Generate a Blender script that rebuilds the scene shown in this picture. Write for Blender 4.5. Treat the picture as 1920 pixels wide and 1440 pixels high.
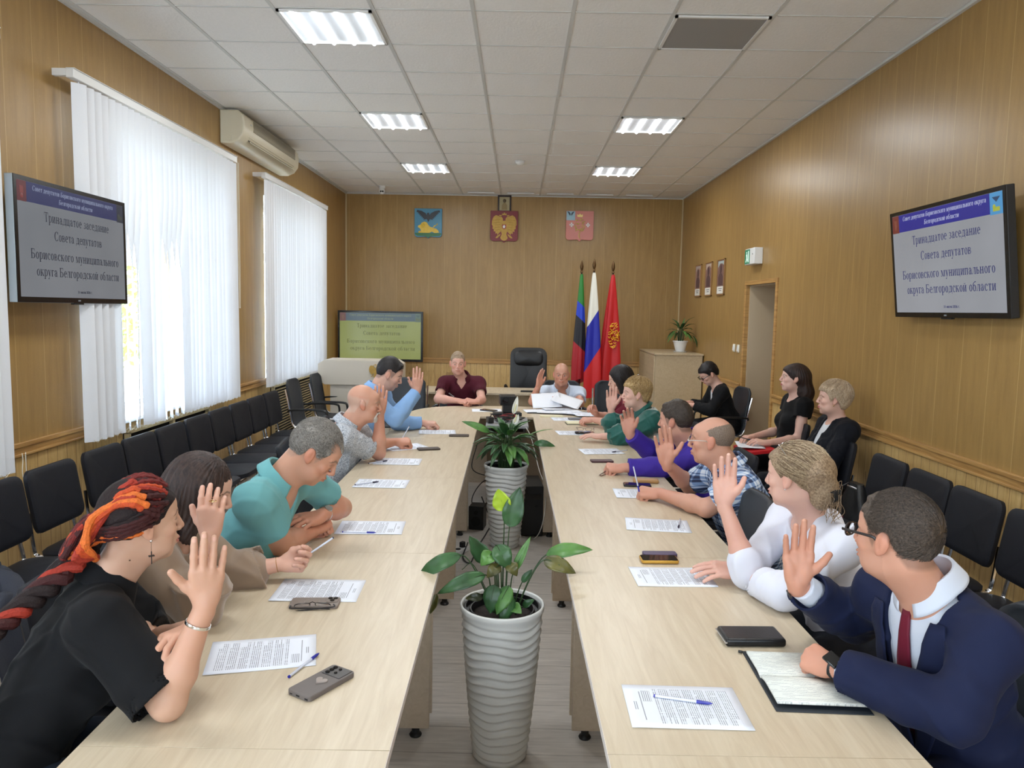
import bpy, bmesh, math, random
import numpy as np
from mathutils import Vector, Matrix, Euler, noise

for _o in list(bpy.data.objects):
    bpy.data.objects.remove(_o)
SC = bpy.context.scene
COL = SC.collection
R = math.radians

# ------------------------------------------------------------------ camera
cam_data = bpy.data.cameras.new('camera')
cam = bpy.data.objects.new('camera', cam_data)
COL.objects.link(cam)
cam_data.sensor_width = 36.0
cam_data.sensor_fit = 'HORIZONTAL'
cam_data.lens = 36.0 * 1423.65 / 1920.0
cam_data.clip_start = 0.05
_F = Vector((-0.0071442, 0.9952744, -0.0968390))
_R = Vector((0.9997837, 0.0090008, 0.0187489))
_U = Vector((-0.0195319, 0.0966842, 0.9951234))
cam.matrix_world = Matrix(((_R.x, _U.x, -_F.x, 0.0), (_R.y, _U.y, -_F.y, 0.0), (_R.z, _U.z, -_F.z, 1.75), (0, 0, 0, 1)))
SC.camera = cam

# ------------------------------------------------------------------ daylight, exposure
W = bpy.data.worlds.new('daylight'); SC.world = W
W.use_nodes = True
_nt = W.node_tree; _nt.nodes.clear()
_bg = _nt.nodes.new('ShaderNodeBackground'); _out = _nt.nodes.new('ShaderNodeOutputWorld')
_bg.inputs['Color'].default_value = (0.74, 0.87, 1.0, 1)
_bg.inputs['Strength'].default_value = 7.2
_nt.links.new(_bg.outputs[0], _out.inputs[0])

SC.view_settings.view_transform = 'Standard'
SC.view_settings.look = 'None'
SC.view_settings.gamma = 1.0
SC.view_settings.use_curve_mapping = False
SC.view_settings.exposure = 1.0
TUBE_POWER = 11.0

# sky portals in the window openings (they only guide the sampling of the daylight)
WINDOWS = [(-1.35, 0.55), (1.60, 3.55), (4.95, 6.85), (8.20, 10.15)]
ZW0, ZW1 = 0.93, 2.92
XL, XR, YB, YF, ZC = -2.74, 2.53, 12.06, -2.6, 3.53
for _y0, _y1 in WINDOWS:
    _l = bpy.data.lights.new('window_portal', 'AREA'); _l.shape = 'RECTANGLE'
    _l.size = _y1 - _y0; _l.size_y = ZW1 - ZW0
    _l.cycles.is_portal = True
    _lo = bpy.data.objects.new('window_portal', _l); COL.objects.link(_lo)
    _lo.location = (XL - 0.42, (_y0 + _y1) / 2, (ZW0 + ZW1) / 2)
    _lo.rotation_euler = (0, R(-90), 0)
    _lo.rotation_euler = Vector((1, 0, 0)).to_track_quat('-Z', 'Z').to_euler()

ADDED_FRONT_WINDOWS = [(-1.9, -.55), (.55, 1.9)]  # unseen windows added behind the camera to bring in more daylight
for _x0, _x1 in ADDED_FRONT_WINDOWS:
    _l = bpy.data.lights.new('window_portal', 'AREA'); _l.shape = 'RECTANGLE'
    _l.size = _x1 - _x0; _l.size_y = ZW1 - ZW0; _l.cycles.is_portal = True
    _lo = bpy.data.objects.new('window_portal', _l); COL.objects.link(_lo)
    _lo.location = ((_x0 + _x1) / 2, YF - .12, (ZW0 + ZW1) / 2)
    _lo.rotation_euler = Vector((0, 1, 0)).to_track_quat('-Z', 'Z').to_euler()

# ------------------------------------------------------------------ materials
def srgb(r, g, b):
    f = lambda c: ((c / 255.0) / 12.92) if c <= 10 else (((c / 255.0) + 0.055) / 1.055) ** 2.4
    return (f(r), f(g), f(b))

class NT:
    def __init__(s, name):
        s.m = bpy.data.materials.new(name); s.m.use_nodes = True
        s.t = s.m.node_tree; s.b = s.t.nodes['Principled BSDF']
    def n(s, typ, **kw):
        n = s.t.nodes.new(typ)
        for k, v in kw.items():
            if k.startswith('i_'): n.inputs[int(k[2:])].default_value = v
            else: setattr(n, k, v)
        return n
    def l(s, a, b, ai=0, bi=0):
        a = a.outputs[ai] if hasattr(a, 'outputs') else a
        b = b.inputs[bi] if hasattr(b, 'inputs') else b
        s.t.links.new(a, b); return b
    def math(s, op, a, b=None, c=None):
        n = s.n('ShaderNodeMath', operation=op)
        for i, v in enumerate((a, b, c)):
            if v is None: continue
            if isinstance(v, (int, float)): n.inputs[i].default_value = v
            else: s.l(v, n, 0, i) if hasattr(v, 'outputs') else s.t.links.new(v, n.inputs[i])
        return n.outputs[0]
    def mix(s, fac, a, b, blend='MIX'):
        n = s.n('ShaderNodeMix', data_type='RGBA', blend_type=blend)
        def put(sock, v):
            if isinstance(v, (tuple, list)): sock.default_value = (*v[:3], 1)
            elif isinstance(v, (int, float)): sock.default_value = v
            else: s.t.links.new(v, sock)
        put(n.inputs[0], fac); put(n.inputs[6], a); put(n.inputs[7], b)
        return n.outputs[2]
    def ramp(s, v, stops):
        n = s.n('ShaderNodeValToRGB'); e = n.color_ramp.elements
        while len(e) < len(stops): e.new(0.5)
        for q, (p, c) in zip(e, stops):
            q.position = p; q.color = (*c[:3], 1) if isinstance(c, (tuple, list)) else (c, c, c, 1)
        s.t.links.new(v, n.inputs[0]); return n.outputs[0]
    def coord(s, kind='Object', scale=(1, 1, 1), rot=(0, 0, 0)):
        c = s.n('ShaderNodeTexCoord'); m = s.n('ShaderNodeMapping')
        m.inputs['Scale'].default_value = scale; m.inputs['Rotation'].default_value = rot
        s.t.links.new(c.outputs[kind], m.inputs[0]); return m.outputs[0]
    def noise(s, vec, scale=5, detail=3, rough=0.5, dist=0):
        n = s.n('ShaderNodeTexNoise'); n.inputs['Scale'].default_value = scale
        n.inputs['Detail'].default_value = detail; n.inputs['Roughness'].default_value = rough
        n.inputs['Distortion'].default_value = dist
        s.t.links.new(vec, n.inputs['Vector']); return n.outputs[0]
    def sep(s, vec):
        n = s.n('ShaderNodeSeparateXYZ'); s.t.links.new(vec, n.inputs[0]); return n.outputs
    def bump(s, h, strength=0.3, dist=0.01):
        n = s.n('ShaderNodeBump'); n.inputs['Strength'].default_value = strength
        n.inputs['Distance'].default_value = dist
        s.t.links.new(h, n.inputs['Height']); s.t.links.new(n.outputs[0], s.b.inputs['Normal'])
    def col(s, v):
        if isinstance(v, (tuple, list)): s.b.inputs['Base Color'].default_value = (*v[:3], 1)
        else: s.t.links.new(v, s.b.inputs['Base Color'])
    def set(s, **kw):
        for k, v in kw.items():
            s.b.inputs[{'rough': 'Roughness', 'metal': 'Metallic', 'spec': 'Specular IOR Level', 'sss': 'Subsurface Weight',
                        'trans': 'Transmission Weight', 'coat': 'Coat Weight', 'sheen': 'Sheen Weight', 'alpha': 'Alpha',
                        'emis': 'Emission Strength', 'ior': 'IOR'}[k]].default_value = v
        return s

def M(name, c, rough=0.5, metal=0.0, var=0.0, scale=8.0, bump=0.0, bscale=60.0, **kw):
    """plain procedural material: colour with slight noise variation and optional bump"""
    n = NT(name); n.set(rough=rough, metal=metal, **kw)
    v = n.coord('Object')
    if var > 0:
        n.col(n.mix(n.noise(v, scale), tuple(x * (1 - var) for x in c), tuple(min(1, x * (1 + var)) for x in c)))
    else: n.col(c)
    if bump > 0: n.bump(n.noise(v, bscale, 4), bump, 0.004)
    return n.m

def emis(name, c, s):
    n = NT(name); n.col((0, 0, 0)); n.b.inputs['Emission Color'].default_value = (*c, 1); n.set(emis=s, rough=0.4)
    return n.m

# ------------------------------------------------------------------ object helpers
def tag(o, label=None, cat=None, group=None, kind=None):
    if label: o['label'] = label
    if cat: o['category'] = cat
    if group: o['group'] = group
    if kind: o['kind'] = kind
    return o

def thing(name, label, cat, loc=(0, 0, 0), rz=0.0, group=None):
    o = bpy.data.objects.new(name, None); COL.objects.link(o)
    o.empty_display_size = 0.1
    o.location = loc; o.rotation_euler = (0, 0, rz)
    return tag(o, label, cat, group)

def copy_tree(o, parent=None):
    c = o.copy(); COL.objects.link(c)
    if parent: c.parent = parent
    for ch in list(o.children): copy_tree(ch, c)
    return c

class MB:
    """collects primitives and links them as one mesh object"""
    def __init__(s): s.v = []; s.f = []; s.mi = []; s.cur = 0
    def add(s, vs, fs):
        o = len(s.v); s.v += [tuple(v) for v in vs]; s.f += [tuple(i + o for i in f) for f in fs]
        s.mi += [s.cur] * len(fs); return s
    def box(s, c, d, rot=None):
        x, y, z = d[0] / 2, d[1] / 2, d[2] / 2
        vs = [Vector((a * x, b * y, e * z)) for a in (-1, 1) for b in (-1, 1) for e in (-1, 1)]
        if rot is not None:
            m = Euler(rot).to_matrix() if not isinstance(rot, Matrix) else rot
            vs = [m @ v for v in vs]
        vs = [v + Vector(c) for v in vs]
        return s.add(vs, [(0, 1, 3, 2), (4, 6, 7, 5), (0, 4, 5, 1), (2, 3, 7, 6), (0, 2, 6, 4), (1, 5, 7, 3)])
    def bb(s, a, b):
        return s.box([(a[i] + b[i]) / 2 for i in range(3)], [abs(b[i] - a[i]) for i in range(3)])
    def tube(s, pts, r, n=8, closed=False, caps=True, flat=None):
        pts = [Vector(p) for p in pts]; N = len(pts)
        rs = r if isinstance(r, (list, tuple)) else [r] * N
        up = Vector((0, 0, 1)); rings = []; prev = None
        for i, p in enumerate(pts):
            if closed: t = pts[(i + 1) % N] - pts[i - 1]
            else: t = pts[min(i + 1, N - 1)] - pts[max(i - 1, 0)]
            t = t.normalized() if t.length > 1e-9 else Vector((0, 0, 1))
            if prev is None:
                a = up if abs(t.dot(up)) < 0.9 else Vector((1, 0, 0))
                u = t.cross(a).normalized()
            else:
                u = prev - t * prev.dot(t)
                u = u.normalized() if u.length > 1e-6 else t.cross(up).normalized()
            prev = u; w = t.cross(u)
            fl = flat or 1.0
            rings.append([p + (u * math.cos(2 * math.pi * k / n) + w * (fl * math.sin(2 * math.pi * k / n))) * rs[i] for k in range(n)])
        vs = [v for rg in rings for v in rg]; fs = []
        for i in range(N if closed else N - 1):
            j = (i + 1) % N
            for k in range(n): fs.append((i * n + k, i * n + (k + 1) % n, j * n + (k + 1) % n, j * n + k))
        if caps and not closed:
            fs.append(tuple(range(n))[::-1]); fs.append(tuple((N - 1) * n + k for k in range(n)))
        return s.add(vs, fs)
    def cyl(s, a, b, r, n=16, r2=None): return s.tube([a, b], [r, r if r2 is None else r2], n)
    def lathe(s, prof, c=(0, 0, 0), n=32, fn=None, caps=True):
        vs = []; fs = []
        for i, (r, z) in enumerate(prof):
            for k in range(n):
                a = 2 * math.pi * k / n
                rr = r + (fn(a, z, i) if fn else 0)
                vs.append((c[0] + rr * math.cos(a), c[1] + rr * math.sin(a), c[2] + z))
        for i in range(len(prof) - 1):
            for k in range(n): fs.append((i * n + k, i * n + (k + 1) % n, (i + 1) * n + (k + 1) % n, (i + 1) * n + k))
        if caps:
            if prof[0][0] > 1e-6: fs.append(tuple(range(n))[::-1])
            if prof[-1][0] > 1e-6: fs.append(tuple((len(prof) - 1) * n + k for k in range(n)))
        return s.add(vs, fs)
    def prism(s, poly, z0, z1, fr=None):
        """polygon (x,y) extruded z0..z1; fr maps local to target space"""
        n = len(poly)
        vs = [Vector((x, y, z0)) for x, y in poly] + [Vector((x, y, z1)) for x, y in poly]
        if fr is not None: vs = [fr @ v for v in vs]
        return s.add(vs, [tuple(range(n))[::-1], tuple(range(n, 2 * n))] + [(i, (i + 1) % n, n + (i + 1) % n, n + i) for i in range(n)])
    def grid(s, nx, ny, fn, double=0.0):
        vs = [fn(i / nx, j / ny) for j in range(ny + 1) for i in range(nx + 1)]
        fs = [(j * (nx + 1) + i, j * (nx + 1) + i + 1, (j + 1) * (nx + 1) + i + 1, (j + 1) * (nx + 1) + i) for j in range(ny) for i in range(nx)]
        return s.add(vs, fs)
    def sphere(s, c, r, n=12, sc=(1, 1, 1)):
        pr = [(max(1e-7, math.sin(math.pi * i / n)), -math.cos(math.pi * i / n)) for i in range(n + 1)]
        vs = []; fs = []; m = n * 2 if n < 9 else n + 6
        for q, z in pr:
            for k in range(m):
                a = 2 * math.pi * k / m
                vs.append((c[0] + r * sc[0] * q * math.cos(a), c[1] + r * sc[1] * q * math.sin(a), c[2] + r * sc[2] * z))
        for i in range(n):
            for k in range(m): fs.append((i * m + k, i * m + (k + 1) % m, (i + 1) * m + (k + 1) % m, (i + 1) * m + k))
        return s.add(vs, fs)
    def build(s, name, mat, parent=None, bevel=0.0, smooth=None, seg=2, solid=0.0, sub=0, angle=35, off=-1):
        me = bpy.data.meshes.new(name)
        me.from_pydata([tuple(v) for v in s.v], [], s.f)
        mats = mat if isinstance(mat, (list, tuple)) else [mat]
        for m in mats: me.materials.append(m)
        if len(mats) > 1: me.polygons.foreach_set('material_index', s.mi)
        bm = bmesh.new(); bm.from_mesh(me); bmesh.ops.recalc_face_normals(bm, faces=bm.faces); bm.to_mesh(me); bm.free()
        if smooth is not False:
            me.polygons.foreach_set('use_smooth', [True] * len(me.polygons))
            me.set_sharp_from_angle(angle=R(angle))
        me.update()
        o = bpy.data.objects.new(name, me); COL.objects.link(o)
        if parent: o.parent = parent
        if solid:
            md = o.modifiers.new('thickness', 'SOLIDIFY'); md.thickness = solid; md.offset = off
        if sub:
            md = o.modifiers.new('subdivision', 'SUBSURF'); md.levels = sub; md.render_levels = sub
        if bevel:
            md = o.modifiers.new('bevel', 'BEVEL'); md.width = bevel; md.segments = seg; md.limit_method = 'ANGLE'; md.angle_limit = R(40)
        return o

def struct(o): o['kind'] = 'structure'; return o

def arc(c, r, a0, a1, n, plane='xz'):
    out = []
    for i in range(n + 1):
        a = R(a0 + (a1 - a0) * i / n); p = list(c)
        ia, ib = {'xz': (0, 2), 'yz': (1, 2), 'xy': (0, 1)}[plane]
        p[ia] += r * math.cos(a); p[ib] += r * math.sin(a); out.append(tuple(p))
    return out

def smoothpath(pts, n=6):
    """Catmull-Rom resample"""
    P = [Vector(p) for p in pts]; P = [P[0] * 2 - P[1]] + P + [P[-1] * 2 - P[-2]]; out = []
    for i in range(1, len(P) - 2):
        for k in range(n):
            t = k / n; a, b, c, d = P[i - 1:i + 3]
            out.append(0.5 * ((2 * b) + (c - a) * t + (2 * a - 5 * b + 4 * c - d) * t * t + (3 * b - a - 3 * c + d) * t ** 3))
    out.append(P[-2]); return out

def text_mesh(name, s, size, mat, parent, loc, rot=(0, 0, 0), sx=1.0, align='CENTER', bold=0.0, shear=0.0, ext=0.0004, fit=None):
    cu = bpy.data.curves.new(name, 'FONT'); cu.body = s; cu.size = size; cu.align_x = align; cu.align_y = 'CENTER'
    cu.offset = bold; cu.shear = shear; cu.extrude = ext; cu.resolution_u = 3
    t = bpy.data.objects.new('tmp', cu); COL.objects.link(t)
    dg = bpy.context.evaluated_depsgraph_get(); dg.update()
    me = bpy.data.meshes.new_from_object(t.evaluated_get(dg)); bpy.data.objects.remove(t)
    me.name = name; me.materials.clear(); me.materials.append(mat)
    if fit and len(me.vertices):
        xs = [v.co.x for v in me.vertices]; sx = fit / max(1e-6, (max(xs) - min(xs)))
    o = bpy.data.objects.new(name, me); COL.objects.link(o); o.parent = parent
    o.location = loc; o.rotation_euler = rot; o.scale = (sx, 1, 1)
    return o
# ------------------------------------------------------------------ bold serif Cyrillic lettering built from strokes
class Glyphs:
    W_, T_ = .105, .036
    def __init__(s, b, fr): s.b, s.fr = b, fr; s.x = 0.0
    def q(s, pts):
        s.b.add([s.fr(s.x + p[0], p[1]) for p in pts], [tuple(range(len(pts)))])
    def box(s, x0, y0, x1, y1): s.q([(x0, y0), (x1, y0), (x1, y1), (x0, y1)])
    def S(s, x, y0, y1, bot=1, top=1):
        w = s.W_; s.box(x, y0, x + w, y1)
        if bot: s.box(x - .04, y0, x + w + .04, y0 + .032)
        if top: s.box(x - .04, y1 - .032, x + w + .04, y1)
    def H(s, x0, x1, y, t=None): s.box(x0, y, x1, y + (t or s.T_))
    def D(s, x0, y0, x1, y1, w): s.q([(x0, y0), (x0 + w, y0), (x1 + w, y1), (x1, y1)])
    def O(s, cx, cy, rx, ry, a0=0, a1=360, thick=None):
        n = max(6, int(abs(a1 - a0) / 15)); tk = thick or s.W_
        for i in range(n):
            p = []
            for a in (a0 + (a1 - a0) * i / n, a0 + (a1 - a0) * (i + 1) / n):
                c, d = math.cos(R(a)), math.sin(R(a)); k = abs(c) ** 1.5; ix = rx - tk * .98; iy = ry - s.T_
                p.append(((cx + rx * c, cy + ry * d), (cx + ix * c, cy + iy * d)))
            s.q([p[0][0], p[1][0], p[1][1], p[0][1]])
    def ch(s, c):
        X = .46; w = s.W_; O, S, H, D = s.O, s.S, s.H, s.D
        if c == 'о': O(.23, .23, .20, .24); a = .47
        elif c == 'с': O(.23, .23, .20, .24, 45, 315); s.box(.30, .32, .39, .39); a = .44
        elif c == 'е': O(.23, .23, .20, .24, 0, 315); H(.08, .42, .24); a = .46
        elif c == 'а': s.box(.26, .03, .26 + w, .34); O(.20, .32, .16, .15, 0, 150, .09); O(.18, .13, .15, .14, 60, 320, .09); s.box(.33, 0, .43, .04); s.box(.05, .30, .13, .38); a = .46
        elif c == 'р': S(.05, -.20, X); O(.25, .23, .20, .24, -120, 120); a = .49
        elif c in 'ий': S(.05, 0, X); S(.33, 0, X); D(.13, .05, .32, .40, .05); a = .52
        elif c == 'н': S(.05, 0, X); S(.33, 0, X); H(.1, .35, .22, .04); a = .52
        elif c == 'п': S(.05, 0, X); S(.33, 0, X); H(.05, .42, .42, .04); a = .52
        elif c == 'т': S(.17, 0, X, 1, 0); H(.02, .42, .42, .04); s.box(.02, .33, .055, X); s.box(.385, .33, .42, X); a = .45
        elif c == 'ц': S(.05, 0, X); S(.33, 0, X); H(.05, .50, 0, .04); s.box(.46, -.12, .50, .04); a = .54
        elif c == 'д': S(.34, 0, X, 0, 1); D(.08, .02, .18, .44, .04); H(.14, .44, .42, .04); H(.0, .52, 0, .04); s.box(.0, -.12, .04, .04); s.box(.48, -.12, .52, .04); a = .54
        elif c == 'л': S(.31, 0, X); D(.05, .02, .15, .44, .04); H(.12, .4, .42, .04); s.box(0, 0, .08, .06); a = .49
        elif c == 'м': S(.47, 0, X); s.box(.06, 0, .10, X); s.box(.01, 0, .15, .032); s.box(.0, .43, .12, X); D(.27, .0, .07, X, .10); D(.29, .0, .47, X, .035); a = .66
        elif c == 'ь': S(.05, 0, X); O(.22, .14, .18, .14, -110, 110, .09); H(.1, .25, .24); a = .44
        elif c == 'г': S(.05, 0, X); H(.05, .36, .42, .04); s.box(.325, .32, .36, X); a = .39
        elif c == 'к': S(.05, 0, X); D(.16, .22, .33, X, .045); D(.34, 0, .20, .26, .11); s.box(.30, .42, .44, X); s.box(.32, 0, .50, .032); a = .51
        elif c == 'в': S(.05, 0, X); O(.23, .345, .15, .115, -100, 100, .08); O(.24, .125, .18, .125, -100, 100, .09); H(.1, .26, .225); a = .46
        elif c == 'з': O(.18, .345, .15, .115, -100, 150, .08); O(.18, .125, .18, .13, -150, 100, .09); a = .41
        elif c == 'у': D(.17, .02, .04, X, .11); D(.10, -.18, .36, X, .04); s.box(0, .43, .18, X); s.box(.30, .43, .44, X); s.box(.04, -.20, .14, -.13); a = .45
        elif c == 'б': O(.23, .22, .20, .23); O(.30, .40, .27, .24, 100, 185, .09); H(.25, .42, .61, .06); a = .48
        elif c == 'Т': S(.24, 0, .67, 1, 0); H(.02, .57, .63, .04); s.box(.02, .48, .055, .67); s.box(.535, .48, .57, .67); a = .60
        elif c == 'С': O(.33, .335, .30, .345, 42, 318, .12); s.box(.53, .46, .565, .66); a = .64
        elif c == 'Б': S(.06, 0, .67); O(.29, .19, .24, .19, -105, 105, .12); H(.1, .32, .345); H(.1, .50, .63, .04); s.box(.465, .50, .50, .67); a = .58
        elif c == ' ': a = .26
        else: a = .3
        if c == 'й': O(.24, .62, .11, .09, 200, 340, .04)
        s.x += a + .02
def serif_text(name, txt, height, mat, parent, loc, width, shear=0.0, y=0.0):
    """centred line of text in the local x-z plane facing -y; height = cap height, width = total width"""
    m = MB(); g = Glyphs(m, lambda a, b_: (a + shear * b_, 0, b_))
    for c in txt: g.ch(c)
    W2 = g.x; sx = width / W2; sz = height / .67
    m.v = [((v[0] - W2 / 2) * sx, 0, (v[2] - .23) * sz) for v in m.v]
    o = m.build(name, mat, parent, smooth=False); o.location = loc; return o
# ================================================================== ROOM SHELL
def wall_mat(name):
    n = NT(name)
    v = n.coord('Object'); x, y, z = n.sep(v)
    s = n.math('ADD', x, y)                       # runs along either wall direction
    g = n.math('FRACT', n.math('DIVIDE', s, 0.25))
    line = n.math('LESS_THAN', n.math('ABSOLUTE', n.math('SUBTRACT', g, 0.5)), 0.011)
    vs = n.coord('Object', (1, 1, 0.12))
    grain = n.noise(vs, 26, 5, 0.6)
    cell = n.n('ShaderNodeTexWhiteNoise', noise_dimensions='1D')
    n.l(n.math('FLOOR', n.math('ADD', n.math('DIVIDE', s, 0.25), 0.5)), cell, 0, 1)
    base = n.ramp(grain, [(0.3, srgb(152, 119, 69)), (0.7, srgb(168, 134, 79))])
    base = n.mix(n.math('MULTIPLY', cell.outputs[0], 0.16), base, srgb(146, 116, 70))
    sp = n.noise(n.coord('Object', (1, 1, 0.4)), 140, 2)
    base = n.mix(n.math('MULTIPLY', n.math('GREATER_THAN', sp, 0.68), 0.22), base, srgb(196, 164, 104))
    base = n.mix(n.math('MULTIPLY', line, 0.55), base, srgb(200, 170, 112))
    n.col(base)
    h = n.math('SUBTRACT', n.math('MULTIPLY', grain, 0.1), n.math('MULTIPLY', line, 0.8))
    n.bump(h, 0.5, 0.002)
    n.set(rough=0.34, spec=0.4)
    return n.m
def pine_mat(name, dark=False, horiz=False):
    n = NT(name)
    if horiz:
        v = n.coord('Object', (0.25, 0.25, 6))
        gr = n.noise(v, 9, 5, 0.6, 0.6)
        n.col(n.ramp(gr, [(0.3, srgb(150, 108, 58)), (0.55, srgb(186, 143, 84)), (0.75, srgb(202, 162, 100))]))
        n.bump(gr, 0.15, 0.002); n.set(rough=0.4); return n.m
    v = n.coord('Object'); x, y, z = n.sep(v)
    s = n.math('ADD', x, y)
    g = n.math('FRACT', n.math('DIVIDE', s, 0.095))
    line = n.math('LESS_THAN', g, 0.06)
    vs = n.coord('Object', (1, 1, 0.09))
    gr = n.noise(vs, 60, 6, 0.65, 1.0)
    c = n.n('ShaderNodeTexWhiteNoise', noise_dimensions='1D')
    n.l(n.math('FLOOR', n.math('DIVIDE', s, 0.095)), c, 0, 1)
    base = n.ramp(gr, [(0.25, srgb(178, 138, 80)), (0.5, srgb(208, 174, 114)), (0.8, srgb(224, 194, 136))])
    base = n.mix(n.math('MULTIPLY', c.outputs[0], 0.35), base, srgb(190, 150, 92))
    kn = n.noise(n.coord('Object', (1, 1, 0.35)), 11, 1)
    base = n.mix(n.math('MULTIPLY', n.math('GREATER_THAN', kn, 0.70), 0.5), base, srgb(128, 86, 44))
    base = n.mix(n.math('MULTIPLY', line, 0.7), base, srgb(140, 104, 60))
    n.col(base); n.bump(n.math('MULTIPLY', line, -1.0), 0.5, 0.003); n.set(rough=0.42)
    return n.m
m_wall = wall_mat('tan_wall_panels'); m_pine = pine_mat('pine_wainscot'); m_rail = pine_mat('pine_rail', horiz=True)

def floor_mat():
    n = NT('grey_laminate_floor')
    b = n.n('ShaderNodeTexBrick'); n.l(n.coord('Object'), b, 0, 0)
    b.inputs['Scale'].default_value = 1.0; b.inputs['Mortar Size'].default_value = 0.0025
    b.inputs['Brick Width'].default_value = 1.28; b.inputs['Row Height'].default_value = 0.19
    b.inputs['Color1'].default_value = (*srgb(212, 204, 196), 1); b.inputs['Color2'].default_value = (*srgb(190, 182, 174), 1)
    b.inputs['Mortar'].default_value = (*srgb(105, 98, 92), 1)
    g = n.noise(n.coord('Object', (0.6, 7, 1)), 8, 6, 0.65, 0.4)
    n.col(n.mix(0.55, b.outputs[0], n.ramp(g, [(0.3, srgb(164, 156, 148)), (0.7, srgb(224, 216, 206))])))
    n.bump(g, 0.1, 0.002); n.set(rough=0.42); return n.m
def ceil_mat():
    n = NT('ceiling_tile'); v = n.coord('Object')
    a = n.noise(n.coord('Object', (1, 0.6, 1)), 55, 4, 0.7)
    n.col(n.mix(a, srgb(232, 230, 226), srgb(244, 242, 239))); n.bump(a, 0.35, 0.006); n.set(rough=0.9); return n.m
m_floor = floor_mat(); m_ceil = ceil_mat()
m_white = M('white_plastic', srgb(228, 228, 226), 0.35)
m_trimw = M('white_ceiling_grid', srgb(206, 206, 203), 0.5)
m_reveal = M('white_reveal_plaster', srgb(225, 226, 226), 0.7, var=0.03)

b = MB(); b.bb((XL - .5, YF, -0.1), (XR + .8, YB + .1, 0)); struct(b.build('floor', m_floor, smooth=False))
b = MB(); b.bb((XL - .5, YF, ZC), (XR + .8, YB + .1, ZC + .1)); struct(b.build('ceiling', m_ceil, smooth=False))
# ceiling grid of T-bars, 0.6 m module
GX0, GY0 = -0.309, 4.733
b = MB()
for i in range(-4, 5):
    x = GX0 + .6 * i
    if XL < x < XR: b.bb((x - .012, YF, ZC - .005), (x + .012, YB, ZC - .0004))
for j in range(-13, 13):
    y = GY0 + .6 * j
    if YF < y < YB: b.bb((XL, y - .006, ZC - .004), (XR, y + .006, ZC - .0004))
struct(b.build('trim_1', m_trimw, smooth=False))
b = MB()
for x in (XL + .012, XR - .012): b.bb((x - .012, YF, ZC - .022), (x + .012, YB, ZC - .004))
b.bb((XL, YB - .02, ZC - .02), (XR, YB, ZC - .004))
struct(b.build('trim_2', m_trimw, smooth=False))

ZR = 0.945        # top of wainscot
def wall_pieces(name, fn, pieces):
    """pieces: list of (a0,a1,z0,z1) rectangles on the wall; fn -> box corners"""
    b = MB()
    for a0, a1, z0, z1 in pieces:
        b.cur = 0 if z0 >= ZR - 1e-4 else 1
        if z0 < ZR < z1:
            b.cur = 1; fn(b, a0, a1, z0, ZR); b.cur = 0; fn(b, a0, a1, ZR, z1)
        else: fn(b, a0, a1, z0, z1)
    return struct(b.build(name, [m_wall, m_pine], smooth=False))
TH = 0.45
fl = lambda b, a0, a1, z0, z1: b.bb((XL - TH, a0, z0), (XL, a1, z1))
ps = [(YF, WINDOWS[0][0], 0, ZC)]
for i, (y0, y1) in enumerate(WINDOWS):
    ps += [(y0, y1, 0, ZW0 - .0), (y0, y1, ZW1, ZC)]
    ps.append((y1, WINDOWS[i + 1][0] if i < 3 else YB, 0, ZC))
wall_pieces('wall_left', fl, ps)
DY0, DY1, DZ = 7.545, 8.515, 2.07
fr_ = lambda b, a0, a1, z0, z1: b.bb((XR, a0, z0), (XR + .75, a1, z1))
wall_pieces('wall_right', fr_, [(YF, DY0, 0, ZC), (DY0, DY1, DZ, ZC), (DY1, YB, 0, ZC)])
wall_pieces('wall_back', lambda b, a0, a1, z0, z1: b.bb((a0, YB, z0), (a1, YB + .1, z1)), [(XL, XR, 0, ZC)])
wall_pieces('wall_front', lambda b, a0, a1, z0, z1: b.bb((a0, YF - .1, z0), (a1, YF, z1)), [(XL, ADDED_FRONT_WINDOWS[0][0], 0, ZC), (ADDED_FRONT_WINDOWS[0][0], ADDED_FRONT_WINDOWS[0][1], 0, ZW0), (ADDED_FRONT_WINDOWS[0][0], ADDED_FRONT_WINDOWS[0][1], ZW1, ZC), (ADDED_FRONT_WINDOWS[0][1], ADDED_FRONT_WINDOWS[1][0], 0, ZC), (ADDED_FRONT_WINDOWS[1][0], ADDED_FRONT_WINDOWS[1][1], 0, ZW0), (ADDED_FRONT_WINDOWS[1][0], ADDED_FRONT_WINDOWS[1][1], ZW1, ZC), (ADDED_FRONT_WINDOWS[1][1], XR, 0, ZC)])  # front wall pierced for the two added daylight openings
# chair rails
def rail(name, segs):
    b = MB()
    for (x0, y0), (x1, y1), nx, ny in segs:
        for z0, z1, t in ((.905, .965, .014), (.948, .972, .024), (.897, .91, .02)):
            xa, xb = sorted((x0, x1 + nx * t)) if x0 == x1 else (x0, x1)
            if x0 == x1: b.bb((min(x0, x0 + nx * t), y0, z0), (max(x0, x0 + nx * t), y1, z1))
            else: b.bb((x0, min(y0, y0 + ny * t), z0), (x1, max(y0, y0 + ny * t), z1))
    return struct(b.build(name, m_rail, bevel=.002))
sg = [((XL, YF), (XL, WINDOWS[0][0] - .03), 1, 0)]
for i in range(3): sg.append(((XL, WINDOWS[i][1] + .03), (XL, WINDOWS[i + 1][0] - .03), 1, 0))
sg.append(((XL, WINDOWS[3][1] + .03), (XL, YB), 1, 0))
rail('trim_3', sg)
rail('trim_4', [((XR, YF), (XR, DY0 - .06), -1, 0), ((XR, DY1 + .06), (XR, YB), -1, 0)])
rail('trim_5', [((XL, YB), (XR, YB), 0, -1)])
m_base = M('brown_baseboard', srgb(120, 88, 54), 0.5, var=.1)
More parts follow.
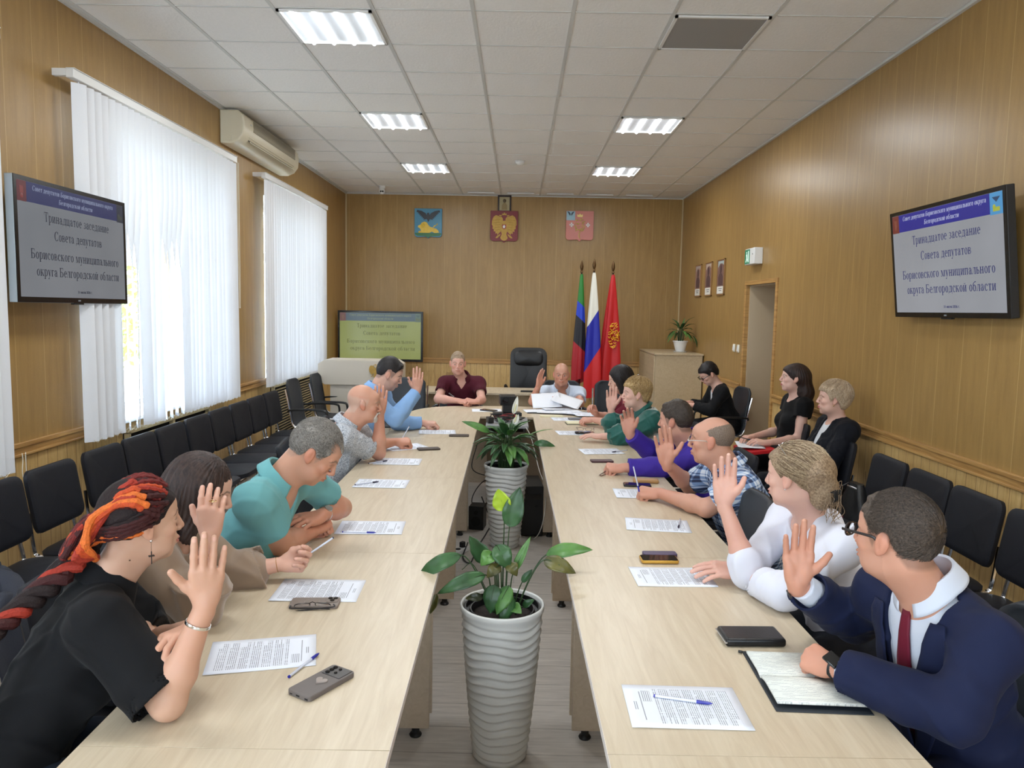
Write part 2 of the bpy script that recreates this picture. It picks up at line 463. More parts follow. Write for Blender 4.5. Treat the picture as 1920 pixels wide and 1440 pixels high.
for nm, a, c in (('baseboard_left', (XL, YF, 0), (XL + .015, YB, .07)), ('baseboard_back', (XL, YB - .015, 0), (XR, YB, .07))):
    b = MB(); b.bb(a, c); struct(b.build(nm, m_base, bevel=.003))
b = MB(); b.bb((XR - .015, YF, 0), (XR, DY0 - .06, .07)); b.bb((XR - .015, DY1 + .06, 0), (XR, YB, .07)); struct(b.build('baseboard_right', m_base, bevel=.003))
# cable channels in the corners of the back wall
b = MB(); b.bb((XL, YB - .012, .97), (XL + .02, YB, ZC - .02)); b.bb((XR - .018, YB - .012, .97), (XR, YB, ZC - .02)); struct(b.build('trim_6', M('tan_corner_strip', srgb(190, 170, 130), .5)))
# doorway with pine casing and inner door
b = MB()
b.bb((XR - .014, DY0 - .055, 0), (XR + .03, DY0, DZ)); b.bb((XR - .014, DY1, 0), (XR + .03, DY1 + .055, DZ)); b.bb((XR - .014, DY0 - .055, DZ), (XR + .03, DY1 + .055, DZ + .045))
struct(b.build('trim_7', m_rail, bevel=.002))
m_door = M('brown_door_leaf', srgb(150, 120, 82), .45, var=.08)
b = MB(); b.bb((XR + .66, DY0, 0), (XR + .70, DY1, DZ)); d = struct(b.build('door_1', m_door, smooth=False))
b = MB(); b.cyl((XR + .66, DY0 + .1, 1.0), (XR + .61, DY0 + .1, 1.0), .01); b.cyl((XR + .615, DY0 + .1, 1.0), (XR + .615, DY0 + .21, 1.0), .009); b.build('door_handle', M('steel', (.6, .6, .6), .3, 1), d)

b = MB(); b.bb((XR + .03, DY1 - .012, 0), (XR + .66, DY1, DZ)); b.bb((XR + .03, DY0, 0), (XR + .66, DY0 + .012, DZ)); b.bb((XR + .03, DY0, DZ - .012), (XR + .66, DY1, DZ)); struct(b.build('trim_8', M('beige_door_lining', srgb(196, 176, 146), .6, var=.03), smooth=False))
# windows: reveal, PVC frame with mullions, panes, sill
m_pvc = M('white_pvc', srgb(236, 238, 240), .3)
def glass_mat():
    n = NT('window_glass'); t = n.t
    mix = n.n('ShaderNodeMixShader'); tr = n.n('ShaderNodeBsdfTransparent'); gl = n.n('ShaderNodeBsdfGlossy')
    gl.inputs['Roughness'].default_value = .02; mix.inputs[0].default_value = .06
    n.l(tr, mix, 0, 1); n.l(gl, mix, 0, 2); n.l(mix, t.nodes['Material Output'], 0, 0); return n.m
m_glass = glass_mat()
for i, (y0, y1) in enumerate(WINDOWS):
    root = bpy.data.objects.new('window_%d' % (i + 1), None); COL.objects.link(root); struct(root)
    root.location = (XL - .3, (y0 + y1) / 2, ZW0)
    h = ZW1 - ZW0; w = y1 - y0
    b = MB(); t = .06
    b.bb((-.04, -w / 2, 0), (.03, -w / 2 + t, h)); b.bb((-.04, w / 2 - t, 0), (.03, w / 2, h)); b.bb((-.04, -w / 2, 0), (.03, w / 2, t)); b.bb((-.04, -w / 2, h - t), (.03, w / 2, h))
    b.bb((-.04, -w / 6 - .05, 0), (.035, -w / 6 + .05, h)); b.bb((-.04, w / 6 - .05, 0), (.035, w / 6 + .05, h))
    b.bb((-.04, -w / 2, h * .68), (.03, w / 2, h * .68 + .08))
    b.build('window_frame', m_pvc, root, bevel=.004)
    b = MB(); b.bb((-.012, -w / 2 + .05, .05), (-.006, w / 2 - .05, h - .05)); b.build('glass_pane', m_glass, root, smooth=False)
    b = MB(); b.bb((.03, -w / 2 - .02, -.005), (.37, w / 2 + .02, .03)); b.build('window_sill', m_pvc, root, bevel=.01)
    b = MB(); b.bb((-.1, w / 2 - .004, 0), (.3, w / 2, h)); b.bb((-.1, -w / 2, 0), (.3, -w / 2 + .004, h)); b.bb((-.1, -w / 2, h - .004), (.3, w / 2, h))
    b.build('window_reveal', m_reveal, root, smooth=False)
for i, (x0, x1) in enumerate(ADDED_FRONT_WINDOWS):
    b = MB(); t = .06; y = YF - .06
    b.bb((x0, y, ZW0), (x0 + t, y + .06, ZW1)); b.bb((x1 - t, y, ZW0), (x1, y + .06, ZW1)); b.bb((x0, y, ZW0), (x1, y + .06, ZW0 + t)); b.bb((x0, y, ZW1 - t), (x1, y + .06, ZW1)); b.bb(((x0 + x1) / 2 - .05, y, ZW0), ((x0 + x1) / 2 + .05, y + .06, ZW1))
    struct(b.build('window_%d' % (i + 5), m_pvc, bevel=.004))  # frames of the added daylight windows behind the camera
# outside: yard, pale building, trees
m_yard = M('sunlit_yard', srgb(190, 186, 170), .9, var=.1, scale=1)
b = MB(); b.bb((-60, -40, -1.2), (XL - .6, 60, -1.0)); tag(b.build('yard', m_yard, smooth=False), kind='structure')
m_leaf = NT('tree_leaves'); m_leaf.col(m_leaf.mix(m_leaf.noise(m_leaf.coord('Object'), 3), srgb(92, 128, 52), srgb(160, 190, 88))); m_leaf.set(rough=.7); m_leaf = m_leaf.m
m_bark = M('tree_bark', srgb(92, 74, 56), .9, var=.2)
random.seed(3)
for k, (tx, ty, lab) in enumerate([(-7.4, 8.2, 'leafy green tree outside behind the middle window blind'), (-8.0, 13.6, 'leafy green tree outside behind the far window blind')]):
    tr = thing('tree', lab, 'tree', (tx, ty, -1.0), 0, None)
    b = MB(); b.tube([(0, 0, 0), (.05, .02, 1.2), (0, .05, 2.6)], [.16, .12, .07], 10)
    for q in range(5):
        a = q * 1.3; b.tube([(0, .03, 1.3 + .2 * q), (.5 * math.cos(a), .5 * math.sin(a), 1.9 + .25 * q), (.9 * math.cos(a), .9 * math.sin(a), 2.4 + .25 * q)], [.05, .03, .015], 6)
    b.build('trunk', m_bark, tr)
    b = MB()
    for q in range(1500):
        d = Vector((random.gauss(0, 1), random.gauss(0, 1), random.gauss(0, 1))).normalized() * (random.random() ** .4)
        p = Vector((d.x * 1.3, d.y * 1.5, 2.6 + d.z * 1.5)); s_ = random.uniform(.06, .12)
        u = Vector((random.gauss(0, 1), random.gauss(0, 1), random.gauss(0, 1))).normalized(); w_ = u.orthogonal().normalized() * s_ * .5
        b.add([p - u * s_, p + w_, p + u * s_, p - w_], [(0, 1, 2, 3)])
    b.build('foliage', m_leaf, tr, smooth=False)

# ------------------------------------------------------------------ vertical blinds
def blind_mat():
    n = NT('blind_fabric'); t = n.t
    v = n.coord('Object', (1, 1, 1)); nz = n.noise(v, 300, 2)
    c = n.mix(nz, srgb(226, 229, 234), srgb(238, 240, 244))
    n.col(c); n.set(rough=.85)
    tl = n.n('ShaderNodeBsdfTranslucent'); tl.inputs[0].default_value = (.66, .72, .80, 1)
    mx = n.n('ShaderNodeMixShader'); mx.inputs[0].default_value = .085
    n.l(n.b, mx, 0, 1); n.l(tl, mx, 0, 2); n.l(mx, t.nodes['Material Output'], 0, 0); return n.m
m_blind = blind_mat()
m_cord = M('cream_bead_chain', srgb(222, 216, 200), .5)
def blind(y0, y1, label, gaps=(), twist=24, seed=1, z0=.885, z1=3.04):
    rnd = random.Random(seed); x = XL + .12
    root = thing('vertical_blind', label, 'blinds', (x, (y0 + y1) / 2, z0), 0, None)
    yc = (y0 + y1) / 2
    b = MB(); b.bb((-.022, y0 - yc - .05, z1 - z0), (.024, y1 - yc + .02, z1 - z0 + .05))
    b.bb((-.022, y0 - yc - .05, z1 - z0 + .05), (.03, y1 - yc + .02, z1 - z0 + .056)); b.build('headrail', m_white, root, bevel=.003)
    b = MB()
    for yy in (y0 - yc - .02, 0, y1 - yc - .06): b = MB(); b.bb((-.12, yy, z1 - z0 + .02), (-.02, yy + .03, z1 - z0 + .06)); b.build('wall_bracket', m_white, root)
    n = int((y1 - y0) / .0785); b = MB(); wts = b; ch = MB()
    foots = []
    for i in range(n):
        yy = y0 - yc + .04 + (y1 - y0 - .08) * i / (n - 1)
        tw = twist; dy = 0; dx = 0; tb = None
        for (g0, g1, a) in gaps:
            if g0 < yy + yc < g1: tb = a + rnd.uniform(-8, 8); dy = rnd.uniform(-.03, .03)
        tw += rnd.uniform(-5, 5); sw = rnd.uniform(-.012, .012)
        hw = .0445; H = z1 - z0 - .02
        def fn(u, v):
            k_ = min(1, max(0, (.80 - v) / .35)); k_ = k_ * k_ * (3 - 2 * k_); th = R(tw if tb is None else tw + (tb - tw) * k_) ; w = (u - .5) * 2 * hw
            bow = .006 * (1 - (2 * u - 1) ** 2)
            px_ = w * math.sin(th) + bow * math.cos(th) + sw * (1 - v) ** 1.5
            py_ = w * math.cos(th) - bow * math.sin(th) + dy * (1 - v) ** 2
            return (px_, yy + py_, v * H + .01)
        b.grid(4, 8, fn)
        p0 = Vector(fn(0, 0)); p1 = Vector(fn(1, 0))
        m_ = (p0 + p1) / 2; ang = math.atan2(-(p1 - p0).x, (p1 - p0).y)
        wts.box(m_ + Vector((0, 0, .012)), (.005, .086, .028), (0, 0, ang))
        foots.append(m_)
        b.tube([(0, yy, H), (0, yy, H + .03)], .004, 5)
    b.build('slats', m_blind, root, angle=60)
    for i in range(len(foots) - 1):
        a, c = foots[i], foots[i + 1]
        for sx in (-.012, .012):
            ch.tube([a + Vector((sx, 0, .01)), (a + c) / 2 + Vector((sx, 0, -.012)), c + Vector((sx, 0, .01))], .0014, 4)
    ch.build('bead_chain', m_cord, root)
    return root
blind(4.56, 7.05, 'wide white vertical blind beside the air conditioner, parted in the middle', gaps=((4.96, 5.10, -34), (5.16, 5.26, -30), (5.52, 5.92, -34)), twist=34, seed=5)
blind(7.90, 10.36, 'white vertical blind nearest the lectern, fully closed', twist=12, seed=9)
blind(1.35, 3.87, 'white vertical blind cut off by the left edge beside the left screen', twist=14, seed=4, z0=.85)
# pull cords
b = MB()
for sx, yy in ((0, 0), (.0, .03)): b.tube(smoothpath([(sx, yy, 1.33), (sx, yy, .4), (sx, yy * .5 + .007, .0)], 4), .0022, 5)
o = b.build('blind_cord', m_cord); o.location = (XL + .14, 7.08, 1.72); tag(o, 'thin cream pull cord hanging at the right edge of the middle blind', 'cord')
b = MB()
for k in range(22): b.sphere((0, 0.0 + .004 * math.sin(k * .3), -.006 * k), .0028, 4)
for k in range(22): b.sphere((0, .028, -.006 * k), .0028, 4)
b.tube([(0, 0, -.126), (0, .014, -.14), (0, .028, -.126)], .002, 5)
o = b.build('bead_chain', m_cord); o.location = (XL + .14, 3.92, .95); tag(o, 'small white bead chain hanging off the corner of the leftmost blind', 'chain')
# radiator grilles under the windows
m_grille = M('slatted_radiator_cover', srgb(196, 176, 132), .5, var=.1)
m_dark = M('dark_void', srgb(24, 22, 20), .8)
for gy0, gy1, lab in ((8.35, 10.0, 'slatted wooden radiator cover below the far window'), (5.2, 6.6, 'slatted wooden radiator cover below the middle window')):
    g = thing('radiator_cover', lab, 'radiator cover', (XL, (gy0 + gy1) / 2, .1), 0, None); hw = (gy1 - gy0) / 2
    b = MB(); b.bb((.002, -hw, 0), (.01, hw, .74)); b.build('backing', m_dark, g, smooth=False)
    b = MB()
    for k in range(22): b.box((.028, 0, .03 + k * .032), (.004, 2 * hw - .02, .018), (0, R(28), 0))
    b.build('slats', m_grille, g, smooth=False)
    b = MB(); b.bb((.01, -hw, 0), (.045, -hw + .03, .75)); b.bb((.01, hw - .03, 0), (.045, hw, .75)); b.bb((.01, -.015, 0), (.045, .015, .75)); b.bb((.01, -hw, .74), (.045, hw, .77)); b.build('frame', m_grille, g, bevel=.002)

# ------------------------------------------------------------------ ceiling lights
m_tube = emis('lit_tube', (0.93, 0.98, 1.0), 7.0)
m_refl = NT('lamp_reflector'); m_refl.col(srgb(225, 230, 238)); m_refl.set(rough=.25, metal=.3); m_refl = m_refl.m
def ceiling_light(ci, cj, label, on=True):
    x0 = GX0 + .6 * ci; y0 = GY0 + .6 * cj
    t = thing('ceiling_light', label, 'ceiling light', (x0 + .3, y0 + .3, ZC - .012), 0, None)
    b = MB()
    for a, c in (((-.288, -.288, -.004), (-.27, .288, .008)), ((.27, -.288, -.004), (.288, .288, .008)), ((-.288, -.288, -.004), (.288, -.27, .008)), ((-.288, .27, -.004), (.288, .288, .008))): b.bb(a, c)
    b.build('frame', m_white, t)
    if on:
        b = MB(); b.bb((-.27, -.27, .006), (.27, .27, .0075)); b.build('reflector', m_refl, t, smooth=False)
        for k in range(4):
            b = MB(); x = -.2025 + .135 * k; b.tube([(x, -.262, -.004), (x, .262, -.004)], .013, 10); b.build('lamp_tube', m_tube, t)
            pass
        l = bpy.data.lights.new('ceiling_lamp', 'AREA'); l.shape = 'SQUARE'; l.size = .52; l.energy = TUBE_POWER; l.color = (.95, .98, 1.0)
        lo = bpy.data.objects.new('lamp_light', l); COL.objects.link(lo); lo.parent = t; lo.location = (0, 0, -.03)
    else:
        b = MB(); b.bb((-.27, -.27, .002), (.27, .27, .0075)); b.build('diffuser', M('grey_unlit_diffuser', srgb(150, 149, 147), .6, bump=.2, bscale=200), t, smooth=False)
ceiling_light(-2, 0, 'lit square ceiling light nearest the camera, above the left table')
ceiling_light(-2, 4, 'lit square ceiling light on the left, middle of the left row')
ceiling_light(-2, 8, 'lit square ceiling light on the left, nearest the back wall')
ceiling_light(2, 4, 'lit square ceiling light on the right, second from the back wall')
ceiling_light(2, 8, 'lit square ceiling light on the right, nearest the back wall')
ceiling_light(2, 0, 'unlit grey square ceiling light panel, right near side', False)
ceiling_light(-2, -4, 'lit square ceiling light above the camera on the left')
ceiling_light(2, -4, 'lit square ceiling light above the camera on the right')
# air supply strips near the back wall
m_strip = M('white_metal_strip', srgb(222, 222, 220), .4)
for k, lab in enumerate(['leftmost', 'second from left', 'middle', 'second from right', 'rightmost']):
    x = GX0 + .6 * (k - 1) + .3 ; b = MB(); b.bb((-.2, -.02, 0), (.2, .02, .012)); b.bb((-.21, -.012, -.006), (.21, .012, 0))
    o = b.build('ceiling_strip', m_strip); o.location = (x, 11.75, ZC - .018); tag(o, 'thin white ceiling strip by the back wall, %s of five' % lab, 'ceiling strip', 'strips along the back of the ceiling')
# smoke detector
t = thing('smoke_detector', 'round white smoke detector on the ceiling', 'smoke detector', (-.02, 9.3, ZC - .004))
b = MB(); b.lathe([(.055, 0), (.055, -.018), (.045, -.032), (.02, -.045), (.0001, -.047)], n=24); b.build('body', m_white, t)
b = MB(); b.lathe([(.062, .0), (.062, -.006), (.05, -.007)], n=24); b.build('mounting_plate', m_white, t)
# security camera
t = thing('security_camera', 'small white dome security camera on the ceiling by the back left corner', 'camera', (-2.04, 11.35, ZC - .004))
b = MB(); b.lathe([(.05, 0), (.05, -.03), (.042, -.04), (.03, -.045)], n=20); b.build('mount', m_white, t)
b = MB(); b.sphere((0, 0, -.075), .045, 10); b.build('housing', m_white, t)
b = MB(); b.cyl((-.012, -.038, -.08), (-.012, -.05, -.085), .012, 10); b.cyl((.016, -.038, -.08), (.016, -.05, -.085), .012, 10); b.build('lens', m_dark, t)

# ------------------------------------------------------------------ air conditioner
ac = thing('air_conditioner', 'cream split air conditioner high on the left wall', 'air conditioner', (XL, 7.9, 3.21))
m_ac = M('cream_plastic', srgb(222, 214, 190), .35); L2 = .86
prof = [(0, 0), (.10, 0), (.17, .03), (.215, .09), (.225, .18), (.215, .25), (.17, .295), (0, .30)]
b = MB(); b.prism([(x, z) for x, z in prof], -L2, L2, Matrix(((1, 0, 0, 0), (0, 0, 1, 0), (0, 1, 0, 0), (0, 0, 0, 1)))); b.build('body', m_ac, ac, bevel=.012, seg=3)
b = MB(); b.box((.198, 0, .058), (.004, 1.36, .045), (0, R(-37), 0)); b.build('air_outlet', m_dark, ac)
b = MB(); b.box((.216, 0, .042), (.006, 1.38, .012), (0, R(-30), 0)); b.box((.205, 0, .085), (.02, 1.42, .01), (0, R(-10), 0)); b.build('louvre', m_ac, ac, bevel=.002)
b = MB()
for k in range(9): b.bb((.2225, -.62, .15 + k * .0125), (.229, .70, .156 + k * .0125))
b.build('intake_grille', M('grille_shadow', srgb(160, 154, 136), .6), ac)
b = MB(); b.box((.226, -.68, .2), (.006, .03, .012)); b.build('maker_plate', M('silver_plate', (.7, .7, .7), .3, .8), ac)
b = MB(); b.box((.08, -L2 - .002, .05), (.05, .006, .05)); b.build('side_cap', m_ac, ac)
# ================================================================== CONFERENCE TABLES
def ash_mat(name, c0, c1, c2, rough=.33):
    n = NT(name)
    v = n.coord('Object', (7, .55, 7))
    g = n.noise(v, 4.5, 7, .62, .9)
    fine = n.noise(n.coord('Object', (60, 2.2, 60)), 5, 4, .7)
    broad = n.noise(n.coord('Object', (1.6, .35, 1.6)), 2.4, 2)
    c = n.ramp(g, [(.3, c0), (.5, c1), (.72, c2)])
    c = n.mix(n.math('MULTIPLY', fine, .28), c, c2)
    c = n.mix(n.math('MULTIPLY', broad, .3), c, c0)
    n.col(c); n.bump(fine, .05, .001); n.set(rough=rough, spec=.45); return n.m
m_ash = ash_mat('pale_ash_laminate', srgb(190, 172, 145), srgb(203, 187, 161), srgb(216, 202, 178))
m_ashv = ash_mat('ash_side_panel', srgb(186, 166, 142), srgb(196, 177, 153), srgb(206, 188, 164), .5)
m_edge = M('pale_table_edging', srgb(222, 212, 204), .45)
m_blackp = M('black_plastic', srgb(20, 20, 21), .45, bump=.05)
m_chrome = M('chrome', (.78, .78, .8), .12, 1.0)
TW = R(.72)
def conf_table(y0, y1, x0, x1, label, inner):
    root = thing('conference_table', label, 'table', (0, 0, 0), TW, 'conference tables pushed into a U')
    cx, cy = (x0 + x1) / 2, (y0 + y1) / 2
    root.location = (cx * math.cos(TW) - cy * math.sin(TW), cx * math.sin(TW) + cy * math.cos(TW), 0)
    w, l = x1 - x0, y1 - y0
    b = MB(); b.bb((-w / 2, -l / 2 + .0008, .728), (w / 2, l / 2 - .0008, .75)); b.build('tabletop', m_ash, root, bevel=.0006, seg=1)
    s = 1 if inner > 0 else -1
    b = MB(); b.bb((s * w / 2, -l / 2 + .001, .7275), (s * (w / 2 + .0015), l / 2 - .001, .7495)); b.build('edge_band', m_edge, root, smooth=False)
    for e in (-1, 1):
        yy = e * (l / 2 - .06)
        b = MB(); b.bb((-w / 2 + .045, yy - .011, .035), (w / 2 - .045, yy + .011, .727)); p = b.build('side_panel', m_ashv, root, bevel=.0015)
        for xx in (-w / 2 + .10, w / 2 - .10):
            b = MB(); b.lathe([(.024, 0), (.026, .006), (.022, .012), (.016, .016), (.016, .035)], (xx, yy, 0), 16); b.build('levelling_foot', m_blackp, p)
    b = MB(); b.bb((-.011 - s * .12, -l / 2 + .075, .38), (.011 - s * .12, l / 2 - .075, .727)); b.build('modesty_panel', m_ashv, root, bevel=.0015)
    return root
XLO, XLI, XRI, XRO = -.958, -.254, .243, .966
names = ['nearest', 'second', 'third', 'fourth']
for k in range(4):
    ya = .235 + 1.4 * k
    conf_table(ya, ya + 1.4, XLO, XLI, 'pale ash conference table in the left row, %s from the camera' % names[k], 1)
    conf_table(ya, ya + 1.4, XRI, XRO, 'pale ash conference table in the right row, %s from the camera' % names[k], -1)
def end_table(side, label):
    root = thing('conference_table', label, 'table', (0, 0, 0), TW, 'conference tables pushed into a U')
    root.location = (-6.9 * math.sin(TW), 6.9 * math.cos(TW), 0)
    xc = (XLO + XRO) / 2; hw = (XRO - XLO) / 2; ys = 5.836 - 6.9; yc = 7.0 - 6.9
    xi = XLI if side < 0 else XRI; gap_y = 7.08 - 6.9
    pts = [(xi, ys), (xi, gap_y), (xc + side * .001, gap_y)]
    n = 28
    for i in range(n + 1):
        a = math.pi / 2 * (1 - i / n)
        pts.append((xc + side * hw * max(0, math.cos(a)) ** (2 / 3) if i else xc + side * .001, yc + .87 * max(0, math.sin(a)) ** (2 / 3)))
    pts.append((xc + side * hw, ys))
    b = MB(); b.prism(pts, .728, .75); b.build('tabletop', m_ash, root, bevel=.002)
    b = MB(); xo = xc + side * hw
    lo, hi = sorted((xi + side * .045, xo - side * .06)); yy = ys + .06
    b.bb((lo, yy - .011, .035), (hi, yy + .011, .727)); p = b.build('side_panel', m_ashv, root, bevel=.0015)
    b = MB(); b.lathe([(.026, 0), (.022, .012), (.016, .035)], (lo + .05, yy, 0), 14); b.lathe([(.026, 0), (.022, .012), (.016, .035)], (hi - .05, yy, 0), 14); b.build('levelling_foot', m_blackp, p)
    b = MB(); lo, hi = sorted((xc + side * .01, xc + side * .70)); b.bb((lo, .56, .03), (hi, .582, .727)); b.build('modesty_panel', m_ashv, root, bevel=.0015)
end_table(-1, 'rounded far left end piece of the conference table')
end_table(1, 'rounded far right end piece of the conference table')

# ================================================================== CHAIRS
m_seatf = M('black_upholstery', srgb(17, 19, 27), .62, bump=.25, bscale=500, spec=.35)
m_leather = M('black_leather', srgb(15, 16, 19), .38, bump=.2, bscale=180, spec=.5)
m_slate = M('dark_slate_mesh', srgb(38, 43, 50), .5, bump=.3, bscale=900)
m_cord_p = M('dark_piping', srgb(14, 15, 18), .6)
def pad(b, w, h, t, curve=0.0, r=.06, puff=.012, n=14):
    """upholstered pad in local x (width) / y (height), thickness z, rounded corners, curved in x"""
    def ring(sc, z):
        out = []
        for cxs, cys, a0 in ((1, 1, 0), (-1, 1, 90), (-1, -1, 180), (1, -1, 270)):
            for k in range(5):
                a = R(a0 + 22.5 * k)
                x = cxs * (w / 2 - r) + r * math.cos(a); y = cys * (h / 2 - r) + r * math.sin(a)
                x *= sc; y *= sc
                out.append((x, y, z + curve * (x / (w / 2)) ** 2))
        return out
    lay = [(0.0, t / 2 + puff), (.45, t / 2 + puff * .85), (.8, t / 2 + puff * .35), (.95, t / 2), (1.0, t / 2 - .008), (1.0, -t / 2 + .008), (.95, -t / 2), (0.0, -t / 2)]
    base = len(b.v); vs = []; fs = []
    rings = [ring(max(s_, 1e-4), z) for s_, z in lay]; m = 20
    for rg in rings: vs += rg
    for i in range(len(rings) - 1):
        for k in range(m): fs.append((i * m + k, i * m + (k + 1) % m, (i + 1) * m + (k + 1) % m, (i + 1) * m + k))
    return vs, fs
def add_pad(b, fr, *a, **k):
    vs, fs = pad(b, *a, **k); b.add([fr @ Vector(v) for v in vs], fs)
def frame(o, x, y, z):
    x, y, z = Vector(x).normalized(), Vector(y).normalized(), Vector(z).normalized()
    return Matrix(((x.x, y.x, z.x, o[0]), (x.y, y.y, z.y, o[1]), (x.z, y.z, z.z, o[2]), (0, 0, 0, 1)))
# --- stacking visitor chair, facing +x
def make_row_chair(label):
    t = thing('visitor_chair', label, 'chair', (0, 0, 0), 0, None)
    b = MB(); add_pad(b, frame((.02, 0, .455), (0, 1, 0), (1, 0, .04), (-.04, 0, 1)), .425, .42, .045, -.008, r=.09, puff=.018); b.build('seat', m_seatf, t)
    b = MB(); add_pad(b, frame((-.225, 0, .715), (0, -1, 0), (-.17, 0, 1), (1, 0, .17)), .425, .33, .035, .028, r=.05, puff=.014); b.build('backrest', m_seatf, t)
    for s in (-1, 1):
        b = MB(); b.tube(smoothpath([(.19, s * .215, .0), (.185, s * .215, .30), (.17, s * .205, .425)], 4), .0125, 8, flat=.7); b.build('leg', m_chrome, t)
        b = MB(); b.tube(smoothpath([(-.26, s * .215, .0), (-.20, s * .215, .3), (-.15, s * .205, .43)], 4), .0125, 8, flat=.7); b.build('leg', m_chrome, t)
        b = MB(); b.tube(smoothpath([(-.10, s * .185, .435), (-.19, s * .185, .44), (-.212, s * .185, .50), (-.235, s * .175, .66)], 5), .0115, 8); b.build('back_support', m_chrome, t)
    b = MB(); b.tube([(.17, -.205, .425), (.17, .205, .425), (-.15, .205, .43), (-.15, -.205, .43)], .0115, 8, closed=True); b.build('seat_frame', m_chrome, t)
    return t
row_used = [None]
def row_chair(x, y, rz, label, group):
    if row_used[0] is None: o = make_row_chair(label); row_used[0] = o
    else: o = copy_tree(row_used[0])
    o.location = (x, y, 0); o.rotation_euler = (0, 0, rz); tag(o, label, 'chair', group)
GL = 'black chairs in the row along the window wall'; GR = 'black chairs in the row along the right wall'
LY = [3.05, 3.52, 3.98, 4.49, 4.93, 5.38, 5.84, 6.28, 6.72, 7.16, 7.60]
ln = ['black visitor chair under the left screen holding the dark jacket', 'black visitor chair at the left edge of the photo, below the bead chain', 'black visitor chair just left of the gap in the window row',
      'black visitor chair just right of the gap in the window row', 'fifth black visitor chair of the window row, counted from the jacket', 'sixth black visitor chair of the window row, counted from the jacket',
      'seventh black visitor chair of the window row, counted from the jacket', 'black visitor chair behind the grey-haired man in turquoise', 'third black visitor chair from the far end of the window row',
      'second to last black visitor chair of the window row', 'last black visitor chair of the window row, before the slatted cover']
for y, lb in zip(LY, ln): row_chair(-2.27, y, 0, lb, GL)
RY = [3.29, 3.76, 4.20, 4.66, 5.36, 6.2]
rn = ['black visitor chair by the right edge of the photo behind the navy suit', 'black visitor chair on the right, second from the photo edge', 'black visitor chair on the right, third from the photo edge',
      'black visitor chair holding the black handbag', 'black visitor chair under the blonde woman in the black blazer', 'black visitor chair under the woman with long dark hair']
for y, lb in zip(RY, rn): row_chair(2.10, y, math.pi, lb, GR)

# --- cantilever meeting chair with arms, facing +x
def make_meet_chair(label):
    t = thing('meeting_chair', label, 'chair')
    b = MB(); prof = [(.24, .455), (.2, .47), (.05, .462), (-.12, .45), (-.19, .47), (-.225, .53), (-.25, .68), (-.285, .84), (-.31, .955)]
    P = smoothpath([(p[0], 0, p[1]) for p in prof], 5)
    def fn(u, v):
        i = min(int(v * (len(P) - 1)), len(P) - 2); f = v * (len(P) - 1) - i
        p = P[i].lerp(P[i + 1], f); w = .235
        k = max(0, v - .45) / .55
        w = .235 - .015 * k; rr = 0
        if v > .93: w -= .07 * ((v - .93) / .07) ** 2
        yy = (u - .5) * 2 * w
        return (p.x + .035 * k * (2 * u - 1) ** 2, yy, p.z)
    b.grid(12, 48, fn); b.build('seat_shell', m_slate, t, solid=.022, off=0)
    for s in (-1, 1):
        b = MB(); b.tube(smoothpath([(P[j].x + .012, s * .245, P[j].z) for j in range(0, len(P) - 3, 4)], 3), .011, 8); b.build('side_rail', m_chrome, t)
        b = MB(); b.tube(smoothpath([(.10, s * .25, .46), (.20, s * .27, .44), (.27, s * .27, .40), (.28, s * .27, .2), (.27, s * .27, .02), (.20, s * .27, .0125), (-.1, s * .27, .0125), (-.26, s * .25, .0125)], 5), .0125, 8); b.build('leg', m_chrome, t)
        b = MB(); b.tube(smoothpath([(.13, s * .258, .46), (.17, s * .275, .52), (.17, s * .28, .62), (.13, s * .28, .655), (-.05, s * .275, .66), (-.22, s * .262, .65), (-.245, s * .25, .63)], 5), .015, 8, flat=.8); b.build('armrest', m_blackp, t)
    b = MB(); b.tube([(-.26, -.25, .0125), (-.26, .25, .0125)], .0125, 8); b.build('floor_bar', m_chrome, t)
    b = MB(); b.tube([(.10, -.25, .452), (.10, .25, .452)], .011, 8); b.tube([(-.12, -.245, .44), (-.12, .245, .44)], .011, 8); b.build('cross_bar', m_chrome, t)
    return t
meet0 = [None]
def meet_chair(x, y, deg, label, group='armchairs around the conference table'):
    if meet0[0] is None: o = make_meet_chair(label); meet0[0] = o
    else: o = copy_tree(meet0[0])
    o.location = (x, y, 0); o.rotation_euler = (0, 0, R(deg)); tag(o, label, 'chair', group)
GP = 'visitor chairs used at the left tables'
row_chair(-1.30, 1.70, R(20), 'black visitor chair under the woman with red dreadlocks', GP)
row_chair(-1.28, 2.42, R(6), 'black visitor chair under the woman with straight dark hair', GP)
row_chair(-1.24, 3.02, R(8), 'black visitor chair under the man in the turquoise polo', GP)
row_chair(-1.27, 4.84, R(8), 'black visitor chair under the bald man in the grey patterned shirt', GP)
row_chair(-1.28, 5.90, R(8), 'black visitor chair under the man in the light blue shirt', GP)
meet_chair(-.90, 4.02, 4, 'empty black armchair pushed in at the left table beyond the turquoise polo')
GQ = 'visitor chairs used at the right tables'
meet_chair(1.16, 1.94, 180, 'slate armchair behind the man in the navy suit')
meet_chair(.80, 3.30, 178, 'empty slate armchair pushed in between white blouse and plaid shirt')
row_chair(1.24, 2.70, R(185), 'black visitor chair under the woman in the white blouse', GQ)
row_chair(1.24, 3.80, R(182), 'black visitor chair under the man in the plaid shirt', GQ)
row_chair(1.24, 4.78, R(182), 'black visitor chair under the man in the violet shirt', GQ)
row_chair(1.22, 5.92, R(182), 'black visitor chair under the woman in the green blouse', GQ)
row_chair(1.22, 6.66, R(182), 'black visitor chair under the black-haired woman in maroon', GQ)
meet_chair(-.66, 8.42, -90, 'black armchair under the man in the maroon polo')
meet_chair(.50, 8.42, -90, 'black armchair under the bald man in the pale checked shirt')
G2 = 'spare armchairs beside the lectern'
